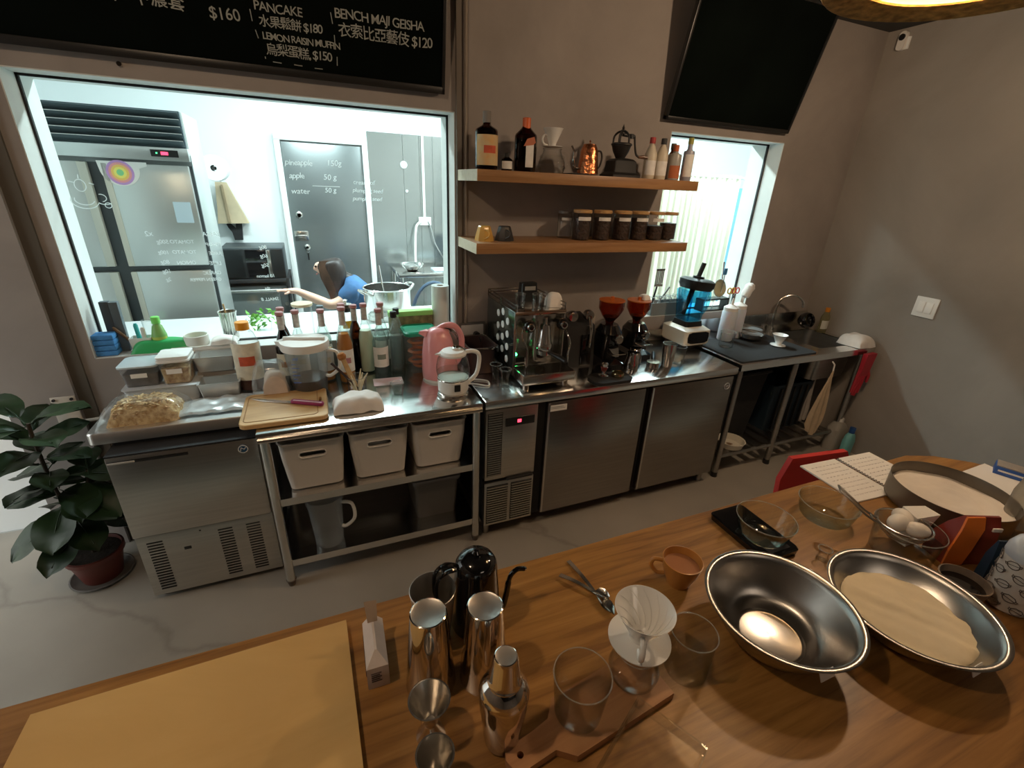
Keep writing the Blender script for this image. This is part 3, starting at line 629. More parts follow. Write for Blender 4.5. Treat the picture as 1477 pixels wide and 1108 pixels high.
def dripper(name, label, cat, x, y, z, R, h, mat, rz=0, ribs=True, group=None, plate=1.0):
    t = T(name, label, cat, (x, y, z), rz=rz, group=group)
    b = B(); b.lathe([(R * .34, h * .16), (R * .40, h * .28), (R * .96, h * .97), (R, h), (R * .985, h * 1.005), (R * .93, h * .975), (R * .30, h * .24), (R * .16, h * .2), (R * .16, h * .1), (R * .34, h * .08), (R * .34, h * .16)], 48); c = M('cone', b, mat, t, smooth=60)
    if ribs:
        rb = []
        for k in range(12):
            pts = []
            for i in range(9):
                f = i / 8; a = k * PI / 6 + f * 1.1; r = R * (.30 + .62 * f); pts.append((r * math.cos(a), r * math.sin(a), h * (.27 + .68 * f)))
            b = B(); b.tube(pts, R * .018, 5); rb.append(M('rib', b, mat, c))
    b = B(); b.lathe([(0 + R * .15, 0), (R * .62, 0), (R * plate, h * .075), (R * plate, h * .10), (R * .6, h * .09), (R * .33, h * .11), (R * .15, h * .10), (R * .15, 0)], 44); M('base_plate', b, mat, t, smooth=50)
    b = B(); b.tube(curve([(R * .62, 0, h * .62), (R * .95, 0, h * .62), (R * 1.12, 0, h * .42), (R * .95, 0, h * .2), (R * .55, 0, h * .13)], 6), [R * .10] * 25, 10); M('handle', b, mat, t)
    return t
def glassvessel(name, label, cat, x, y, z, prof, mat=GLASS, rz=0, group=None, seg=40):
    t = T(name, label, cat, (x, y, z), rz=rz, group=group)
    inner = [(max(0, r - .0016), zz + (.002 if i == 0 else 0)) for i, (r, zz) in enumerate(prof)]
    b = B(); b.lathe(prof + list(reversed(inner)), seg); M('glass_wall', b, mat, t, smooth=60)
    b = B(); R = prof[-1][0]; zt = prof[-1][1]; b.lathe([(R + .0012 * math.cos(a), zt + .0012 * math.sin(a)) for a in [k * PI / 3 for k in range(7)]], seg); M('rim', b, gl('rim_glass', (.95, .97, .96), (.9, .92, .92), .35, .05, .22, (.9, .9, .86)), t, smooth=80)
    return t
server = [(0, 0), (.050, 0), (.060, .008), (.066, .03), (.060, .06), (.046, .088), (.042, .100), (.045, .108)]
t = glassvessel('coffee_server', 'round glass coffee server with beaded ribs on the upper shelf', 'server', .688, -.20, US, server)
b = B(); b.tube(curve([(.045, 0, .095), (.075, 0, .09), (.088, 0, .06), (.08, 0, .03), (.063, 0, .025)], 5), .0035, 8); M('handle', b, GLASS, t)
for k in range(3): b = B(); b.lathe([(.0635 - .004 * k, .02 + k * .022), (.068 - .004 * k, .028 + k * .022), (.0625 - .005 * k, .037 + k * .022)], 36); M('glass_ridge', b, GLASS, t)
dripper('pour_over_dripper', 'white dripper sitting on the ribbed glass server, upper shelf', 'dripper', .686, -.20, US + .110, .048, .083, PORC, rz=PI, ribs=False)
t = T('pour_over_kettle', 'small hammered copper pour-over kettle on the upper shelf', 'kettle', (.890, -.20, US))
b = B(); b.lathe([(0, .008), (.052, .008), (.050, .03), (.042, .11), (.036, .128), (.0, .132)], 32); M('kettle_body', b, COPPER, t)
b = B(); b.lathe([(.034, .129), (.030, .140), (0, .145)], 24); b.tube([(0, 0, .143), (0, 0, .15)], .003, 8); b.lathe([(0, .149), (.006, .153), (0, .160)], 12); M('lid', b, COPPER, t)
b = B(); b.tube(curve([(-.048, 0, .03), (-.075, 0, .035), (-.085, 0, .07), (-.086, 0, .105), (-.100, 0, .128)], 6), [.006] * 13 + [.0042] * 12, 8); M('spout', b, CHROMEB, t)
b = B(); b.tube(curve([(.040, 0, .112), (.065, 0, .112), (.075, 0, .085), (.068, 0, .05), (.055, 0, .035)], 6), .0045, 8); M('handle', b, IRON, t)
M('base_block', B().box(-.115, -.02, -.05, .05, 0, .008, .001), BLACKM, t)
t = T('coffee_grinder', 'black cast iron hand coffee grinder with side crank on the upper shelf', 'grinder', (1.082, -.20, US))
b = B(); b.loft([lv(rr(.165, .13, .006), 0), lv(rr(.165, .13, .006), .012), lv(rr(.15, .11, .006), .02), lv(rr(.135, .10, .006), .026), lv(rr(.125, .09, .006), .075), lv(rr(.10, .075, .006), .085), lv(rr(.05, .05, .01), .09)]); M('base', b, IRON, t)
b = B(); b.lathe([(0, .085), (.022, .085), (.026, .095), (.040, .12), (.048, .145), (.052, .148), (.052, .154), (.044, .158), (.040, .152), (.0, .14)], 28, (-.01, 0, 0)); M('hopper_bowl', b, IRON, t)
for k in range(5):
    a = k * 2 * PI / 5; b = B(); b.tube(curve([(-.01 + .042 * math.cos(a), .042 * math.sin(a), .152), (-.01 + .040 * math.cos(a), .040 * math.sin(a), .185), (-.01 + .022 * math.cos(a), .022 * math.sin(a), .205), (-.01, 0, .210)], 4), .005, 6); M('dome_rib', b, IRON, t)
b = B(); b.lathe([(0, .206), (.012, .208), (.012, .214), (.005, .218), (.007, .224), (.002, .236), (0, .243)], 14, (-.01, 0, 0)); M('finial', b, IRON, t)
b = B(); b.tube([(-.01, 0, .195), (.055, -.01, .190)], .008, 10); b.cyl(.014, .18, .20, (.035, -.008), 14); M('gear_shaft', b, IRON, t)
b = B(); b.tube(curve([(.055, -.01, .192), (.056, -.02, .15), (.062, -.03, .11), (.078, -.035, .098)], 5), .005, 8); M('crank', b, IRON, t)
b = B(); b.tube([(.075, -.035, .098), (.10, -.04, .10), (.135, -.045, .098)], [.006, .009, .006], 10); M('crank_grip', b, pm('grip_wood', (.12, .05, .02), .4), t)
t = bottle('liquor_bottle', 'cream-coloured small bottle with red cap, first of the four at the shelf end', 'bottle', 1.232, -.235, US, .192, .031, pm('cream_bottle', (.62, .56, .44), .35), pm('cap_red', (.38, .03, .03), .4), LABW, None, .7, .0115, .58, .78, .028, capr=.0145, labz=(.1, .45))
t = bottle('liquor_bottle', 'cream-coloured small bottle with black cap, second of the four at the shelf end', 'bottle', 1.303, -.235, US, .192, .031, pm('cream_bottle2', (.62, .56, .44), .35), BLACK, LABW, None, .7, .0115, .58, .78, .028, capr=.0145, labz=(.1, .45))
t = bottle('liquor_bottle', 'small bottle with orange label and orange cap, third of the four at the shelf end', 'bottle', 1.388, -.235, US, .168, .033, pm('grey_glass', (.38, .37, .34), .3), pm('cap_orange2', (.55, .12, .03), .4), pm('label_brick', (.48, .14, .05), .7), None, .7, .012, .70, .76, .03, capr=.014, labz=(.06, .42))
t = bottle('liquor_bottle', 'slim grey bottle with yellow-green cap, right end of the upper shelf', 'bottle', 1.463, -.25, US, .205, .028, pm('blue_grey_bottle', (.34, .35, .42), .3), pm('cap_lime', (.35, .33, .06), .4), LABW, None, .7, .012, .66, .70, .03, capr=.0135, labz=(.1, .62))
t = bottle('liquor_bottle', 'brown glass bottle half hidden behind the small orange-label bottle', 'bottle', 1.455, -.13, US, .185, .028, BROWNG, pm('cap_brown', (.12, .07, .03), .4), None, LIQD, .5, .012, .6, .74, .03)
LS = 1.466
for x, mat_, lab in ((.353, pm('mustard_cup', (.66, .38, .08), .3, coat=.4), 'mustard yellow faceted cup turned upside down on the lower shelf'), (.457, pm('charcoal_cup', (.03, .032, .035), .3, coat=.4), 'charcoal faceted cup turned upside down on the lower shelf')):
    t = T('cup', lab, 'cup', (x, -.20, LS), group='faceted cups on the lower shelf')
    b = B(); b.lathe([(.048, 0), (.047, .012), (.031, .064), (.027, .068), (0, .068)], 10); M('cup_body', b, mat_, t, smooth=12)
    b = B(); b.tube(curve([(-.01, -.044, .012), (.004, -.060, .025), (.004, -.055, .045), (-.006, -.036, .052)], 5), .004, 8); M('handle', b, mat_, t)
JX = (.905, 1.028, 1.155, 1.270, 1.378, 1.470)
ords = ('leftmost bean-filled', 'second bean-filled', 'third bean-filled', 'fourth bean-filled', 'fifth, less full', 'rightmost')
for i, x in enumerate(JX):
    t = T('bean_jar', f'{ords[i]} glass coffee jar in the front row of the lower shelf', 'jar', (x, -.17, LS), group='coffee bean jars on the lower shelf')
    b = B(); b.lathe([(0, 0), (.043, 0), (.047, .006), (.047, .125), (.043, .133)], 32); M('glass_body', b, GLASS, t)
    b = B(); lv_ = (.110, .112, .112, .114, .075, .090)[i]; b.lathe([(0, .004), (.044, .005), (.0445, lv_), (0, lv_ + .004)], 28); M('coffee_beans', b, BEAN, t)
    b = B(); b.lathe([(0, .133), (.045, .133), (.049, .136), (.049, .147), (.046, .150), (0, .150)], 32); M('bamboo_lid', b, BAMBOO, t)
    if i < 5: b = B(); b.lathe([(.0478, .098), (.0478, .116)], 12, a0=-PI * .80, a1=-PI * .30); M('paper_label', b, LABW, t)
for i, (x, lab) in enumerate(((.862, 'small empty glass jar behind the leftmost bean jar'), (.985, 'small empty glass jar behind the second bean jar'))):
    t = T('glass_jar', lab, 'jar', (x, -.06, LS), group='small jars in the back row of the lower shelf')
    b = B(); b.lathe([(0, 0), (.036, 0), (.038, .005), (.038, .118), (.034, .124)], 28); M('glass_body', b, GLASS, t)
    b = B(); b.lathe([(0, .124), (.036, .124), (.037, .136), (0, .137)], 28); M('lid', b, pm('jar_lid_grey', (.16, .15, .14), .4), t)
    b = B(); b.lathe([(.0388, .09), (.0388, .104)], 12, a0=-PI * .8, a1=-PI * .2); M('paper_label', b, LABW, t)

# ------------------------------------------------------------ things on the steel worktops, left
W = .80
SYR = 'syrup bottles on the steel worktop'
CAPD = pm('cap_slate', (.12, .17, .19), .5)
for a in (
    ('dark syrup bottle with almond label, left front of the syrup row', -.592, -.13, .352, BROWNG, CAPP, LAB, LIQD, .55, pm('almond', (.36, .15, .03), .6)),
    ('dark syrup bottle behind the almond-label one at the left of the row', -.592, -.045, .352, BROWNG, CAPP, LAB, LIQD, .5, None),
    ('clear-neck syrup bottle just behind the lid of the cloudy pitcher', -.528, -.11, .352, GLASSB, CAPP, LABW, LIQC, .6, LAB),
    ('orange syrup bottle with slate-capped twin behind, third from the left', -.420, -.12, .352, GLASSB, CAPP, LABW, LIQA, .45, LAB),
    ('pale syrup bottle with slate blue cap at the back of the row', -.420, -.04, .350, GLASSG, CAPD, LABW, LIQC, .6, None),
    ('bright amber syrup bottle in the middle of the row', -.330, -.17, .370, GLASSB, CAPP, LABW, LIQA, .66, pm('rose', (.45, .2, .22), .7)),
    ('amber syrup bottle directly behind the bright amber one', -.325, -.07, .362, GLASSB, CAPP, LABW, LIQA, .4, None),
    ('pale green syrup bottle right of the bright amber one', -.222, -.06, .355, GLASSG, CAPP, None, pm('milky', (.60, .66, .52), .3), .62, None),
    ('clear syrup bottle with wreath label at the right front of the row', -.163, -.14, .345, GLASSB, CAPP, LABW, LIQC, .62, pm('wreath', (.22, .26, .22), .7)),
    ('clear syrup bottle behind the wreath-label bottle', -.140, -.045, .352, GLASSB, CAPP, LABW, LIQC, .6, None),
    ('smoky dark syrup bottle at the back right of the bright amber one', -.268, -.035, .345, BROWNG, CAPP, None, LIQD, .4, None),
):
    bottle('syrup_bottle', a[0], 'bottle', a[1], a[2], W, a[3], .037, a[4], a[5], a[6], a[7], a[8], .0135, .52, .70, .016, SYR, (.16, .46), necklab=NECKG, mark=a[9], capr=.0175)
bottle('spirit_bottle', 'clear square-shouldered bottle with black cap in front, beside the green-lidded tub', 'bottle', -.090, -.13, W, .325, .037, GLASSB, BLACK, None, LIQC, .58, .012, .60, .80, .030, capr=.016, flat=.85)
bottle('spirit_bottle', 'clear bottle with black cap partly hidden behind the square-shouldered one', 'bottle', -.064, -.045, W, .318, .035, GLASSB, BLACK, None, LIQC, .5, .012, .60, .80, .030, capr=.016)
t = T('storage_jar', 'tall glass canister with a pale round wooden lid on the window sill', 'jar', (-.500, .058, SILL + .004))
b = B(); b.lathe([(0, 0), (.040, 0), (.044, .006), (.044, .165), (.040, .17)], 32); M('glass_body', b, GLASS, t); b = B(); b.lathe([(0, .17), (.046, .17), (.049, .174), (.049, .184), (0, .187)], 32); M('wooden_lid', b, pm('pale_lid', (.74, .66, .46), .6), t)
t = T('press_jar', 'black-banded glass press jar with silver knob on the window sill', 'jar', (-.298, .055, SILL + .004))
b = B(); b.lathe([(0, 0), (.036, 0), (.038, .005), (.038, .15)], 28); M('glass_body', b, GLASS, t); M('black_band', B().lathe([(.039, .135), (.040, .135), (.040, .155), (.039, .155)], 28), BLACK, t); b = B(); b.lathe([(0, .158), (.036, .158), (.040, .155), (.030, .170), (.006, .175), (.006, .185), (.012, .190), (0, .196)], 28); M('lid', b, CHROMEB, t)
M('yellow_label', B().lathe([(.0388, .05), (.0388, .09)], 12, a0=-PI * .7, a1=-PI * .3), pm('yellow', (.85, .55, .05), .6), t)
t = T('clip_jar', 'glass jar with wire clip and ring handle at the back of the sill', 'jar', (-.136, .06, SILL + .004)); b = B(); b.lathe([(0, 0), (.050, 0), (.054, .006), (.054, .10), (.046, .112)], 32); M('glass_body', b, GLASSG, t); b = B(); b.lathe([(0, .118), (.045, .116), (.050, .110), (.050, .106)], 32); M('glass_lid', b, GLASSG, t); b = B(); b.tube([(.016 * math.cos(a), 0, .146 + .018 * math.sin(a)) for a in [k * PI / 8 for k in range(17)]], .0025, 6); b.lathe([(.054, .102), (.0565, .104), (.054, .106)], 32); M('wire_clip', b, CHROME, t)
# pitcher with lid
t = jug('measuring_pitcher', 'large cloudy lidded pitcher with blue scale and dark drink at the bottom', 'pitcher', -.500, -.235, W, .235, .098, PLASTC, WHITE, (LIQD, .30), -.25, hr=1)
b = B()
for k in range(6): b.box(-.040, -.040 + (.030 if k % 2 == 0 else .018), -.0905, -.0895, .075 + k * .017, .0775 + k * .017)
M('blue_scale', b, pm('scale_blue', (.10, .2, .6), .6), t)
txt('scale_letters', 'ml', .022, (-.03, -.095, .182), pm('scale_blue2', (.10, .2, .6), .6), t)
# cutting board, knife
t = T('cutting_board', 'bamboo cutting board with juice groove at the front edge of the worktops', 'board', (-.598, -.420, .806)); 
b = B(); lo = rr(.325, .300, .03, 5); b.loft([lv(lo, 0), lv(lo, .016), lv(rr(.318, .293, .027, 5), .018)])
sl = B(); sl.loft([lv(rr(.012, .045, .005, 3, .135, .02), -.01), lv(rr(.012, .045, .005, 3, .135, .02), .03)])
g1 = B(); g1.loft([lv(rr(.285, .262, .02, 5), .0155), lv(rr(.285, .262, .02, 5), .03)]); 
me = bool_diff(b, sl, 'board_slab', BAMBOO); o_ = ob('board_slab', me, t)
b = B(); gl_ = rr(.272, .25, .02, 5, -.012); b.tube([(x, y, .0180) for x, y in gl_ + [gl_[0]]], .0022, 6, False); M('juice_groove', b, pm('groove_brown', (.34, .18, .06), .6), t)
t = T('paring_knife', 'small knife with magenta and white handle on the bamboo board', 'knife', (-.742, -.318, .8265), rz=math.atan2(-.156, .289))
b = B(); b.loft([[(0, 0, 0), (0, 0, .001)], [(.06, -.013, 0), (.06, .006, .0015)], [(.185, -.013, 0), (.185, .009, .002)]], False, False); b.prism([(0, 0), (.06, -.011), (.19, -.012), (.19, .009), (.08, .007)], 0, .0018); M('blade', b, CHROMEB, t)
b = B(); b.loft([lv(rr(.14, .022, .008, 4, .26, 0), 0.0), lv(rr(.145, .026, .011, 4, .26, 0), .006), lv(rr(.14, .022, .008, 4, .26, 0), .013)]); M('handle', b, pm('magenta', (.30, .03, .12), .4), t)
M('handle_stripe', B().box(.20, .325, -.006, .0, .0125, .0142, .0005), pm('handle_pink', (.8, .66, .68), .4), t)
# folded towel
def crumple(b, amp, sc, seed=0):
    rnd = random.Random(seed); ph = [(rnd.uniform(.6, 1.6) * sc, rnd.uniform(0, 6), rnd.uniform(-1, 1), rnd.uniform(-1, 1)) for _ in range(7)]
    for v in b.bm.verts:
        x, y, z = v.co; f = sum(math.sin(s_ * (x * math.cos(p) + y * math.sin(p) * 1.3 + z * a) + p) for s_, p, a, c in ph) / 7
        g = sum(math.cos(s_ * (y * math.cos(p) + z * math.sin(p) + x * c) + p) for s_, p, a, c in ph) / 7
        k = 1 if z > .002 else .3
        v.co.x += g * amp; v.co.y += f * amp; v.co.z += f * amp * k * .9
    return b
def pillow(w_, d_, h_, nx=26, ny=20, flat=.5):
    b = B(); rows = []
    for j in range(ny + 1):
        row = []
        for i in range(nx + 1):
            u, v = i / nx * 2 - 1, j / ny * 2 - 1
            hh = h_ * (max(0, 1 - abs(u) ** 4) ** .5) * (max(0, 1 - abs(v) ** 4) ** .5)
            row.append((u * w_ / 2, v * d_ / 2, hh))
        rows.append(row)
    b.loft(rows, False, False, closed=False)
    b.loft([[(x, y, -.0005) for x, y, z in r] for r in rows], False, False, closed=False)
    return b
b = crumple(pillow(.205, .125, .062, 34, 24), .008, 75, 3); tag(M('folded_towel', b, CLOTH, None, (-.312, -.49, .806)), 'crumpled damp white cloth beside the bamboo board', 'cloth')
# cup with tongs & spices
t = glassvessel('glass_cup', 'small glass cup holding wooden tongs and dried bark', 'cup', -.300, -.335, W + .001, [(0, 0), (.036, 0), (.040, .005), (.044, .085)])
t = T('wooden_tongs', 'pale wooden tongs leaning in the small glass cup', 'tongs', (-.300, -.335, W + .012), rot=(-.05, -.30, 0))
M('tong_arm', B().loft([lv(rr(.016, .006, .002), 0), lv(rr(.022, .008, .003), .10), lv(rr(.020, .007, .003), .17)]), BAMBOO, t); M('tong_arm', B().loft([lv(rr(.014, .005, .002, 4, .004, .014), 0), lv(rr(.02, .006, .002, 4, .0, .010), .16)]), BAMBOO, t); M('bark_head', B().lathe([(0, .165), (.016, .168), (.02, .182), (.014, .195), (0, .2)], 12), pm('bark', (.38, .15, .04), .9, bump=.4, scale=80), t)
t = T('spice_sticks', 'dark vanilla pods and pale peel leaning in the glass cup', 'spices', (-.300, -.335, W + .012)); 
b = B(); b.tube([(.01, 0, 0), (-.05, .0, .085), (-.10, .01, .145)], .006, 8); M('dark_pod', b, pm('pod', (.03, .012, .01), .5), t)
for k in range(6): b = B(); a = k * 1.05; b.tube([(.01 * math.cos(a), .01 * math.sin(a), .0), (.03 * math.cos(a), .03 * math.sin(a), .055), (.05 * math.cos(a), .045 * math.sin(a), .085 + .01 * (k % 3))], [.006, .005, .002], 6); M('peel_strip', b, pm('peel', (.68, .55, .36), .8), t)
M_ = tag(M('pink_note', B().box(-.07, .07, -.045, .045, 0, .001), pm('note_pink', (.72, .42, .48), .7, col2=(.70, .68, .70), noise=.1, scale=9), None, (-.148, -.235, W + .0005), (0, 0, -.05)), 'pink and white paper note flat on the steel worktop', 'paper')
t = glassvessel('shot_glass', 'small clear shot glass alone near the worktable front edge', 'glass', -.129, -.40, W + .001, [(0, 0), (.022, 0), (.025, .004), (.031, .058)])
# green lidded tub, pink kettle, glass kettle
t = T('food_tub', 'translucent tub of orange rings with a dark green lid', 'tub', (.042, -.094, W)); b = B(); b.loft([lv(rr(.12, .14, .02), 0), lv(rr(.15, .145, .025), .20), lv(rr(.155, .15, .025), .203)], True, False); M('tub_body', b, PLASTC, t)
for k in range(6): b = B(); b.lathe([(.040, .012 + k * .026), (.052, .022 + k * .026), (.040, .03 + k * .026), (.03, .02 + k * .026), (.040, .012 + k * .026)], 20, (.012 * (-1) ** k, 0, 0)); M('orange_ring', b, pm('ring_orange', (.55, .15, .03), .5), t)
b = B(); b.loft([lv(rr(.17, .160, .03), .200), lv(rr(.175, .165, .03), .215), lv(rr(.16, .15, .03), .222), lv(rr(.15, .155, .03), .214)]); M('lid', b, GREEND, t)
t = T('electric_kettle', 'pastel pink electric kettle with arched handle', 'kettle', (.112, -.252, W))
b = B()
kp = [(.0, .082, .0), (.0, .088, .012), (-.002, .088, .05), (-.006, .082, .13), (-.010, .070, .20), (-.012, .055, .245), (-.012, .03, .262), (-.012, .004, .267)]
b.loft([[(ox + r * 1.02 * math.cos(2 * PI * k / 32), r * .92 * math.sin(2 * PI * k / 32), z) for k in range(32)] for ox, r, z in kp]); M('kettle_body', b, PINK, t, smooth=60)
b = B(); b.tube(curve([(-.01, 0, .258), (.03, 0, .274), (.078, 0, .262), (.108, 0, .215), (.112, 0, .15), (.098, 0, .09), (.07, 0, .06)], 6), [.012] * 8 + [.015] * 20 + [.012] * 9, 10); M('handle', b, PINK, t)
b = B(); b.tube(curve([(.02, -.012, .262), (.06, -.014, .245), (.085, -.014, .20)], 6), [.004, .006, .008, .010, .010, .010, .009, .009, .008, .007, .006, .005, .004], 8); M('handle_insert', b, CHROME, t)
b = B(); b.loft([[(-.075, -.02, .225), (-.075, .02, .225), (-.105, 0, .24)], [(-.06, -.018, .255), (-.06, .018, .255), (-.100, 0, .252)]]); M('spout', b, PINK, t)
b = B(); b.lathe([(0, -.0), (.086, 0), (.088, .008), (.086, .012)], 32); M('base_ring', b, WHITE, t)
t = T('electric_kettle', 'white and glass electric kettle standing in front of the pink one', 'kettle', (.118, -.470, W + .0))
b = B(); b.lathe([(0, .0), (.070, 0), (.074, .006), (.072, .018), (.064, .022)], 36); M('power_base', b, CHROMEB, t)
b = B(); b.lathe([(0, .022), (.066, .022), (.070, .028), (.072, .085), (.070, .088), (0, .088)], 36); hb = M('heater_body', b, WHITE, t)
M('dark_window', B().box(-.014, .014, -.0745, -.070, .042, .075, .002), BLACK, hb); M('silver_band', B().lathe([(.0725, .084), (.0735, .086), (.0725, .090)], 36), CHROME, hb)
b = B(); b.lathe([(.070, .088), (.077, .12), (.078, .14), (.070, .18), (.060, .198)], 40); M('glass_wall', b, GLASS, t, smooth=60)
b = B(); b.lathe([(0, .090), (.068, .090), (.074, .12), (0, .12)], 36); M('water', b, LIQC, t)
b = B(); b.lathe([(.061, .198), (.062, .206), (.050, .218), (.015, .224), (0, .225)], 36); b.loft([[(-.055, -.015, .20), (-.055, .015, .20), (-.085, 0, .205)], [(-.05, -.015, .21), (-.05, .015, .21), (-.08, 0, .21)]]); M('lid', b, WHITE, t)
b = B(); b.lathe([(0, .222), (.016, .224), (.017, .232), (0, .238)], 20, (.01, 0, 0)); b.tube(curve([(.0, 0, .235), (.03, 0, .232), (.055, 0, .214)], 5), .006, 8); M('lid_button', b, CHROME, t)
b = B(); b.tube(curve([(.058, 0, .205), (.095, 0, .206), (.122, 0, .19), (.126, 0, .15), (.112, 0, .09), (.072, 0, .052)], 6), [.010] * 31, 10); M('handle', b, WHITE, t)
b = B(); b.tube(curve([(.05, .08, .006), (.12, .07, .008), (.185, .03, .006), (.20, .09, .006), (.14, .13, .006)], 6), .004, 6); M('cord', b, WHITE, t)
t = T('steam_tray', 'dark steel food pan with rounded rim beside the espresso machine', 'pan', (.330, -.175, W)); b = B(); b.loft([lv(rr(.13, .20, .025), .002), lv(rr(.145, .215, .03), .14), lv(rr(.165, .235, .035), .143), lv(rr(.165, .235, .035), .147), lv(rr(.135, .205, .028), .147), lv(rr(.12, .19, .025), .06)]); M('pan_body', b, pm('pan_dark', (.10, .06, .055), .3, .6), t); b = B(); b.tube([(x, y, .146) for x, y in rr(.168, .238, .035) + [rr(.168, .238, .035)[0]]], .004, 6, False); M('pan_rim', b, CHROME, t)
for x, y, l in ((.385, -.46, 'small stemmed glass nearest the front edge beside the espresso machine'), (.362, -.385, 'small stemmed glass just behind its twin beside the espresso machine')):
    t = glassvessel('shot_glass', l, 'glass', x, y, W + .001, [(0, 0), (.022, 0), (.024, .004), (.018, .02), (.022, .05), (.029, .092)], group='two glasses left of the espresso machine')

# left worktop clutter
t = T('dried_food_bag', 'clear bag stuffed with tan dried slices at the left end of the worktop', 'bag', (-1.105, -.315, W)); 
b = crumple(pillow(.235, .15, .075, 30, 22), .009, 60, 5); M('dried_slices', b, pm('dried_slices', (.36, .19, .05), .7, noise=.5, scale=55, bump=1.0, col2=(.80, .60, .30)), t)
rn = random.Random(4)
def chips(n, sx, sy, h0, size, seed):
    rn = random.Random(seed); b = B()
    for k in range(n):
        x, y = rn.uniform(-sx, sx), rn.uniform(-sy, sy); e = max(0, 1 - (x / sx) ** 4) ** .5 * max(0, 1 - (y / sy) ** 4) ** .5
        a = rn.uniform(0, 6.3); s_ = size * rn.uniform(.6, 1.3); z = h0 * e + rn.uniform(-.004, .006); tl = rn.uniform(-.6, .6)
        pts = [(s_, 0, tl * s_), (s_ * .3, s_ * .5, 0), (-s_, .1 * s_, -tl * s_), (-s_ * .2, -s_ * .45, .2 * s_)]
        c_, d_ = math.cos(a), math.sin(a); q = [(x + px * c_ - py * d_, y + px * d_ + py * c_, z + pz) for px, py, pz in pts]
        b.loft([q, [(u, v, w2 + .0012) for u, v, w2 in q]])
    return b
o_ = M('loose_slices', chips(420, .11, .07, .078, .011, 9), pm('slice_tan', (.50, .30, .10), .7, noise=.3, scale=30, col2=(.80, .62, .34)), t); o_['kind'] = 'stuff'
b = crumple(pillow(.29, .18, .088, 30, 22), .012, 45, 6); M('bag_film', b, BAGF, t, smooth=80)
t = T('food_tub', 'low white translucent tub under the two labelled tubs', 'tub', (-1.08, -.115, W)); b = B(); b.loft([lv(rr(.25, .14, .02), 0), lv(rr(.27, .155, .02), .064), lv(rr(.28, .165, .02), .067), lv(rr(.28, .165, .02), .070)]); M('tub_body', b, pm('tub_frost', (.55, .58, .60), .4), t)
def tub(label, x, y, z, w_, d_, h_, fill, fillh, lidm, sideL, extra=False):
    t = T('food_tub', label, 'tub', (x, y, z)); b = B(); b.loft([lv(rr(w_ * .86, d_ * .86, .015), 0), lv(rr(w_, d_, .018), h_), lv(rr(w_ * 1.06, d_ * 1.06, .02), h_ + .001), lv(rr(w_ * 1.06, d_ * 1.06, .02), h_ + .005)], True, False); M('tub_body', b, PLASTC, t)
    b = B(); b.loft([lv(rr(w_ * .84, d_ * .84, .012), .003), lv(rr(w_ * .90, d_ * .90, .014), fillh)]); M('contents', b, fill, t)
    b = B(); b.loft([lv(rr(w_ * 1.07, d_ * 1.07, .02), h_ + .004), lv(rr(w_ * 1.07, d_ * 1.07, .02), h_ + .011), lv(rr(w_ * 1.0, d_ * 1.0, .02), h_ + .013)]); M('lid', b, lidm, t)
    M('paper_label', B().box(-.028, .028, -d_ / 2 - .002, -d_ / 2 + .0005, h_ * .52, h_ * .74), PAPER, t)
    return t
tub('grey translucent tub with cloudy lid and dark contents, left of its pair', -1.148, -.105, .871, .135, .135, .082, pm('grey_contents', (.10, .085, .08), .8, noise=.3, scale=50), .055, pm('lid_cloud', (.48, .54, .56), .35), 0)
t = tub('translucent tub of brown slices with a white lid stacked on top', -1.022, -.115, .871, .112, .125, .095, pm('brown_slices', (.28, .14, .05), .8, noise=.4, scale=60, bump=.8, col2=(.62, .44, .22)), .070, WHITE, 0)
M('spare_lid', B().loft([lv(rr(.115, .115, .012), .109), lv(rr(.118, .118, .012), .122), lv(rr(.11, .11, .012), .124)]), WPAINT, t)
b = crumple(pillow(.235, .085, .052, 26, 12), .006, 60, 8); tag(M('green_package', b, GREEN, None, (-1.098, .055, SILL + .004)), 'shiny green foil food package lying on the sill behind the tubs', 'package')
for i, (y, z, l) in enumerate(((-.045, .089, 'empty silver loaf pan at the back beside the syrup jug, raised higher'), (-.185, .0, 'empty silver loaf pan in front of its twin, beside the tubs'))):
    if i == 0:
        t = T('loaf_pan', l, 'pan', (-.885, -.055, W))
        b = B(); b.box(-.078, .078, -.035, .035, 0, .085, .003); M('pan_underneath', b, pm('box_grey', (.40, .37, .33), .6), t); zz = .086
    else: t = T('loaf_pan', l, 'pan', (-.865, -.165, W)); zz = 0
    b = B(); b.loft([lv(rr(.14, .085, .006), zz), lv(rr(.158, .10, .006), zz + .068), lv(rr(.166, .108, .006), zz + .069), lv(rr(.166, .108, .006), zz + .072), lv(rr(.150, .094, .006), zz + .071), lv(rr(.134, .08, .006), zz + .003)]); M('pan_body', b, pm('pan_silver', (.62, .62, .60), .35, .8), t)
bottle('syrup_jug', 'square plastic jug of dark syrup with orange cap', 'bottle', -.745, -.135, W, .318, .058, gl('jug_plastic', (.97, .97, .97), (.8, .82, .82), .2, .1, .05), pm('cap_orange3', (.85, .35, .02), .4), LAB, pm('red_syrup', (.10, .022, .012), .2), .56, .026, .66, .84, .034, capr=.028, labz=(.18, .72), flat=.8, mark=LABR)
b = crumple(pillow(.34, .16, .012, 30, 16), .010, 70, 11); tag(M('plastic_sheet', b, pm('plastic_sheet_m', (.62, .68, .70), .25, noise=.1, scale=20, trans=.3), None, (-.845, -.30, W + .008)), 'wrinkled clear plastic sheet spread on the left worktop', 'plastic bag')
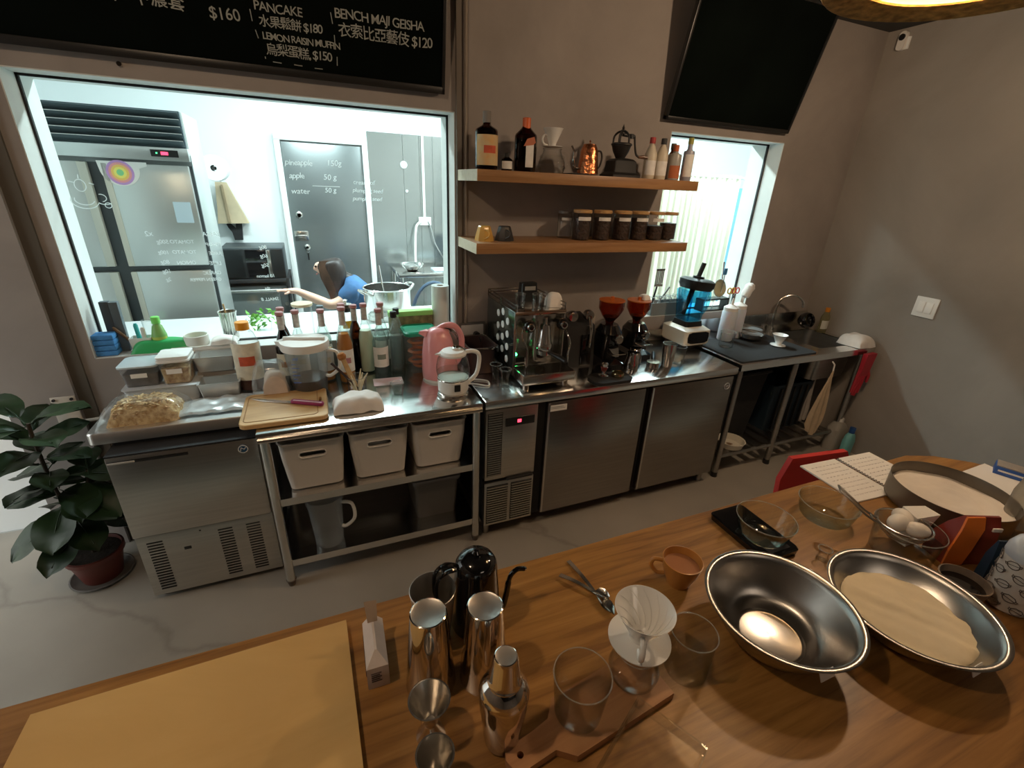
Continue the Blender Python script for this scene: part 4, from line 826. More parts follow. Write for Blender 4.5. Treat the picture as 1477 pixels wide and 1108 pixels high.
b = crumple(pillow(.15, .14, .15, 24, 20), .016, 50, 12); tag(M('plastic_bag', b, gl('bag_film2', (.97, .98, .98), (.92, .94, .95), .22, .12, .16), None, (-.655, -.215, W + .008)), 'upright clear plastic bag crumpled beside the syrup jug', 'plastic bag')
b = crumple(pillow(.10, .09, .11, 20, 16), .012, 60, 13); tag(M('paper_bag', b, pm('bag_beige', (.60, .50, .42), .8, noise=.1, scale=15), None, (-.640, -.245, W + .008)), 'beige paper-wrapped parcel inside the upright clear bag', 'bag')

# ------------------------------------------------------------ window sill, left part
t = T('sponge_stack', 'stack of new blue sponges in film at the left end of the sill', 'sponges', (-1.298, .045, SILL + .004))
for k in range(4): M('sponge', B().box(-.038, .038, -.032, .032, k * .024 + .001, k * .024 + .023, .004), SPONGE, t)
t = T('card_box', 'slim dark grey box leaning at the left end of the sill behind the sponges', 'box', (-1.262, .085, SILL + .004)); M('box_side', B().box(-.032, .0, -.014, .014, 0, .225, .002), pm('box_char', (.06, .075, .09), .5), t); M('box_front', B().box(.0, .032, -.014, .014, 0, .222, .002), pm('box_slate', (.11, .14, .16), .5), t)
t = T('tool_box', 'white open box holding markers and a brown spatula on the sill', 'box', (-1.178, .073, SILL + .004)); b = B(); b.loft([lv(rr(.075, .05, .004), 0), lv(rr(.084, .058, .004), .062), lv(rr(.078, .052, .004), .062), lv(rr(.07, .045, .004), .004)]); M('box_body', b, WPAINT, t)
for p0, p1, r_, mt, n_, l_, c_ in (((-.02, 0, .01), (-.085, -.01, .105), .007, pm('spatula_brown', (.20, .11, .05), .6), 'spatula', 'brown wooden spatula leaning out of the white box', 'spatula'), ((-.01, .01, .01), (-.015, .015, .11), .009, pm('teal_marker', (.05, .50, .52), .4), 'marker_pen', 'teal marker standing in the white box', 'pen'), ((.012, -.008, .01), (.015, -.01, .098), .009, WHITE, 'marker_pen', 'white marker standing in the white box', 'pen')):
    b = B(); b.tube([p0, p1], r_, 8); b.tube([p1, [p1[i] + (p1[i] - p0[i]) * .06 for i in range(3)]], r_ * .7, 8); tag(M(n_, b, mt, None, (-1.178, .073, SILL + .008)), l_, c_)
glassvessel('glass_cup', 'narrow clear cup standing behind the white tool box', 'cup', -1.150, .098, SILL + .005, [(0, 0), (.016, 0), (.018, .005), (.021, .128)])
bottle('sauce_bottle', 'green squeeze bottle with lime cap on the sill beside the tool box', 'bottle', -1.108, .066, SILL + .004, .152, .030, pm('green_bottle', (.20, .45, .12), .35), pm('lime', (.22, .75, .15), .4), pm('label_green_yellow', (.45, .55, .10), .6), None, .7, .013, .45, .72, .03, capr=.017, labz=(.1, .42))
b = B(); b.lathe([(.045, 0), (.049, .002), (.050, .044), (.047, .046), (.043, .044), (.043, .002), (.045, 0)], 32); tag(M('paper_tape_roll', b, pm('tape_white', (.72, .72, .66), .7), None, (-.965, .048, SILL + .022)), 'roll of wide white tape on the papers by the window', 'tape')
t = T('paper_stack', 'pile of white papers and cloth on the sill under the tape roll', 'papers', (-.945, .05, SILL + .005))
for k in range(4): M('sheet', B().box(-.12, .12, -.045, .045, k * .004, k * .004 + .0035), PAPER, t, (0, 0, 0), (0, 0, .03 * k))
b = crumple(pillow(.11, .09, .03, 18, 14), .006, 60, 15); tag(M('napkin', b, PAPER, None, (-.855, .045, SILL + .0225)), 'crumpled white napkin next to the tape roll', 'napkin')
t = T('steel_tumbler', 'ribbed steel tumbler wrapped in film, standing on the sill', 'cup', (-.842, .125 + .0 + .045, SILL + .005)); b = B(); pts = []
b.loft([[((r + .0015 * (-1) ** k) * math.cos(2 * PI * k / 40), (r + .0015 * (-1) ** k) * math.sin(2 * PI * k / 40), z) for k in range(40)] for r, z in ((.030, 0), (.032, .004), (.036, .12), (.040, .135), (.034, .133), (.028, .01))]); M('tumbler_body', b, CHROMEB, t); b = B(); b.tube([(.0, 0, .02), (-.01, .0, .17)], .004, 8); M('straw', b, BAMBOO, t)
t = T('food_box', 'green and brown box of kitchen wrap on the right end of the sill', 'box', (.028, .055, SILL + .005)); M('box_body', B().box(-.115, .115, -.025, .025, 0, .092, .002), pm('box_photo', (.22, .19, .09), .6, noise=.5, scale=30), t); M('green_top', B().box(-.117, .117, -.027, .027, .092, .118, .002), pm('box_lime', (.38, .72, .22), .5), t)
t = T('paper_towel_roll', 'upright roll of white paper towel at the right end of the window', 'paper towel', (.195, .060, SILL + .004)); b = B(); b.lathe([(.018, 0), (.047, 0), (.047, .245), (.018, .245), (.018, 0)], 40); M('paper_roll', b, pm('towel_paper', (.78, .82, .80), .9), t); b = B(); b.lathe([(.018, .002), (.018, .243), (.016, .243), (.016, .002), (.018, .002)], 24); M('card_core', b, pm('card', (.4, .3, .2), .8), t)

# writing on the big window pane (marker)
GY = .1105
def mk(s, x, z, size, mirror=False, jit=.06, sp=1.0):
    return txt('marker_writing', s, size, (x, GY, z), MARKER, win1, mirror=mirror, jit=jit, spacing=sp, shear=.15, depth=.0003, bold=.0001)
mk('pineapple', -.490, 1.760, .034, sp=.9); mk('150g', -.315, 1.765, .034)
mk('apple', -.480, 1.705, .034, sp=.9); mk('50 g', -.335, 1.705, .034)
mk('water', -.480, 1.640, .034); mk('50 g', -.335, 1.650, .030)
mk('cream of', -.205, 1.690, .028); mk('plumping seed', -.210, 1.655, .026, sp=.95); mk('pumpkin seed', -.213, 1.618, .026, sp=.95)
for s_, x, z, sz in (('x2', -1.045, 1.452, .030), ('500g', -.995, 1.420, .024), ('TOMATO', -.900, 1.420, .022), ('100g', -1.003, 1.376, .022), ('TOMATO', -.900, 1.376, .022), ('80g', -1.010, 1.334, .024), ('ONION', -.910, 1.330, .022), ('10g', -1.012, 1.294, .024), ('2g', -1.020, 1.258, .022), ('GREEN PEPPER', -.825, 1.254, .020),
    ('SALSA', -.795, 1.452, .026), ('CHOP', -.800, 1.408, .022), ('JUICE', -.803, 1.370, .022), ('LIME', -.812, 1.325, .024), ('GARLIC', -.820, 1.283, .022),
    ('80g', -.615, 1.395, .024), ('60g', -.617, 1.355, .024), ('50g', -.618, 1.312, .024), ('10 lemon', -.600, 1.262, .022), ('tbs', -.63, 1.205, .020), ('SMALL 8', -.600, 1.150, .022)):
    mk(s_, x, z, sz, True, .04, .95)
b = B()
def loopy(cx_, cz_, rx_, rz_, a0, a1, n=24): return [(cx_ + rx_ * math.cos(a0 + (a1 - a0) * k / n), GY, cz_ + rz_ * math.sin(a0 + (a1 - a0) * k / n)) for k in range(n + 1)]
for q in ((-1.245, 1.645, .018, .022, 0, 6.3), (-1.245, 1.588, .045, .030, 2.8, 6.0), (-1.245, 1.592, .032, .020, 2.8, 6.0), (-1.19, 1.60, .018, .014, -1.4, 1.8), (-1.172, 1.572, .011, .010, 0, 6.3), (-1.18, 1.585, .022, .010, 3.4, 5.8)): b.tube(loopy(*q), .0016, 5)
for x0, z0, x1, z1 in ((-1.280, 1.660, -1.262, 1.655), (-1.215, 1.655, -1.200, 1.650), (-1.245, 1.67, -1.243, 1.685)): b.tube([(x0, GY, z0), (x1, GY, z1)], .0016, 5)
M('marker_drawing', b, MARKER, win1)
b = B(); b.tube([(-.385, GY, 1.676), (-.265, GY, 1.676)], .0015, 5); M('marker_line', b, MARKER, win1)

# ------------------------------------------------------------ kitchen beyond the window
kf = T('upright_fridge', 'tall stainless four-door fridge with dark louvered top in the kitchen', 'fridge', (-1.04, 1.20, 0))
M('cabinet', B().box(-1.2, 0, .02, .46, .12, 2.03, .004), pm('fridge_side', (.62, .66, .64), .35, .6), kf)
M('frame_front', B().box(-1.2, 0, -.004, .02, .12, 1.80), pm('gasket_black', (.05, .06, .065), .5), kf)
for x0, x1 in ((-.42, -.015), (-1.18, -.535)):
    for z0, z1 in ((1.160, 1.742), (.16, 1.128)):
        d = M('door', B().box(x0, x1, -.035, -.004, z0, z1, .006), pm('kitchen_steel', (.58, .60, .58), .34, .75, noise=.04, scale=3), kf)
        hx0, hx1 = (x0 - .02, x0 + .012) if x0 > -.5 else (x1 - .012, x1 + .03)
        M('handle_strip', B().box(hx0, hx1, -.038, -.006, z0 + .002, z1 - .002, .003), pm('handle_beige', (.58, .56, .48), .4), d)
cp = M('control_strip', B().box(-1.2, 0, -.04, .02, 1.765, 1.835, .003), pm('strip_steel', (.60, .63, .62), .3, .7), kf)
M('display', B().box(-.185, -.05, -.043, -.039, 1.785, 1.822), BLACK, cp); M('red_light', B().box(-.135, -.10, -.045, -.042, 1.795, 1.812), pm('red_led', (1, .05, .1), .5, emit=(1, .05, .12), es=3), cp); M('green_light', B().box(-.160, -.152, -.045, -.042, 1.80, 1.808), pm('green_led', (.1, 1, .3), .5, emit=(.1, 1, .3), es=2), cp)
M('shadow_strip', B().box(-1.2, 0, -.008, .02, 1.742, 1.765), pm('grey_strip', (.22, .24, .24), .5), kf)
lb_ = M('louver_backing', B().box(-1.2, -.01, -.01, .02, 1.835, 2.03), pm('louver_black', (.035, .06, .07), .5), kf)
me = B().loft([[(-1.2, -.012, -.012), (-.012, -.012, -.012), (-.012, -.009, -.012), (-1.2, -.009, -.012)], [(-1.2, -.040, .018), (-.012, -.040, .018), (-.012, -.036, .020), (-1.2, -.036, .020)]]).mesh('louver_slat', pm('slat_dark', (.06, .085, .095), .35))
rep('louver_slat', me, kf, [(0, 0, 1.855 + .037 * k) for k in range(5)])
me = B().box(-1.2, -.012, -.042, -.038, -.0015, .0015).mesh('slat_edge', WHITE); rep('slat_edge', me, kf, [(0, 0, 1.8735 + .037 * k) for k in range(4)])
for x in (-1.12, -.08): M('foot', B().cyl(.025, 0, .12, (x, .1), 12), BLACK, kf)
t = T('sticker', 'round pot-shaped rainbow sticker with flat top on the upright fridge door', 'sticker', (-1.395, 1.163, 1.695))
def half(r, z0=0): return [(r * math.cos(PI + PI * k / 16), z0 + r * .95 * math.sin(PI + PI * k / 16)) for k in range(17)]
M('sticker_back', B().slab([(-.100, .055), (.135, .055), (.135, .035), (.095, .02)] + list(reversed(half(.095, .015)))[0:], -.001, 0), PAPER, t)
for i, (r, c_) in enumerate(((.066, (.55, .3, .62)), (.054, (.85, .35, .35)), (.042, (.92, .60, .15)), (.030, (.90, .82, .2)), (.017, (.25, .65, .30)))):
    b = B(); b.lathe([(0, -.0015 - i * .0004), (r, -.0015 - i * .0004), (r, -.001), (0, -.001)], 24, (0, 0, -.004), axis='Y'); M('colour_ring', b, pm('ring_%d' % i, c_, .5), t)
t = T('sticker', 'pale blue square notice stuck low on the fridge door', 'sticker', (-1.13, 1.163, 1.48)); M('notice', B().box(-.045, .045, -.0012, 0, -.06, .06), pm('notice_blue', (.62, .76, .85), .6), t)
# rack with microwave and oven
t = T('equipment_rack', 'black metal rack carrying the microwave in the kitchen', 'rack', (-.92, 2.32, 0))
for z in (.30, .86): M('rack_shelf', B().box(-.27, .27, -.24, .24, z, z + .03, .003), BLACKM, t)
for x in (-.26, .26):
    for y in (-.23, .23): M('rack_post', B().cyl(.014, 0, .89, (x, y), 12), BLACKM, t)
t = T('microwave_oven', 'black microwave with silver handle strip on the kitchen rack', 'microwave', (-.90, 2.30, .891)); M('case', B().box(-.235, .235, -.19, .19, 0, .255, .006), pm('mw_black', (.05, .06, .065), .4), t); M('door', B().box(-.23, .10, -.205, -.19, .012, .245, .004), GLOSSK, t); M('handle', B().box(.105, .135, -.222, -.19, .02, .24, .004), CHROMEB, t); M('control_panel', B().box(.14, .232, -.203, -.19, .012, .245, .003), BLACK, t)
t = T('toaster_oven', 'grey glass-fronted oven under the microwave', 'oven', (-.90, 2.30, .331)); M('case', B().box(-.24, .24, -.2, .2, 0, .50, .006), pm('oven_dark', (.10, .11, .11), .4, .5), t); M('door', B().box(-.215, .16, -.215, -.2, .03, .44, .005), pm('oven_glass', (.22, .24, .23), .2, .4), t); b = B(); b.tube([(-.21, -.235, .465), (.18, -.235, .465)], .014, 10); M('handle', b, CHROMEB, t)
for k in range(3): b = B(); b.cyl(.016, -.225, -.2, (.205, .1 + k * .12), 14, axis='Y'); M('knob', b, CHROMEB, t)
# items on the kitchen wall
t = T('paper_roll', 'white toilet-style paper roll on a holder beside the fridge', 'paper roll', (-1.075, 2.30, 1.745)); b = B(); b.lathe([(.022, -.10), (.092, -.10), (.095, -.09), (.095, .05), (.022, .05), (.022, -.10)], 36, axis='Y'); M('roll', b, pm('roll_paper', (.88, .9, .88), .9), t); b = B(); b.tube([(0, -.105, 0), (0, .40, 0)], .012, 8); M('holder', b, DARK, t)
t = T('hanging_paper_bag', 'folded brown paper bag hanging on the kitchen wall', 'bag', (-1.08, 2.64, 1.30)); b = B(); b.loft([[(-.10, -.05, 0), (.14, -.05, 0), (.14, .04, 0), (-.10, .04, 0)], [(-.085, -.045, .12), (.10, -.06, .12), (.10, .04, .12), (-.085, .04, .12)], [(-.07, -.01, .34), (.02, -.02, .34), (.02, .02, .34), (-.07, .02, .34)]]); crumple(b, .01, 15, 3); M('bag_body', b, pm('kraft', (.58, .46, .30), .8, noise=.1, scale=10), t)
M('bag_fold', B().loft([[(-.015, -.068, .01), (.005, -.068, .01), (.005, -.05, .01), (-.015, -.05, .01)], [(-.025, -.045, .32), (-.01, -.045, .32), (-.01, -.02, .32), (-.025, -.02, .32)]]), pm('kraft_dark', (.34, .25, .15), .8), t); M('hook', B().tube([(-.025, .0, .33), (-.025, .05, .37)], .006, 6), CHROMEB, t)
t = T('oven_mitt', 'black oven mitt hanging upside down above the microwave', 'mitt', (-1.05, 2.66, 1.15)); b = B(); b.slab([(-.03, 0), (.035, 0), (.045, .10), (.05, .17), (.03, .19), (.005, .18), (-.005, .10), (-.05, .15), (-.075, .14), (-.065, .11), (-.04, .07)], -.015, .02); M('mitt_body', b, BLACKM, t)
# kitchen door
kd = T('kitchen_door', 'grey steel security door in the back wall of the kitchen', 'door', (-.24, 2.70, 0))
DG = pm('door_grey', (.24, .26, .26), .28, .7, noise=.04, scale=2)
M('door_leaf', B().box(-.345, .345, -.03, -.005, .03, 1.995, .003), DG, kd)
for q in ((-.40, -.35, 0, 2.004), (.35, .40, 0, 2.004), (-.40, .40, 2.005, 2.06)): M('door_frame', B().box(q[0], q[1], -.055, 0, q[2], q[3], .003), WPAINT, kd)
b = B(); b.lathe([(.018, -.042), (.032, -.036), (.032, -.03), (0, -.03)], 20, (-.27, 0, 1.375), axis='Y'); M('deadbolt', b, CHROMEB, kd)
h_ = M('handle_plate', B().box(-.335, -.21, -.036, -.03, 1.14, 1.23, .003), CHROMEB, kd); M('handle', B().box(-.335, -.22, -.06, -.034, 1.175, 1.195, .006), CHROME, h_)
b = B(); b.lathe([(.012, -.045), (.028, -.038), (.028, -.03), (0, -.03)], 20, (-.235, 0, 1.08), axis='Y'); M('key_lock', b, CHROMEB, kd)
t = T('keys', 'bunch of keys hanging from the kitchen door lock', 'keys', (-.475, 2.655, 1.06)); b = B(); b.tube([(.012 * math.cos(a), 0, -.02 + .012 * math.sin(a)) for a in [k * PI / 6 for k in range(13)]], .0025, 6); M('key_ring', b, CHROME, t); M('key', B().box(-.006, .006, -.002, .002, -.10, -.035), BLACK, t)
# steel wall panels
for i, (x0, x1) in enumerate(((.165, .495), (.498, .655), (.658, .79), (.793, 1.32))):
    struct('trim_%d' % (4 + i), B().box(x0, x1, 2.688, 2.70, .02, 2.13), pm('wall_steel_%d' % i, (.44, .47, .46), .22, .85, noise=.05, scale=1.5, bump=.03))
t = T('power_socket', 'white double socket on the steel wall panel with cables hanging', 'socket', (.69, 2.685, 1.335)); M('socket_plate', B().box(-.065, .065, -.03, 0, -.04, .04, .003), WHITE, t); M('conduit', B().box(-.012, .012, -.015, 0, .04, .80), WHITE, t)
b = B(); b.tube(curve([(-.04, -.03, -.0), (-.10, -.06, -.05), (-.13, -.12, -.22), (-.15, -.20, -.40)], 6), .012, 8); M('white_cable', b, WHITE, t)
b = B(); b.tube(curve([(.03, -.03, 0), (.06, -.05, -.08), (.09, -.08, -.22), (.16, -.14, -.36)], 6), .006, 8); M('black_cable', b, GREY, t)
for x, z, r_, l in ((.50, 1.86, .035, 'round white hook disc on the steel wall panels'), (.52, 1.62, .014, 'tiny round white magnet low on the steel wall panels')): b = B(); b.lathe([(0, -.012), (r_ * .8, -.012), (r_, -.006), (r_, 0), (0, 0)], 20, axis='Y'); tag(M('wall_disc', b, WPAINT, None, (x, 2.687, z)), l, 'hook')
# back table with bowls
t = T('steel_prep_table', 'small stainless prep table against the steel panels', 'table', (.66, 2.36, 0)); M('table_top', B().box(-.36, .42, -.27, .27, .86, .90, .004), STEELH, t)
for x in (-.33, .39):
    for y in (-.24, .24): M('leg', B().cyl(.018, 0, .86, (x, y), 12), CHROMEB, t)
M('lower_shelf', B().box(-.34, .40, -.25, .25, .30, .32), STEELH, t)
t = glassvessel('mixing_bowl', 'shiny bowl on the far prep table by the steel panels', 'bowl', .46, 2.26, .902, [(0, 0), (.05, 0), (.09, .03), (.12, .065)], CHROME)
tag(M('cutlery_tray', B().box(-.14, .14, -.08, .08, 0, .015, .003), pm('tray_pale', (.65, .75, .8), .5), None, (.80, 2.25, .902)), 'flat pale blue tray next to the shiny bowl', 'tray')
t = T('monitor', 'dark flat screen standing at the right end of the far prep table', 'screen', (.93, 2.45, .902)); M('screen_panel', B().box(-.09, .12, -.015, .01, .02, .28, .004), pm('screen_dark', (.05, .08, .12), .3), t); M('stand', B().box(-.05, .08, -.05, .05, 0, .02, .002), BLACK, t)
t = T('metal_chair', 'dark blue-grey round-backed chair in the kitchen behind the towel roll', 'chair', (.47, 1.30, 0)); M('seat', B().cyl(.19, .44, .47, (0, 0), 24), pm('chair_blue', (.06, .10, .16), .5), t); b = B(); b.tube([(.19 * math.cos(a), .10, .62 + .33 * math.sin(a)) for a in [PI * k / 14 for k in range(15)]] , .014, 8); b.tube([(-.19, .10, .46), (-.19, .10, .62)], .014, 8); b.tube([(.19, .10, .46), (.19, .10, .62)], .014, 8); M('back_hoop', b, pm('chair_blue2', (.06, .10, .16), .5), t)
for x in (-.13, .13):
    for y in (-.13, .13): b = B(); b.tube([(x, y, .44), (x * 1.35, y * 1.35, 0)], .012, 8); M('leg', b, BLACKM, t)
# counter right behind the window
t = T('kitchen_counter', 'long white-topped kitchen counter just behind the big window', 'counter', (-.5, .62, 0)); M('counter_top', B().box(-1.10, 1.75, -.36, .20, .865, .905, .004), pm('counter_white', (.72, .75, .75), .3), t)
M('counter_shelf', B().box(-1.08, 1.73, -.33, .18, .30, .33), STEELH, t)
for x in (-1.06, .3, 1.71):
    for y in (-.32, .16): M('leg', B().box(x - .02, x + .02, y - .02, y + .02, 0, .865), STEEL, t)
t = T('stock_pot', 'large open stock pot with loop handles on the kitchen counter', 'pot', (-.020, .56, .906)); b = B(); b.lathe([(0, 0), (.135, 0), (.142, .008), (.142, .19), (.148, .195), (.142, .199), (.137, .195), (.137, .012), (0, .01)], 48); M('pot_body', b, STEELH, t)
for a in (.5, PI + .5): b = B(); c_, s_ = math.cos(a), math.sin(a); b.tube(curve([(c_ * .142 - s_ * .04, s_ * .142 + c_ * .04, .165), (c_ * .185 - s_ * .03, s_ * .185 + c_ * .03, .195), (c_ * .185 + s_ * .03, s_ * .185 - c_ * .03, .195), (c_ * .142 + s_ * .04, s_ * .142 - c_ * .04, .165)], 5), .007, 8); M('handle', b, CHROMEB, t)
b = B(); b.tube([(0, .05, .02), (-.03, .10, .30)], .006, 8); b.lathe([(0, .0), (.04, .01), (.045, .03)], 16, (0, .05, .01)); tag(M('ladle', b, CHROME, None, (-.020, .56, .918)), 'steel ladle standing in the open stock pot', 'ladle')
t = T('herb_pot', 'clear box of fresh green basil on the kitchen counter', 'plant', (-.735, .37, .906)); b = B(); b.loft([lv(rr(.10, .08, .01), 0), lv(rr(.13, .10, .01), .085)], True, False); M('clear_box', b, GLASS, t)
lf = B(); lf.loft([[(0, 0, 0)] * 1 + [(.012, .012, .004), (.0, .036, .0), (-.012, .012, .004)], [(0, 0, .001), (.012, .012, .005), (0, .036, .001), (-.012, .012, .005)]]); BASIL = pm('basil', (.16, .48, .05), .5, noise=.3, scale=20); lf = lf.mesh('leaf', BASIL)
rn = random.Random(2)
for k in range(46): ob('leaf', lf, t, (rn.uniform(-.05, .075), rn.uniform(-.04, .04), rn.uniform(.05, .125)), (rn.uniform(-.9, .9), rn.uniform(-.9, .9), rn.uniform(0, 6.3)))
t = T('sheet_tray', 'white rounded tray on the kitchen counter beside the basil', 'tray', (-.64, .345, .906)); b = B(); b.loft([lv(rr(.22, .12, .02, 5, .02, -.03), 0), lv(rr(.26, .15, .025, 5, .02, -.03), .03), lv(rr(.25, .14, .022, 5, .02, -.03), .028)]); M('tray_body', b, pm('tray_bluewhite', (.74, .82, .86), .4), t)
# woman
def skinmesh(name, verts, edges, mat, sub=2, root=0):
    me = bpy.data.meshes.new(name); me.from_pydata([v[:3] for v in verts], edges, []); o = bpy.data.objects.new('t', me); COL.objects.link(o)
    m = o.modifiers.new('s', 'SKIN'); m.use_smooth_shade = True
    sv = me.skin_vertices[0].data
    for i, v in enumerate(verts): sv[i].radius = (v[3], v[4] if len(v) > 4 else v[3]); sv[i].use_root = (i == root)
    s = o.modifiers.new('u', 'SUBSURF'); s.levels = sub; s.render_levels = sub
    dg = bpy.context.evaluated_depsgraph_get(); r = bpy.data.meshes.new_from_object(o.evaluated_get(dg)); bpy.data.objects.remove(o); r.name = name
    r.materials.clear(); r.materials.append(mat)
    for p_ in r.polygons: p_.use_smooth = True; p_.material_index = 0
    return r
wp = T('person', 'woman with long dark hair in a blue denim shirt reaching left, seen from behind', 'person', (.0, 1.52, 0))
V = [(0, 0, .52, .13, .11), (-.05, 0, .66, .115, .10), (-.12, 0, .80, .13, .10), (-.18, 0, .89, .10, .08), (-.255, -.0, .965, .045), (-.31, 0, 1.02, .060), (-.345, 0, 1.075, .085, .092), (-.345, 0, 1.125, .072, .080),
     (-.19, -.14, .865, .052), (-.34, -.17, .81, .042), (-.48, -.15, .88, .036), (-.565, -.14, .925, .026), (-.62, -.14, .935, .026, .016), (-.655, -.14, .932, .022, .012),
     (-.16, .15, .865, .052), (-.24, .18, .66, .042), (-.38, .15, .60, .034), (-.46, .13, .60, .024),
     (.0, -.09, .52, .09), (-.36, -.11, .50, .062), (-.34, -.11, .10, .04), (-.44, -.11, .045, .035), (0, .09, .52, .09), (-.36, .11, .50, .062), (-.34, .11, .10, .04), (-.44, .11, .045, .035),
     (-.425, 0, 1.065, .018), (-.438, 0, 1.06, .009)]
Ed = [(0, 1), (1, 2), (2, 3), (3, 4), (4, 5), (5, 6), (6, 7), (3, 8), (8, 9), (9, 10), (10, 11), (11, 12), (12, 13), (3, 14), (14, 15), (15, 16), (16, 17), (0, 18), (18, 19), (19, 20), (20, 21), (0, 22), (22, 23), (23, 24), (24, 25), (6, 26), (26, 27)]
for k, (dy, dz, ln) in enumerate(((-.018, .004, .045), (-.007, .006, .052), (.005, .004, .048), (.016, -.001, .038), (-.026, -.012, .034))):   # five fingers
    bx = -.655 if k < 4 else -.622
    i0 = len(V); V += [(bx - .006, -.14 + dy, .932 + dz, .0085), (bx - ln * .6, -.14 + dy * 1.3, .932 + dz * 1.3, .0075), (bx - ln, -.14 + dy * 1.4, .926 + dz, .006)]; Ed += [(13 if k < 4 else 12, i0), (i0, i0 + 1), (i0 + 1, i0 + 2)]
ob('body', skinmesh('body', V, Ed, SKIN), wp)
for s_ in (-1, 1): b = B(); b.lathe([(0, -.009), (.008, -.005), (.009, 0), (.008, .005), (0, .009)], 10, (-.420, s_ * .032, 1.085)); M('eye', b, pm('eye_dark', (.04, .02, .015), .2), wp)
b = B(); b.tube([(-.412, -.022, 1.025), (-.420, 0, 1.022), (-.412, .022, 1.025)], [.004, .006, .004], 6); M('mouth', b, pm('lips', (.55, .2, .18), .5), wp)
SV = [(0, 0, .54, .155, .125), (-.05, 0, .67, .14, .12), (-.10, 0, .82, .17, .13), (-.15, 0, .92, .14, .10), (-.20, 0, .955, .080), (-.17, -.14, .895, .088), (-.28, -.16, .835, .068), (-.14, .15, .895, .085), (-.21, .18, .74, .060)]
ob('shirt', skinmesh('shirt', SV, [(0, 1), (1, 2), (2, 3), (3, 4), (3, 5), (5, 6), (3, 7), (7, 8)], DENIM), wp)
TV = [(0, 0, .53, .15, .12), (.0, -.09, .52, .10), (-.36, -.11, .50, .074), (-.34, -.11, .10, .055), (0, .09, .52, .10), (-.36, .11, .50, .074), (-.34, .11, .10, .055)]
ob('trousers', skinmesh('trousers', TV, [(0, 1), (1, 2), (2, 3), (0, 4), (4, 5), (5, 6)], TROUS), wp)
for s_ in (-.11, .11): M('shoe', B().loft([lv(rr(.20, .08, .03, 4, -.40, s_), 0), lv(rr(.20, .08, .03, 4, -.40, s_), .03), lv(rr(.10, .06, .025, 4, -.35, s_), .075)]), WHITE, wp)
HV = [(-.332, 0, 1.140, .098, .100), (-.318, 0, 1.085, .108, .112), (-.295, -.02, 1.00, .080, .09), (-.275, -.085, .91, .045, .03), (-.29, -.12, .83, .035, .025), (-.30, -.125, .77, .016, .014), (-.235, .02, .975, .06, .07), (-.15, .03, .945, .045, .06), (-.07, .04, .855, .028, .045), (.0, .04, .78, .012, .02)]
ob('hair', skinmesh('hair', HV, [(0, 1), (1, 2), (2, 3), (3, 4), (4, 5), (2, 6), (6, 7), (7, 8), (8, 9)], HAIR), wp)
b = B()
for k in range(26):
    y = -.115 + .0046 * k * 1.0; f = k / 25
    b.tube(curve([(-.385 + .12 * f, -.085 + .05 * f, 1.13), (-.39 + .12 * f, -.11 + .03 * f, 1.03), (-.345 + .09 * f, -.125 + .03 * f, .90), (-.325 + .06 * f, -.15 + .04 * f, .79 + .02 * math.sin(k * 2.3))], 4), [.009] * 9 + [.007, .006, .004, .002], 5)
M('hair_strands', b, pm('hair_brown', (.055, .026, .014), .45, noise=.4, scale=20), wp)['kind'] = 'stuff'
t = T('stool', 'round stool under the seated woman', 'stool', (.0, 1.52, 0)); M('seat', B().cyl(.16, .385, .415, (0, 0), 24, bev=.008), BLACK, t)
for a in range(4): b = B(); c_, s_ = math.cos(a * PI / 2 + .7), math.sin(a * PI / 2 + .7); b.tube([(c_ * .11, s_ * .11, .385), (c_ * .17, s_ * .17, 0)], .011, 8); M('leg', b, CHROMEB, t)
# curtain, lockers
t = T('curtain', 'cream gathered curtain hanging beyond the small window', 'curtain', (2.78, 1.62, 0)); b = B(); n = 150; rows = []
for z, am in ((.30, .030), (.9, .028), (1.5, .022), (1.84, .014), (1.885, .006), (1.905, .010)):
    rows.append([(1.06 * i / n + .004 * math.sin(i * .9 + z), am * math.sin(i * .62 + .6 * math.sin(i * .11)) + am * .4 * math.sin(i * .27), z + .004 * math.sin(i * 1.7) * (z > 1.8)) for i in range(n + 1)])
b.loft(rows, False, False, closed=False); M('curtain_cloth', b, pm('curtain_cream', (.74, .72, .60), .9, sub=.1), t, smooth=80)
b = B(); b.tube([(-.1, 0, 1.885), (1.2, 0, 1.885)], .008, 8); M('curtain_rod', b, WHITE, t); M('rod_post', B().tube([(1.2, 0, 1.885), (1.2, .6, 1.885), (1.2, 1.07, 1.885)], .008, 8), WHITE, t); M('rod_post', B().tube([(-.1, 0, 1.885), (-.1, 1.07, 1.885)], .008, 8), WHITE, t)
t = T('locker', 'light blue metal locker seen past the curtain edge', 'locker', (4.30, 2.25, 0)); M('locker_body', B().box(-.25, .40, 0, .42, 0, 1.80, .005), pm('locker_blue', (.22, .50, .66), .45), t)
for k in range(4): M('locker_vent', B().box(-.12, .1, -.004, .001, 1.50 + k * .03, 1.51 + k * .03), GREY, t)
for k in range(3): M('locker_vent', B().box(-.12, .1, -.004, .001, .95 + k * .03, .96 + k * .03), GREY, t)

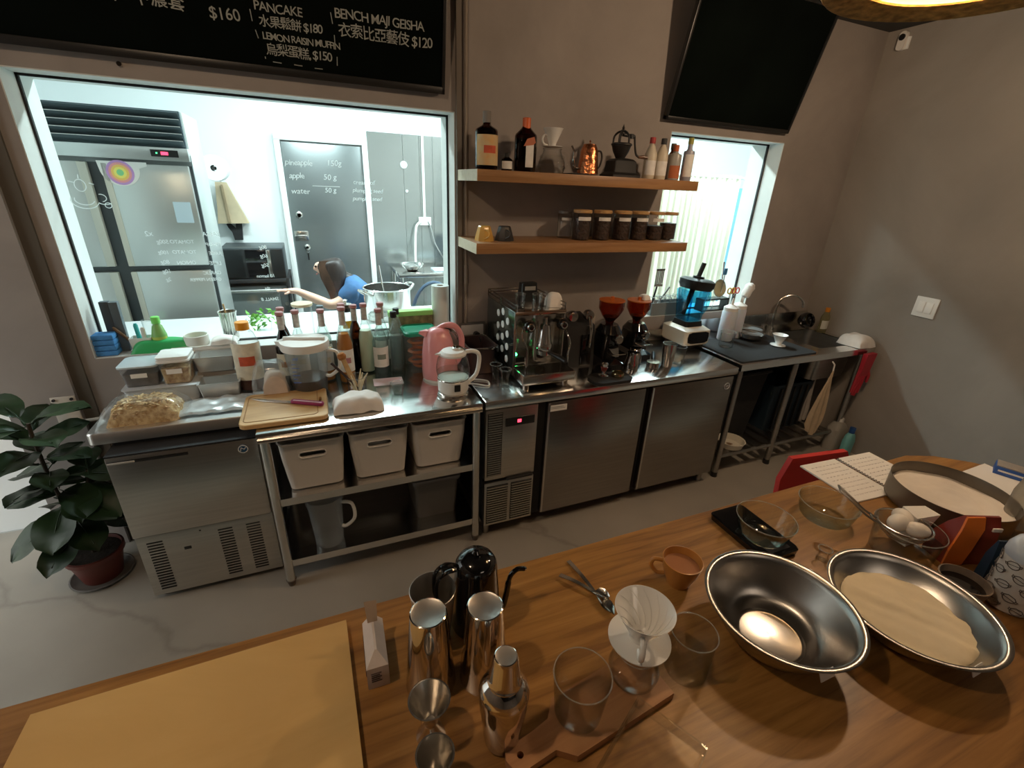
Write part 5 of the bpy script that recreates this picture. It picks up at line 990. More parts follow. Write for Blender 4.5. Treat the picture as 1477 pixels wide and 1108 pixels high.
# ------------------------------------------------------------ espresso machine and right worktop
em = T('espresso_machine', 'polished steel espresso machine with white dots on its side panel', 'espresso machine', (.440, -.42, W))
MW, MD = .275, .395
for x, y in ((.03, -.10), (.245, -.10), (.03, .36), (.245, .36)): M('foot', B().cyl(.016, 0, .035, (x, y), 16), CHROME, em)
M('base_frame', B().box(.004, MW - .004, 0, MD, .032, .085, .003), CHROMEB, em)
b = B(); b.box(.0, MW + .01, -.13, .0, .030, .080, .004); dt = M('drip_tray', b, CHROMEB, em)
M('tray_grate', B().box(.008, MW + .002, -.122, -.002, .0795, .083), pm('grate_dark', (.06, .055, .05), .2, .8), dt)
M('body_back', B().box(.012, MW - .012, .05, MD, .085, .345, .004), pm('machine_body', (.30, .28, .26), .15, 1), em)
M('front_panel', B().box(.010, MW - .010, .035, .052, .085, .335, .002), CHROMEB, em)
sp = M('side_panel', B().box(0, .008, 0, MD, .035, .36, .003), pm('side_dark_steel', (.16, .20, .19), .12, .9), em)
M('side_panel', B().box(MW - .008, MW, 0, MD, .035, .36, .003), CHROMEB, em)
M('panel_edge', B().box(-.003, .010, -.004, .004, .035, .362, .002), CHROME, em)
dot = B(); dot.lathe([(0, -.003), (.018, -.003), (.0185, 0), (0, 0)], 24, axis='X'); dot = dot.mesh('panel_dot', WPAINT)  # white discs paint the bright reflections of holes on the panel
for j, yy in enumerate((.09, .155, .22)):
    for k in range(4):
        o_ = ob('panel_dot', dot, sp, (0, yy + .0, .305 - k * .066 + (.022 if j == 1 else 0) - (.012 if j == 0 else 0)))
M('cup_tray', B().box(.0, MW, .0, MD, .352, .360, .002), STEELH, em)
b = B()
for z in (.375, .392):
    b.tube([(.004, .004, z), (.004, MD, z), (MW - .004, MD, z), (MW - .004, .004, z)], .003, 6)
for x, y in ((.004, .004), (.004, MD), (MW - .004, MD), (MW - .004, .004), (.004, MD / 2), (MW - .004, MD / 2)): b.tube([(x, y, .355), (x, y, .394)], .003, 6)
M('cup_rail', b, pm('rail_dark', (.20, .18, .16), .25, 1), em)
M('front_rail', B().box(.0, MW, -.006, .004, .342, .362, .003), pm('rail_copper', (.62, .45, .34), .2, 1), em)
def valve(x, z):
    b = B(); b.lathe([(0, -.060), (.012, -.062), (.016, -.060), (.020, -.052), (.027, -.050), (.030, -.044), (.030, -.030), (.024, -.024), (.010, -.022), (.010, .03), (0, .03)], 28, (x, .0, z), axis='Y'); k = M('steam_valve', b, GLOSSK, em, smooth=40)
    b = B(); b.lathe([(.012, -.0625), (.0165, -.061), (.019, -.054), (.014, -.054)], 24, (x, 0, z), axis='Y'); M('valve_ring', b, CHROME, k)
valve(.062, .298); valve(.240, .298)
b = B(); b.tube(curve([(.045, .02, .310), (.030, -.03, .285), (.028, -.045, .23), (.045, -.055, .20), (.048, -.06, .16), (.044, -.065, .10)], 6), .0045, 8); b.cyl(.0065, .085, .105, (.044, -.065), 10); M('steam_wand', b, CHROME, em)
b = B(); b.tube(curve([(.250, .02, .310), (.272, -.03, .25), (.285, -.05, .20), (.272, -.06, .15), (.27, -.065, .105)], 6), .0045, 8); M('water_wand', b, CHROME, em)
b = B(); b.cyl(.038, .205, .30, (.150, -.028), 28, r1=.024); b.lathe([(.0, .17), (.040, .172), (.043, .178), (.043, .198), (.040, .208), (0, .21)], 32, (.150, -.028, 0)); b.cyl(.012, .30, .335, (.150, -.028), 14); M('group_head', b, CHROME, em)
b = B(); b.cyl(.036, .150, .172, (.150, -.028), 28); b.lathe([(0, .135), (.014, .137), (.016, .152), (0, .152)], 16, (.150, -.028, 0)); pf = M('portafilter', b, CHROME, em)
b = B(); b.tube([(.170, -.05, .160), (.20, -.11, .150), (.215, -.145, .142)], [.008, .013, .012], 12); M('handle', b, BLACK, pf)
b = B(); b.tube([(.118, .03, .31), (.105, -.02, .28), (.105, -.02, .12)], .010, 10); M('lever_column', b, CHROMEB, em)
b = B(); b.lathe([(0, -.012), (.030, -.012), (.032, -.008), (.032, 0), (0, 0)], 30, (.165, .034, .135), axis='Y'); g_ = M('pressure_gauge', b, pm('gauge_black', (.03, .02, .02), .15), em)
M('gauge_needle', B().tube([(.155, .020, .148), (.178, .020, .122)], .0012, 5), WHITE, g_)
b = B(); b.lathe([(0, -.004), (.007, -.004), (.008, 0), (0, 0)], 16, (.026, .034, .135), axis='Y'); M('power_light', b, pm('green_lamp', (.1, 1, .3), .5, emit=(.05, 1, .22), es=12), em)
M('switch_box', B().box(.02, .075, .028, .036, .09, .12, .002), BLACK, em)
for x, y, l in ((.495, -.345, 'glass tumbler at the left front on top of the espresso machine'), (.575, -.370, 'glass tumbler in the middle on top of the espresso machine'), (.625, -.330, 'glass tumbler right of the middle on top of the espresso machine')):
    glassvessel('shot_glass', l, 'glass', x, y, W + .3605, [(0, 0), (.020, 0), (.022, .004), (.026, .072)], group='glasses on the espresso machine')
t = T('digital_scale', 'black boxy device standing at the back on top of the espresso machine', 'scale', (.60, -.20, W + .3605)); M('device_body', B().loft([lv(rr(.10, .06, .008), 0), lv(rr(.085, .05, .008), .095)]), BLACK, t); M('device_screen', B().box(-.03, .03, -.031, -.027, .06, .08, .001), GREY, t)
b = crumple(pillow(.075, .07, .07, 18, 16), .008, 60, 17); tag(M('folded_cloth', b, CLOTH, None, (.685, -.335, W + .3605)), 'small bunched white cloth on top of the espresso machine', 'cloth')
# knock box grinder
t = T('knock_stand', 'tall dark box with sloped front between espresso machine and grinders', 'coffee tool', (.885, -.27, W))
M('stand_body', B().loft([[(-.075, -.06, 0), (.085, -.06, 0), (.085, .12, 0), (-.075, .12, 0)], [(-.095, -.05, .235), (.075, -.05, .235), (.075, .12, .27), (-.095, .12, .27)]]), pm('graphite', (.055, .055, .055), .3, .4), t)
M('front_recess', B().box(-.005, .060, -.066, -.055, .01, .19, .004), GLOSSK, t)
b = B(); b.lathe([(0, -.02), (.026, -.018), (.030, 0), (.026, .018), (0, .02)], 24, (-.055, -.02, .285), axis='Y'); M('chrome_knob', b, CHROME, t)
b = B(); b.lathe([(0, -.02), (.026, -.018), (.030, 0), (.026, .018), (0, .02)], 24, (.045, -.02, .285), axis='Y'); b.tube([(.045, -.04, .28), (.04, -.075, .21), (.035, -.08, .12)], [.010, .008, .006], 10); M('tamper_handle', b, CHROME, t)
M('paper_behind', B().box(.10, .17, .10, .103, .03, .24, .0005), pm('beige_card', (.42, .36, .29), .8), t)
def grinder(x, y, zt, label, hop=.068, bodyh=.24):
    t = T('coffee_grinder', label, 'grinder', (x, y, W))
    b = B(); b.loft([lv(rr(.15, .20, .02), 0), lv(rr(.15, .20, .02), .03), lv(rr(.10, .14, .02, 4, 0, .02), .05), lv(rr(.10, .14, .03, 4, 0, .01), bodyh * .75), lv(rr(.115, .15, .04, 4, 0, 0), bodyh * .82), lv(rr(.09, .10, .04, 4), bodyh)]); M('grinder_body', b, GLOSSK, t)
    b = B(); b.lathe([(0, -.03), (.020, -.03), (.026, -.024), (.026, .0), (0, .0)], 24, (.012, -.07, bodyh * .72), axis='Y'); M('chrome_dial', b, CHROME, t)
    b = B(); b.loft([[(-.03, -.07, bodyh * .5), (.03, -.07, bodyh * .5), (.03, -.05, bodyh * .5), (-.03, -.05, bodyh * .5)], [(-.012, -.11, bodyh * .34), (.012, -.11, bodyh * .34), (.012, -.09, bodyh * .34), (-.012, -.09, bodyh * .34)]]); M('spout', b, BLACK, t)
    b = B(); b.tube([(-.04, -.075, .10), (-.04, -.125, .10), (.04, -.125, .10), (.04, -.075, .10)], .004, 6); M('holder_fork', b, CHROME, t)
    z0 = bodyh
    b = B(); b.lathe([(.020, z0), (.026, z0 + .02), (.046, z0 + .045), (hop, z0 + .085), (hop, z0 + .130)], 32); M('hopper', b, AMBERG, t)
    b = B(); b.lathe([(.0, z0 + .002), (.024, z0 + .02), (.040, z0 + .042), (0, z0 + .05)], 24); M('coffee_beans', b, BEAN, t)
    b = B(); b.lathe([(0, z0 + .134), (hop + .002, z0 + .133), (hop + .002, z0 + .128), (hop - .003, z0 + .128)], 32); b.cyl(.010, z0 + .133, z0 + .15, seg=12); M('hopper_lid', b, pm('orange_lid', (.50, .12, .02), .3), t)
    return t
grinder(1.045, -.33, 1.19, 'black coffee grinder with orange bean hopper, nearer the espresso machine')
g2 = grinder(1.300, -.235, 1.15, 'black coffee grinder with orange bean hopper and white bag, nearer the blender', bodyh=.205)
b = crumple(pillow(.05, .06, .03, 14, 12), .005, 60, 19); tag(M('filter_bag', b, PAPER, None, (1.335, -.235, W + .205 + .1345)), 'white paper bag resting on the right grinder hopper', 'bag')
t = tag(M('tamping_mat', B().loft([lv(rr(.235, .135, .05, 6), 0), lv(rr(.235, .135, .05, 6), .012)]), BLACKM, None, (.950, -.532, W + .001)), 'black rubber tamping mat at the front edge of the fridge counter', 'mat')
b = B(); b.lathe([(0, 0), (.0285, 0), (.029, .012), (.010, .018), (.008, .05), (.018, .06), (.020, .075), (.012, .083), (0, .084)], 30); t = T('tamper', 'chrome coffee tamper with dark grip on the black mat', 'tamper', (.915, -.520, W + .0135)); M('tamper_body', b, CHROME, t); M('grip', B().lathe([(.0085, .030), (.013, .036), (.019, .055), (.012, .058)], 20), pm('tamper_red', (.20, .03, .02), .3), t)
b = B(); b.lathe([(.027, 0), (.032, 0), (.034, .010), (.031, .022), (.027, .020), (.027, 0)], 36); tag(M('dosing_ring', b, pm('brass_ring', (.72, .60, .35), .15, 1), None, (.995, -.535, W + .0135)), 'brassy dosing ring on the black tamping mat', 'ring')
def pitcher(x, y, l, R=.038, H_=.10, rz=0):
    t = T('milk_pitcher', l, 'pitcher', (x, y, W + .001), rz=rz); b = B(); b.lathe([(0, 0), (R, 0), (R * 1.03, .008), (R * 1.0, H_ * .45), (R * .78, H_ * .8), (R * .85, H_), (R * .80, H_), (R * .73, H_ * .8), (R * .94, H_ * .45), (R * .95, .01), (0, .006)], 32); M('pitcher_body', b, CHROME, t)
    b = B(); b.tube(curve([(R * .8, 0, H_ * .88), (R * 1.5, 0, H_ * .9), (R * 1.7, 0, H_ * .5), (R * 1.05, 0, H_ * .2)], 5), .0045, 8); M('handle', b, CHROME, t); return t
pitcher(1.150, -.440, 'small steel milk pitcher right of the tamping mat', rz=.6); pitcher(1.215, -.375, 'second steel milk pitcher behind, tucked under the right grinder', rz=-2.4)
t = T('portafilter', 'spare chrome portafilter with black handle lying beside the grinders', 'portafilter', (1.285, -.455, W + .022), rz=.9); b = B(); b.cyl(.035, -.02, .015, seg=28); M('basket', b, CHROME, t); b = B(); b.tube([(.03, 0, 0), (.09, 0, .01), (.16, 0, .014)], [.008, .013, .011], 12); M('handle', b, BLACK, t)
t = T('steel_tumbler', 'tall tapered steel shaker tin in front of the blender', 'cup', (1.385, -.455, W + .001)); b = B(); b.lathe([(0, 0), (.030, 0), (.031, .004), (.040, .135), (.0385, .135), (.029, .006), (0, .005)], 32); M('tumbler_body', b, CHROMEB, t)
glassvessel('glass_cup', 'clear glass next to the tapered steel tin in front of the blender', 'cup', 1.475, -.440, W + .001, [(0, 0), (.030, 0), (.033, .005), (.039, .105)])
# blender
bl = T('blender', 'beige blender with blue jar, black lid and tamper sticking out', 'blender', (1.788, -.135, W))
M('rubber_feet', B().loft([lv(rr(.17, .19, .02), 0), lv(rr(.18, .20, .02), .02)]), BLACK, bl)
M('base', B().loft([lv(rr(.185, .215, .015), .02), lv(rr(.205, .235, .02), .035), lv(rr(.205, .235, .02), .115), lv(rr(.165, .175, .03), .132)]), CREAMP, bl)
M('front_panel', B().slab([(-.085 + x, z) for x, z in ((.005, .045), (.03, .036), (.14, .036), (.165, .045), (.17, .075), (.165, .102), (.14, .11), (.03, .11), (.005, .102), (0, .075))], -.1215, -.110), GLOSSK, bl)
M('jar_collar', B().loft([lv(rr(.145, .145, .02), .130), lv(rr(.135, .135, .025), .165)]), BLACK, bl)
b = B(); b.loft([lv(rr(.115, .115, .025, 5), .165), lv(rr(.150, .150, .03, 5), .36), lv(rr(.144, .144, .028, 5), .36), lv(rr(.108, .108, .022, 5), .168)], False, False); M('jar', b, BLUEG, bl)
for x, y in ((-.045, -.045), (.045, -.045), (.045, .045), (-.045, .045)): b = B(); b.tube([(x * 1.15, y * 1.15, .17), (x * 1.5, y * 1.5, .355)], .006, 8); M('jar_rib', b, BLUEG, bl)
b = B(); b.tube(curve([(.075, -.02, .345), (.12, -.02, .34), (.125, -.02, .26), (.09, -.02, .20)], 5), .010, 8); M('handle', b, BLUEG, bl)
b = B(); q = Matrix.Translation((.015, 0, .385)) @ Matrix.Rotation(.12, 4, 'Y'); b.loft([lv(rr(.165, .165, .05, 6), -.025), lv(rr(.19, .19, .06, 6), 0), lv(rr(.19, .19, .06, 6), .03), lv(rr(.15, .15, .05, 6), .042)]); b.cyl(.035, .04, .055, seg=24); b.xf(q); M('lid', b, BLACK, bl)
b = B(); b.tube([(-.05, 0, .20), (-.01, 0, .35), (.018, 0, .44)], [.012, .016, .016], 12); b.tube([(.018, 0, .43), (.045, 0, .52)], .014, 12); tag(M('tamper_stick', b, BLACKM, None, (1.788, -.135, W)), 'black tamper stick standing up through the blender lid', 'tamper')
# sill 2 things
t = T('dish_rack', 'grey dish rack with glasses and utensils on the sill behind the blender', 'dish rack', (1.75, .045, SILL + .005)); b = B(); b.loft([lv(rr(.30, .08, .01), 0), lv(rr(.32, .09, .01), .085), lv(rr(.31, .08, .01), .085), lv(rr(.29, .07, .01), .005)]); M('rack_body', b, pm('rack_grey', (.20, .23, .24), .5), t)
for k in range(7): b = B(); x = -.13 + k * .045; b.tube([(x, -.035, .07), (x, -.03, .115), (x, .03, .115), (x, .035, .07)], .003, 6); M('wire', b, GREY, t)
for k, (x, l) in enumerate(((1.66, 'leftmost upturned glass in the grey dish rack'), (1.74, 'middle upturned glass in the grey dish rack'), (1.82, 'rightmost upturned glass in the grey dish rack'))):
    t = T('drinking_glass', l, 'glass', (x, .045, SILL + .012), group='glasses drying in the dish rack'); b = B(); b.lathe([(.030, 0), (.026, .12), (0, .125), (0, .122), (.024, .118), (.0285, 0), (.030, 0)], 28); M('glass_wall', b, GLASS, t)
t = T('slotted_turner', 'dark slotted turner standing up in the dish rack', 'turner', (1.615, .045, SILL + .03)); b = B(); b.tube([(0, 0, 0), (.03, 0, .16)], .006, 8); M('handle', b, BLACK, t)
for k in range(5): M('turner_blade', B().box(.010 + k * .013, .018 + k * .013, -.002, .002, .17 + k * .002, .27), GREY, t)
M('blade_edge', B().box(.008, .074, -.002, .002, .262, .275), GREY, t); M('blade_base', B().box(.008, .074, -.002, .002, .16, .175), GREY, t)
t = T('whisk', 'dark balloon whisk leaning in the dish rack', 'whisk', (1.70, .055, SILL + .10)); b = B(); b.tube([(0, 0, 0), (.06, 0, .08)], .006, 8)
for a in range(4): c_ = .02 * math.cos(a * .8); d_ = .02 * math.sin(a * .8); b.tube(curve([(0, 0, 0), (-.03 + c_, d_, -.02), (-.06, 0, -.05), (-.03 - c_, -d_, -.03), (0, 0, 0)], 4), .002, 5)
M('whisk_wires', b, GREY, t)
t = T('black_box_stand', 'small black shelf box behind the blender holding tools', 'box', (2.16, .050, SILL + .005)); b = B(); b.box(-.12, .12, -.035, .035, .075, .085); b.box(-.12, -.11, -.035, .035, 0, .085); b.box(.11, .12, -.035, .035, 0, .085); b.box(-.12, .12, -.035, .035, 0, .008); M('stand_frame', b, BLACK, t)
glassvessel('drinking_glass', 'upright clear glass inside the small black shelf box', 'glass', 2.14, .05, SILL + .014, [(0, 0), (.022, 0), (.025, .055)])
for (x, y, z, a, R_, l) in ((2.205, .055, SILL + .1545, .35, .058, 'fine mesh strainer propped behind the blender'),):
    t = T('tea_strainer', l, 'strainer', (x, y, z), rot=(1.35, .3, 0)); b = B(); b.lathe([(R_, 0), (R_ + .004, .002), (R_ + .004, .006), (R_, .006)], 32); M('rim', b, CHROMEB, t); b = B(); b.lathe([(R_, .003), (R_ * .8, -.018), (R_ * .4, -.028), (0, -.03)], 24); M('mesh_bowl', b, pm('mesh_tan', (.55, .50, .34), .5, .3), t); b = B(); b.tube([(0, R_, .003), (-.03, R_ + .12, .01)], .006, 8); M('handle', b, CHROMEB, t)
t = T('measuring_spoon', 'slim blue-headed spatula standing behind the blender', 'spatula', (2.24, .065, SILL + .09)); b = B(); b.tube([(0, 0, 0), (0, 0, .16)], .004, 8); M('handle', b, CHROMEB, t); M('head', B().box(-.015, .015, -.004, .004, .155, .20, .003), pm('spat_blue', (.05, .2, .4), .4), t)
for i, (x, c_, l) in enumerate(((2.285, (.65, .42, .03), 'yellow-handled tongs by the small window'), (2.33, (.5, .02, .02), 'red-handled scissors by the small window'))):
    t = T('scissors', l, 'scissors', (x, .02, SILL + .005)); b = B()
    for s_ in (-1, 1): b.tube([(s_ * .016 + .016 * math.cos(a), 0, .135 + .020 * math.sin(a)) for a in [k * PI / 7 for k in range(15)]], .0045, 8)
    M('handle_loops', b, pm('loop_%d' % i, c_, .4), t); M('blades', B().slab([(-.01, 0), (.01, 0), (.008, .125), (-.008, .125)], -.002, .002), CHROME, t)
t = T('lint_brush', 'fluffy white brush head on a stick at the right of the small window', 'brush', (2.335, -.040, W + .001)); b = B(); b.tube([(0, 0, .0), (.02, 0, .28)], .006, 8); M('stick', b, WHITE, t)
b = B(); b.lathe([(0, 0), (.025, .01), (.032, .03), (.030, .06), (.034, .085), (.024, .105), (0, .115)], 24, (.0, 0, 0)); crumple(b, .006, 120, 4); b.xf(Matrix.Translation((.018, 0, .255)) @ Matrix.Rotation(.45, 4, 'Y')); M('fluffy_head', b, CLOTH, t)
for (x, y, l) in ((2.115, -.165, 'white squeeze bottle with nozzle, left of the pair on the drying mat'), (2.235, -.125, 'white squeeze bottle with nozzle, right of the pair on the drying mat')):
    t = T('squeeze_bottle', l, 'bottle', (x, y, W + .0065), group='white squeeze bottles'); b = B(); b.lathe([(0, 0), (.046, 0), (.050, .008), (.050, .19), (.044, .205), (.0, .205)], 32); M('bottle_body', b, pm('squeeze_white', (.62, .66, .74), .4, sub=.2), t); b = B(); b.lathe([(.046, .203), (.046, .225), (.030, .235), (.010, .245), (.004, .285), (0, .286)], 28); M('nozzle_cap', b, WHITE, t)
glassvessel('beaker', 'clear glass beaker on the drying mat at the left', 'beaker', 2.000, -.290, W + .0065, [(0, 0), (.040, 0), (.044, .006), (.045, .09), (.048, .10)])
t = T('chrome_bottle_cap', 'small tangle of chrome spouts behind the blender base', 'spouts', (1.985, -.09, W + .0065))
for k in range(3): b = B(); b.lathe([(0, 0), (.012, .0), (.014, .02), (.006, .03), (.004, .06), (0, .062)], 14, (k * .028 - .03, .01 * (k % 2), 0)); M('spout', b, CHROME, t)
for x, y, R_, l, z in ((2.300, -.215, .078, 'round mesh sieve lying on the drying mat', 0), (2.395, -.13, .075, 'larger mesh sieve behind the first on the drying mat', 0)):
    t = T('flour_sieve', l, 'sieve', (x, y, W + .0065)); b = B(); b.lathe([(R_ * .55, 0), (R_ * .9, .02), (R_, .045), (R_ + .005, .047), (R_ + .005, .052), (R_, .05)], 36); M('sieve_rim', b, CHROMEB, t); b = B(); b.lathe([(0, .035), (R_ * .6, .04), (R_ * .98, .046)], 30); M('sieve_mesh', b, pm('mesh_grey', (.30, .31, .31), .5, .5), t)
dripper('pour_over_dripper', 'white dripper with saucer on the drying mat by the sink basin', 'dripper', 2.375, -.375, W + .0065, .047, .078, PORC, rz=.2, ribs=False)
t = T('strainer_ball', 'dark shiny ball-shaped bowl leaning at the back of the sink', 'bowl', (2.975, -.115, W + .07)); b = B(); b.lathe([(.0, -.062), (.035, -.05), (.058, -.02), (.062, .0), (.058, .02), (.05, .03), (.045, .02), (.052, 0), (.0, -.05)], 32); b.xf(Matrix.Rotation(1.2, 4, 'X')); M('bowl_body', b, GLOSSK, t)
bottle('soap_bottle', 'clear yellowish soap bottle with orange cap in the sink corner', 'bottle', 3.040, -.205, W + .001, .185, .036, gl('soap_plastic', (.85, .82, .60), (.7, .7, .5), .2, .1, .3, (.6, .55, .35)), pm('cap_orange4', (.7, .25, .02), .4), pm('soap_label', (.60, .58, .5), .6), None, .6, .014, .62, .8, .03, capr=.016, flat=.7)
b = crumple(pillow(.17, .17, .075, 24, 22), .012, 45, 21); tag(M('dish_cloth', b, CLOTH, None, (2.985, -.500, W + .002)), 'crumpled white dishcloth at the right front corner of the sink', 'cloth')
t = T('rubber_gloves', 'red rubber gloves hanging from the right end of the sink', 'gloves', (2.965, -.612, .44))
b = B(); b.loft([[(-.045, -.008, .17), (.05, -.008, .17), (.05, .008, .17), (-.045, .008, .17)], [(-.03, -.014, .22), (.05, -.014, .22), (.05, .014, .22), (-.03, .014, .22)], [(-.035, -.016, .335), (.065, -.016, .335), (.065, .016, .335), (-.035, .016, .335)]])
for k, (dx, ln) in enumerate(((-.038, .12), (-.016, .145), (.008, .15), (.032, .13))): b.tube([(dx, 0, .175), (dx - .008, 0, .175 - ln * .55), (dx - .012, .0, .175 - ln)], [.012, .011, .008], 8)
b.tube([(.045, 0, .215), (.068, -.005, .17), (.07, -.008, .12)], [.013, .012, .009], 8)
crumple(b, .004, 60, 5); M('glove_body', b, pm('glove_red', (.42, .02, .035), .5), t)
t = T('tea_towel', 'tan cloth hanging by one corner from the front of the sink basin', 'cloth', (2.655, -.600, .20)); b = B(); rows = []
for f, hw in ((0, .062), (.15, .085), (.3, .076), (.6, .046), (.85, .018), (1, .006)):
    rows.append([(hw * (2 * i / 12 - 1) - .02 + .03 * f, .012 * math.sin(i * 1.3 + f * 3) * (1 - f * .7), .03 + .45 * f - (.06 * (i / 12) if f == 0 else 0) + (.03 * abs(i / 6 - 1) if f == 0 else 0)) for i in range(13)])
b.loft(rows, False, False, closed=False); M('towel_cloth', b, TANC, t, smooth=80); b = B(); b.tube([(.01, 0, .478), (.012, .005, .52), (.015, .025, .535)], .005, 8); M('hanging_loop', b, CLOTH, t)
t = T('tea_towel', 'small whitish cloth hanging behind the tan cloth under the basin', 'cloth', (2.79, -.42, .20)); b = B(); rows = []
for f, hw in ((0, .03), (.3, .045), (.7, .03), (1, .022)): rows.append([(hw * (2 * i / 8 - 1), .010 * math.sin(i * 1.4 + f * 3), .0 + .33 * f) for i in range(9)])
b.loft(rows, False, False, closed=False); M('towel_cloth', b, pm('cloth_dull', (.42, .38, .34), .9), t, smooth=80)
t = T('detergent_bottle', 'teal detergent bottle with blue cap on the floor by the sink', 'bottle', (3.01, -.66, 0)); b = B(); b.loft([lv(rr(.085, .05, .02), 0), lv(rr(.09, .055, .022), .12), lv(rr(.07, .045, .02), .165), lv(rr(.03, .03, .012), .185)]); M('bottle_body', b, pm('teal_bottle', (.18, .48, .48), .4), t); M('cap', B().cyl(.019, .185, .225, seg=18), pm('cap_navy', (.02, .08, .25), .4), t)
t = T('detergent_jug', 'large pale translucent jug behind the teal bottle on the floor', 'jug', (3.02, -.555, 0)); b = B(); b.loft([lv(rr(.13, .09, .03), 0), lv(rr(.14, .10, .03), .17), lv(rr(.09, .07, .03), .21), lv(rr(.04, .04, .015), .225)]); M('jug_body', b, pm('jug_pale', (.34, .32, .28), .5), t); M('cap', B().cyl(.024, .225, .25, seg=18), WHITE, t)

# ------------------------------------------------------------ fig plant
fp = T('potted_fig', 'fiddle-leaf fig plant in a terracotta-coloured pot beside the ice machine', 'plant', (-1.475, -.235, 0))
M('saucer', B().lathe([(0, 0), (.095, 0), (.118, .018), (.112, .020), (.09, .006), (0, .005)], 36), pm('saucer_grey', (.10, .09, .08), .6), fp)
M('pot', B().lathe([(0, .006), (.072, .006), (.098, .125), (.106, .128), (.106, .148), (.098, .150), (.094, .135), (.0, .13)], 36), TERRA, fp); M('soil', B().lathe([(0, .139), (.094, .136)], 24), SOIL, fp)
M('stem', B().tube(curve([(0, 0, .13), (-.01, -.01, .30), (-.03, -.02, .48), (-.035, -.02, .66), (-.03, -.02, .80)], 5), [.010] * 10 + [.007] * 11, 8), pm('stem_brown', (.05, .035, .02), .8), fp)
M('stem', B().tube(curve([(0, 0, .28), (.05, .0, .42), (.085, -.01, .56)], 5), [.007] * 6 + [.005] * 5, 8), pm('stem_brown2', (.05, .035, .02), .8), fp)
def leafmesh(L_, W2, seed):
    rn = random.Random(seed); b = B(); rows = []; ns, nw = 9, 6
    for i in range(ns + 1):
        f = i / ns; w_ = W2 * (math.sin(PI * min(1, f * .92 + .04)) ** .6) * (.70 + .5 * f) * (1 if f > .02 else .15)
        if f > .98: w_ = W2 * .12
        row = []
        for j in range(nw + 1):
            g = j / nw * 2 - 1
            row.append((g * w_, L_ * f, -.35 * L_ * f * f + .03 * abs(g) * w_ * 8 + .006 * math.sin(f * 9 + g * 3 + seed)))
        rows.append(row)
    b.loft(rows, False, False, closed=False); b.tube([(0, -.03, 0), (0, 0, 0)] + [(0, L_ * k / 6, -.35 * L_ * (k / 6) ** 2 + .002) for k in range(1, 6)], .0022, 5)
    me = b.mesh('leaf', LEAF, 80); return me
LM = [leafmesh(.21, .074, 1), leafmesh(.18, .066, 2), leafmesh(.15, .058, 3), leafmesh(.24, .085, 4)]
rn = random.Random(12); k = 0
for i in range(30):
    f = i / 29; z = .24 + .58 * f; sx = -.01 - .03 * f; az = i * 2.4 + .4; pitch = -.15 + .75 * f + rn.uniform(-.2, .2)
    ob('leaf', LM[2 if math.cos(az) > .45 else 3 if f > .4 and i % 3 == 0 else i % 3], fp, (sx + .02 * -math.sin(az), -.02 * f + .02 * math.cos(az), z), (pitch, rn.uniform(-.2, .2), az))
for i in range(9):
    az = i * 2.4; f = i / 8; ob('leaf', LM[2 if math.cos(az) > .45 else i % 3], fp, (.03 + .055 * f, -.005, .36 + .20 * f), (-.1 + .5 * f, 0, az))

# ------------------------------------------------------------ things on the big table
TZ = .87
t = T('paper_carton', 'small white printed paper carton with torn flap at the end of the pastry board', 'carton', (-.389, -1.752, TZ + .0005), rz=-.03)
b = B(); b.box(-.019, .019, -.052, .048, 0, .052); b.loft([[(-.019, -.052, .052), (.019, -.052, .052), (.019, .048, .052), (-.019, .048, .052)], [(-.002, -.03, .070), (.002, -.03, .070), (.002, .048, .070), (-.002, .048, .070)]]); M('carton_body', b, pm('carton_white', (.66, .58, .54), .6, noise=.06, scale=30), t)
b = B(); b.loft([[(-.009, .030, .07), (.009, .030, .07), (.009, .034, .07), (-.009, .034, .07)], [(-.012, .052, .098), (.011, .054, .095), (.011, .056, .096), (-.012, .055, .099)]]); M('flap', b, pm('carton_inner', (.30, .22, .16), .7), t)
b = B()
for k in range(5): b.box(-.012, -.012 + .018 - .003 * (k % 2), -.0535 + 0, -.052, .018 + k * .005, .0195 + k * .005)
for k in range(6): b.box(-.0205, -.019, -.04 + k * .014, -.034 + k * .014, .020, .034)
M('printed_marks', b, pm('print_dark', (.12, .08, .07), .7), t)
# gooseneck kettle
t = T('gooseneck_kettle', 'tall gloss black gooseneck kettle at the far edge of the table', 'kettle', (-.185, -1.733, TZ + .0005))
b = B(); b.lathe([(0, 0), (.049, 0), (.051, .006), (.046, .10), (.0415, .155), (.0405, .162), (.034, .173), (.018, .180), (0, .181)], 44); M('kettle_body', b, GLOSSK, t, smooth=60)
b = B(); b.lathe([(0, .180), (.007, .182), (.009, .187), (.005, .192), (0, .193)], 16); M('lid_knob', b, GLOSSK, t)
b = B(); b.tube(curve([(.044, .0, .022), (.060, .0, .018), (.067, .0, .045), (.071, .0, .078), (.076, .0, .100), (.090, .0, .112), (.106, 0, .108)], 6), [.0065] * 20 + [.0052] * 17, 10); M('spout', b, GLOSSK, t)
b = B(); b.cyl(.0042, 0, .005, seg=12); b.xf(Matrix.Translation((.105, 0, .1082)) @ Matrix.Rotation(1.85, 4, 'Y')); M('spout_tip', b, CHROME, t)
b = B()
for s_ in (-.010, .010): b.tube(curve([(-.036, s_ * .5, .160), (-.060, s_, .166), (-.080, s_, .150), (-.083, s_, .11), (-.078, s_, .08)], 6), .004, 8)
b.box(-.070, -.046, -.010, .010, .159, .168, .002); M('handle', b, GLOSSK, t)
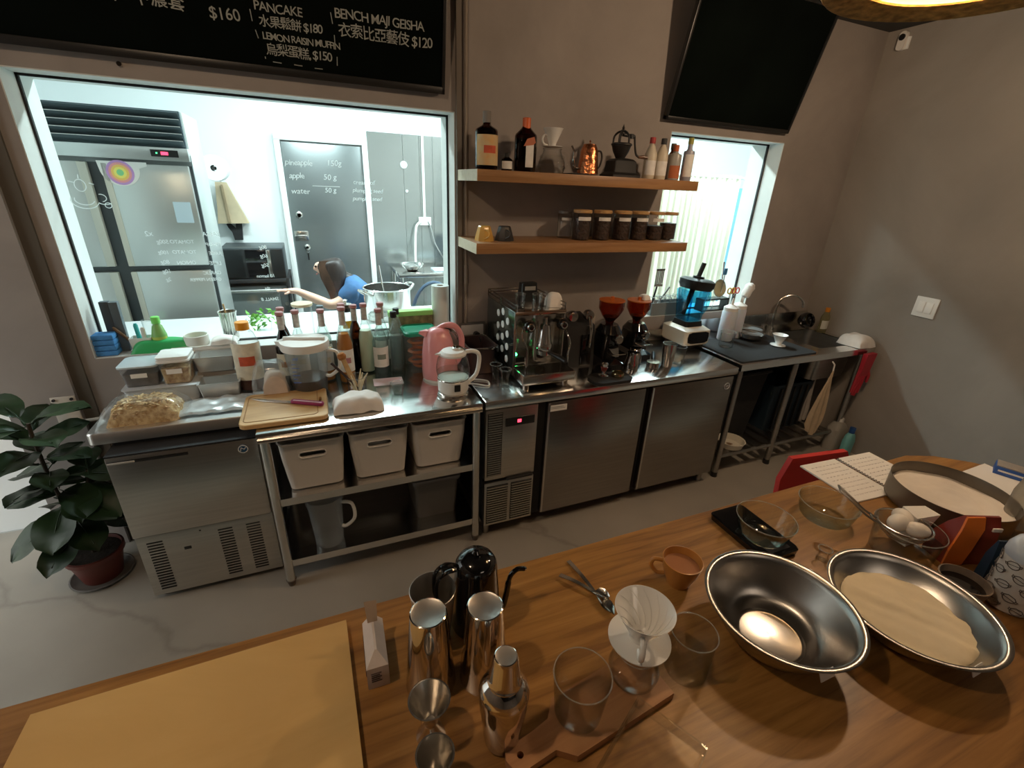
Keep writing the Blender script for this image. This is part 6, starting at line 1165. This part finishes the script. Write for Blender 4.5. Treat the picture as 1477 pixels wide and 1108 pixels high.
# tins
t = T('shaker_tin', 'open steel shaker tin standing mouth up in front of the kettle handle', 'tin', (-.276, -1.748, TZ + .0005)); b = B(); b.lathe([(0, 0), (.029, 0), (.030, .004), (.043, .137), (.044, .139), (.0425, .140), (.0415, .136), (.028, .006), (0, .005)], 44); M('tin_body', b, SATIN, t)
for x, y, l in ((-.301, -1.826, 'upturned tall shaker tin on the left, base facing up'), (-.206, -1.846, 'upturned tall shaker tin on the right, base facing up')):
    t = T('shaker_tin', l, 'tin', (x, y, TZ + .0005)); b = B(); b.lathe([(.0445, 0), (.045, .002), (.032, .171), (.0315, .1745), (.0295, .1755)], 44); M('tin_body', b, CHROME, t); b = B(); b.lathe([(.0296, .1753), (.027, .1735), (0, .1735)], 40); M('tin_base', b, SATIN, t)
t = T('cobbler_shaker', 'small three-piece cocktail shaker with chrome cap beside the upturned tins', 'shaker', (-.214, -1.962, TZ + .0005)); b = B(); b.lathe([(0, 0), (.026, 0), (.029, .005), (.0385, .095), (.0385, .118)], 44); M('shaker_base', b, CHROME, t)
b = B(); b.lathe([(.0395, .114), (.040, .120), (.0395, .126), (.034, .138), (.027, .146), (.024, .149)], 44); M('shoulder', b, CHROME, t, smooth=60); b = B(); b.lathe([(.0270, .147), (.0275, .150), (.0235, .157), (.0195, .196), (.0175, .201), (.0160, .2018)], 36); M('cap', b, CHROME, t); M('cap_top', B().lathe([(.0161, .2016), (.012, .2005), (0, .2005)], 30), SATIN, t)
def jigger(x, y, l, h1, h2, r1, r2, tilt=0):
    t = T('jigger', l, 'jigger', (x, y, TZ + .0005)); b = B(); w_ = .010
    b.lathe([(r2, 0), (r2 + .001, .002), (w_, h2), (w_, h2 + .004), (r1, h2 + h1), (r1 + .0012, h2 + h1 + .001), (r1 - .0012, h2 + h1 + .001), (w_ - .002, h2 + .008), (0, h2 + .007)], 40); M('jigger_body', b, pm('jigger_steel', (.70, .67, .62), .24, 1), t); b = B(); b.lathe([(r1 * .80, h2 + h1 * .76), (r1 * .78, h2 + h1 * .74), (r1 * .80, h2 + h1 * .72)], 36); M('measure_line', b, CHROMEB, t)
    return t
jigger(-.322, -1.915, 'double-ended steel jigger standing behind the nearer one', .062, .030, .0325, .023); jigger(-.331, -1.990, 'double-ended steel jigger closest to the bottom edge of the photo', .060, .025, .0275, .022)
# spoons
def spoon(l, p0, p1, z=.0008, r=.013):
    d = Vector((p1[0] - p0[0], p1[1] - p0[1], 0)); L_ = d.length; t = T('teaspoon', l, 'spoon', (p0[0], p0[1], TZ + z), rz=math.atan2(d.y, d.x)); n = 14; rows = []
    for i in range(n + 1):
        f = i / n; w_ = .0055 - .003 * f if f < .72 else r * math.sin(PI * min(1, (f - .70) / .30)) ** .7 * .95 + .0015; dz = .004 * math.sin(PI * f * 1.4) if f < .72 else .002
        if f >= .999: w_ = .002
        rows.append([(L_ * f, g * w_, .002 + dz + (.006 * g * g if f > .74 else 0)) for g in (-1, -.5, 0, .5, 1)])
    b = B(); b.loft(rows, False, False, closed=False); b.loft([[(x, y, z_ + .0012) for x, y, z_ in r_] for r_ in rows], False, False, closed=False); M('spoon_body', b, CHROMEB, t, smooth=70)
spoon('teaspoon lying underneath, its handle pointing to the far table edge', (.081, -1.653), (.097, -1.826)); spoon('teaspoon lying on top, crossing the other one', (.037, -1.690), (.108, -1.790), .006)
# orange cup
t = T('coffee_cup', 'orange-brown cup of milky coffee between kettle and big bowls', 'cup', (.296, -1.798, TZ + .0005), rz=2.5); ORC = pm('orange_glaze', (.50, .22, .05), .35, coat=.3)
b = B(); b.lathe([(0, 0), (.026, 0), (.028, .006), (.040, .040), (.0455, .068), (.0435, .0685), (.038, .040), (.026, .012), (0, .010)], 36); M('cup_body', b, ORC, t); b = B(); b.lathe([(0, .050), (.040, .050)], 30); M('coffee', b, pm('milky_coffee', (.42, .20, .10), .2), t)
b = B(); b.tube(curve([(.040, 0, .055), (.062, 0, .054), (.066, 0, .035), (.052, 0, .018), (.034, 0, .02)], 5), .005, 8); M('handle', b, ORC, t)
# V60 on server
glassvessel('coffee_server', 'glass server carrying the big white dripper', 'server', .048, -1.957, TZ + .017, [(0, 0), (.036, 0), (.042, .006), (.046, .024), (.040, .045), (.034, .060), (.036, .067)])
dripper('pour_over_dripper', 'large white ceramic dripper in the middle of the table', 'dripper', .062, -1.942, TZ + .0845, .0535, .080, PORC, rz=-2.2, plate=1.06)
glassvessel('beaker', 'wide clear beaker left of the white ceramic dripper', 'beaker', -.081, -1.978, TZ + .017, [(0, 0), (.036, 0), (.040, .006), (.044, .05), (.048, .096)])
glassvessel('beaker', 'clear beaker between the white dripper and the empty steel bowl', 'beaker', .160, -1.975, TZ + .0005, [(0, 0), (.037, 0), (.040, .006), (.0405, .098), (.042, .102)])
# bowls
def bowl(name, label, x, y, R_, H_, r0, mat, rim=.009, fill=None):
    t = T(name, label, 'bowl', (x, y, TZ + .0005)); pr = [(0, 0), (r0, 0), (r0 + .008, .003)]
    for k in range(1, 9): f = k / 8; pr.append((r0 + .008 + (R_ - rim - r0 - .008) * (f ** .72), .003 + (H_ - .006) * f ** 1.25))
    inn = [(max(0, r - .0015), z + .0015) for r, z in pr]
    b = B(); b.lathe(pr + [(R_, H_ - .002), (R_ + .001, H_), (R_ - .001, H_ + .0012), (R_ - rim, H_ - .0005)] + list(reversed(inn)), 72); M('bowl_wall', b, mat, t, smooth=50)
    b = B(); b.lathe([(0, .0022), (r0 - .002, .0022), (r0 + .003, .0035), (r0 + .006, .0055)], 48); M('bowl_bottom', b, BOWLM, t)
    if fill:
        b = B(); rf = r0 + .008 + (R_ - rim - r0 - .008) * ((fill[1] / (H_)) ** (1 / 1.25)) ** .72 - .003; rows = []
        for i in range(11):
            rr_ = rf * i / 10; rows.append((rr_, fill[1] + .006 * (1 - (i / 10) ** 2)))
        b.lathe([(0, .004)] + [(rf * .75, .006), (rf, fill[1] - .001)] + list(reversed(rows))[:-1] + [(0, fill[1] + .006)], 60)
        for v in b.bm.verts:
            if v.co.z > fill[1] - .002: v.co.z += .0035 * math.sin(v.co.x * 60 + 1) * math.sin(v.co.y * 55) + .002 * math.sin(v.co.x * 140 + v.co.y * 90); v.co.x *= 1 + .01 * math.sin(math.atan2(v.co.y, v.co.x) * 9)
        M('flour', b, fill[0], t, smooth=80)
    M('paper_sticker', B().box(-.018, .018, -.0015, 0, 0, .016).xf(Matrix.Translation((-.03, -(R_ * .885), H_ * .62)) @ Matrix.Rotation(-.5, 4, 'X')), PAPER, t)
    return t
bowl('mixing_bowl', 'large empty steel mixing bowl', .380, -1.982, .1455, .096, .060, BOWLM)
bowl('mixing_bowl', 'large steel mixing bowl of pale flour at the right', .672, -2.066, .153, .075, .066, BOWLM, fill=(FLOURM, .036))
# scale with glass bowl
t = T('coffee_scale', 'flat black digital scale at the far edge of the table', 'scale', (.600, -1.738, TZ + .0005), rz=.0); M('scale_body', B().loft([lv(rr(.115, .19, .012), 0), lv(rr(.12, .195, .014), .016), lv(rr(.112, .187, .012), .020)]), GLOSSK, t); M('scale_screen', B().box(-.035, .035, -.085, -.062, .0198, .0212), pm('screen_grey', (.03, .03, .035), .15), t)
glassvessel('prep_bowl', 'round glass prep bowl sitting on the black scale', 'bowl', .598, -1.765, TZ + .022, [(0, 0), (.050, 0), (.054, .005), (.062, .020), (.072, .058)], GLASSG)
glassvessel('prep_bowl', 'round glass prep bowl between scale and notebook', 'bowl', .870, -1.752, TZ + .0005, [(0, 0), (.060, 0), (.064, .005), (.068, .018), (.076, .052)], GLASSG)
# notebook
t = T('spiral_notebook', 'open spiral notebook with handwritten recipe pages', 'notebook', (1.205, -1.650, TZ + .0005), rz=-.06)
for s_, nm in ((-1, 'left_page'), (1, 'right_page')):
    b = B(); x0, x1 = (s_ * .006, s_ * .168); b.box(min(x0, x1), max(x0, x1), -.105, .098, 0, .006, .001); pg = M('page', b, PAPER, t)
    rn = random.Random(30 + s_); b = B()
    for k in range(9):
        y = .072 - k * .019; x = (min(x0, x1) + .02)
        while x < max(x0, x1) - .025:
            wl = rn.uniform(.006, .018); b.tube([(x + wl * q / 5, y + .0022 * math.sin(q * 2.4 + k), .0064) for q in range(6)], .0004, 4); x += wl + .005
        if rn.random() < .25: continue
    M('handwriting', b, pm('pen_grey', (.50, .46, .46), .8), pg)
me = B().tube([(-.006 + .0 + .007 * (1 - math.cos(a)) - .001, 0, .004 + .006 * math.sin(a)) for a in [k * PI / 6 for k in range(7)]], .0009, 5).mesh('spiral_ring', DARK)
rep('spiral_ring', me, t, [(0, -.098 + .0095 * k, 0) for k in range(21)])
# paper + drum sieve
t = tag(M('baking_paper', crumple(B().prism([(-.20, -.10), (.20, -.12), (.22, .10), (-.18, .09)], 0, .0012), .001, 30, 2), PAPER, None, (1.50, -1.850, TZ + .0015)), 'white paper sheet lying under the drum sieve at the right', 'paper')
t = T('drum_sieve', 'wide steel drum sieve full of sifted flour', 'sieve', (1.264, -1.852, TZ + .0075)); b = B(); b.lathe([(.146, 0), (.148, .0), (.1485, .062), (.149, .066), (.147, .066), (.146, .062), (.146, 0)], 64); M('sieve_drum', b, pm('aged_steel', (.17, .15, .125), .42, .9, noise=.15, scale=6), t)
b = B(); b.lathe([(0, .030)] + [(.0145 * k, .030 + .003 * math.sin(k * 1.9)) for k in range(1, 11)], 40); 
for v in b.bm.verts: v.co.z += .003 * math.sin(v.co.x * 40) * math.cos(v.co.y * 46)
M('flour', b, FLOURW, t, smooth=80)
M('sieve_mesh', B().lathe([(0, .020), (.145, .020)], 40), pm('mesh_steel', (.3, .3, .28), .5, .6), t)
# glass measuring jug with strainer and white scoops
glassvessel('measuring_jug', 'wide clear glass jug carrying the wire strainer', 'jug', .915, -1.925, TZ + .0005, [(0, 0), (.060, 0), (.066, .006), (.070, .05), (.074, .088)])
t = T('egg_strainer', 'wire strainer laid over the glass jug', 'strainer', (.908, -1.912, TZ + .0915), rz=.75)
b = B(); b.tube([(.060 * math.cos(a), .060 * math.sin(a), 0) for a in [k * PI / 16 for k in range(33)]], .0025, 8, False); M('strainer_rim', b, CHROMEB, t)
b = B(); b.lathe([(.058, 0), (.05, -.022), (.03, -.04), (0, -.046)], 28); M('strainer_mesh', b, gl('mesh_thin', (.75, .72, .66), (.5, .5, .45), .2, .3, .12, (.5, .48, .42)), t)
b = B()
for s_ in (-.012, .012): b.tube(curve([(-.02 + s_, .058, .0), (-.015 + s_, .09, .012), (.0 + s_, .12, .030), (.02 + s_, .15, .045)], 5), .003, 8)
b.tube([(.008, .15, .045), (.032, .15, .045)], .003, 8); b.tube([(-.03, .075, .006), (.0, .075, .006)], .003, 8); M('handle', b, STEEL, t)
b = B(); b.tube([(.045, -.04, 0), (.07, -.06, .002), (.075, -.045, .002)], .003, 8); M('rest_hook', b, CHROMEB, t)
for k, (x, y, z, s_, l) in enumerate(((.895, -1.905, .104, .030, 'white egg on the left in the wire strainer'), (.935, -1.895, .102, .028, 'white egg at the back of the wire strainer'), (.915, -1.940, .103, .027, 'white egg at the front of the wire strainer'))):
    t = T('egg', l, 'egg', (x, y, TZ + z - .012), rz=k * 1.2, group='eggs in the wire strainer'); b = B(); b.lathe([(s_ * .72 * math.sin(PI * q / 14) * (1 - .10 * math.cos(PI * q / 14)), -s_ * math.cos(PI * q / 14)) for q in range(15)], 28, axis='X'); M('egg_shell', b, pm('egg_white', (.80, .74, .66), .5), t)
t = T('paper_cone', 'folded white paper between the strainer and the orange bag', 'paper', (.992, -1.895, TZ + .075)); M('folded_sheet', B().loft([[(-.03, -.02, -.0745), (.02, -.02, -.0745), (.02, .02, -.0745), (-.03, .02, -.0745)], [(-.035, -.02, .02), (.035, -.035, .025), (.03, .0, .03), (-.03, .02, .03)]]), PAPER, t)
# orange flour bag
t = T('flour_bag', 'orange and dark red foil bag folded shut beside the bowl of flour', 'bag', (1.042, -1.978, TZ + .0005), rz=-.38); ORB = pm('bag_orange', (.75, .20, .03), .35, noise=.1, scale=10); 
b = B(); b.loft([[(-.05, -.03, 0), (.06, -.03, 0), (.06, .03, 0), (-.05, .03, 0)], [(-.055, -.032, .05), (.068, -.03, .05), (.068, .032, .05), (-.055, .032, .05)], [(-.03, -.018, .10), (.072, -.016, .105), (.072, .016, .105), (-.03, .018, .10)], [(-.012, -.003, .128), (.075, -.003, .130), (.075, .003, .130), (-.012, .003, .128)]]); crumple(b, .003, 60, 9); M('bag_body', b, pm('bag_maroon', (.22, .025, .015), .4, noise=.15, scale=12), t, smooth=20)
b = B(); b.loft([[(-.055, -.036, .004), (-.005, -.036, .004), (-.005, -.032, .004), (-.055, -.032, .004)], [(-.058, -.038, .05), (.0, -.037, .05), (.0, -.033, .05), (-.058, -.033, .05)], [(-.034, -.024, .10), (.025, -.022, .105), (.025, -.018, .105), (-.034, -.019, .10)], [(-.016, -.009, .130), (.030, -.008, .131), (.030, -.004, .131), (-.016, -.004, .130)]]); M('orange_panel', b, ORB, t, smooth=20)
M('white_tab', B().box(.048, .072, -.022, -.018, .098, .108, .0005), PAPER, t)
txt('bag_lettering', 'flour', .018, (-.040, -.0395, .030), pm('bag_print', (.85, .6, .4), .6), t) if 0 else None
# small items
t = T('ceramic_cup', 'rough brown ceramic cup of black coffee beside the bowl of flour', 'cup', (.892, -2.062, TZ + .0005)); b = B(); b.lathe([(0, 0), (.030, 0), (.034, .005), (.044, .034), (.0485, .054), (.0455, .055), (.041, .034), (.030, .010), (0, .008)], 36); M('cup_body', b, pm('stone_glaze', (.20, .15, .11), .5, noise=.2, scale=30), t); b = B(); b.lathe([(0, .038), (.0415, .038)], 30); M('coffee', b, pm('black_coffee', (.008, .005, .004), .08), t)
t = T('patterned_bottle', 'white rounded bottle with grey cartoon pot doodles at the right edge', 'bottle', (.978, -2.116, TZ + .0005)); b = B(); b.lathe([(0, 0), (.036, 0), (.042, .006), (.044, .13), (.043, .136)], 36); M('bottle_body', b, pm('doodle_white', (.60, .58, .56), .5), t)
b = B(); b.lathe([(.0445, .134), (.046, .138), (.045, .155), (.037, .175), (.022, .187), (.010, .19), (.010, .205), (0, .206)], 36); M('domed_cap', b, pm('cap_bluewhite', (.52, .58, .68), .35), t)
pot = B(); pot.tube([(.011 * math.cos(a), 0, .009 * math.sin(a)) for a in [PI + PI * k / 8 for k in range(9)]] + [(.011, 0, .004), (.006, 0, .008), (-.006, 0, .008), (-.011, 0, .004), (-.011, 0, 0)], .0009, 5)
for s_ in (-1, 1): pot.tube([(s_ * .011, 0, .002), (s_ * .015, 0, .004), (s_ * .014, 0, -.001), (s_ * .011, 0, -.002)], .0008, 5)
pot.tube([(-.011, 0, 0), (.011, 0, 0)], .0007, 5); pot = pot.mesh('doodle', pm('doodle_ink', (.10, .09, .09), .7))
for r_ in range(5):
    for c_ in range(7):
        a = 2 * PI * (c_ + .5 * (r_ % 2)) / 7; ob('doodle', pot, t, (.0446 * math.sin(a), -.0446 * math.cos(a), .018 + r_ * .026), (0, .3 * (-1) ** (c_ + r_), a))
t = T('blue_pouch', 'dark blue foil pouch behind the patterned bottle', 'pouch', (1.048, -2.062, TZ + .0005), rz=-.5); b = B(); b.loft([[(-.035, -.012, 0), (.045, -.012, 0), (.045, .012, 0), (-.035, .012, 0)], [(-.035, -.010, .07), (.045, -.010, .07), (.045, .010, .07), (-.035, .010, .07)], [(-.03, -.002, .115), (.04, -.002, .12), (.04, .002, .12), (-.03, .002, .115)]]); crumple(b, .003, 70, 3); M('pouch_body', b, pm('navy_foil', (.015, .045, .09), .35), t, smooth=20)
t = T('tall_bottle', 'tall cloudy bottle at the right edge behind the patterned bottle', 'bottle', (1.385, -1.975, TZ + .0035)); b = B(); b.lathe([(0, 0), (.036, 0), (.040, .006), (.042, .10), (.034, .15), (.018, .19), (.016, .22)], 32); M('bottle_body', b, gl('smoky_plastic', (.85, .84, .80), (.6, .6, .55), .2, .2, .45, (.5, .46, .40)), t); M('cap', B().cyl(.018, .215, .25, seg=20), WHITE, t)
t = T('coffee_mug', 'black mug half out of frame right of the patterned bottle', 'mug', (1.062, -2.165, TZ + .0005)); b = B(); b.lathe([(0, 0), (.030, 0), (.034, .004), (.036, .07), (.033, .07), (.030, .008), (0, .006)], 32); M('mug_body', b, BLACK, t); b = B(); b.tube(curve([(-.034, 0, .06), (-.058, 0, .055), (-.058, 0, .025), (-.034, 0, .018)], 5), .0045, 8); M('handle', b, BLACK, t)
t = T('blue_carton', 'small blue carton with white strip of lettering at the table right end', 'carton', (1.715, -1.825, TZ + .0005), rz=-1.2); M('carton_body', B().box(-.045, .045, -.03, .03, 0, .030, .001), pm('carton_blue', (.03, .11, .42), .5), t); M('carton_top', B().box(-.043, .043, -.028, .028, .030, .034, .001), pm('carton_grey', (.30, .28, .26), .6), t); M('white_strip', B().box(-.036, .036, -.0312, -.030, .014, .020), PAPER, t)
t = T('card_tag', 'white tag with a black square between the two big bowls', 'tag', (.612, -1.900, TZ + .0005), rz=-.3); M('tag_card', B().loft([lv(rr(.042, .05, .008), 0), lv(rr(.042, .05, .008), .004)]), PAPER, t); M('tag_mark', B().box(-.006, .012, -.015, .008, .004, .0052), BLACK, t)
glassvessel('creamer', 'tiny glass creamer in front of the prep bowls', 'creamer', .700, -1.868, TZ + .0005, [(0, 0), (.012, 0), (.014, .003), (.011, .02), (.016, .034)])
# paddle board and acrylic tray
t = T('paddle_board', 'reddish wooden paddle board with a hole in its handle at the bottom of the photo', 'board', (-.205, -2.000, TZ + .0005), rz=math.radians(8))
b = B(); b.loft([[(x, y, z) for x, y in ((-.012, .014), (-.018, 0), (-.012, -.020), (.0, -.026), (.060, -.026), (.085, -.050), (.300, -.055), (.305, .045), (.10, .045), (.075, .020), (.04, .016))] for z in (0, .016)]); c = B(); c.cyl(.0055, -.01, .03, (.006, -.004), 16)
ob('board_slab', bool_diff(b, c, 'board_slab', PADDLEM), t)
t = T('acrylic_tray', 'clear rectangular acrylic tray resting on the paddle board', 'tray', (-.028, -2.100, TZ + .0175), rz=math.radians(-62)); b = B(); b.box(-.06, .06, -.085, .085, 0, .003)
M('tray_floor', b, GLASS, t)
for q in ((-.06, -.057, -.085, .085), (.057, .06, -.085, .085), (-.06, .06, -.085, -.082), (-.06, .06, .082, .085)): M('tray_wall', B().box(*q, .003, .026), GLASS, t)
M('tray_lip', B().tube([(-.06, .085, .026), (.06, .085, .026), (.06, -.085, .026)], .0015, 6), gl('lip_glass', (.95, .97, .96), (.8, .85, .85), .5), t)
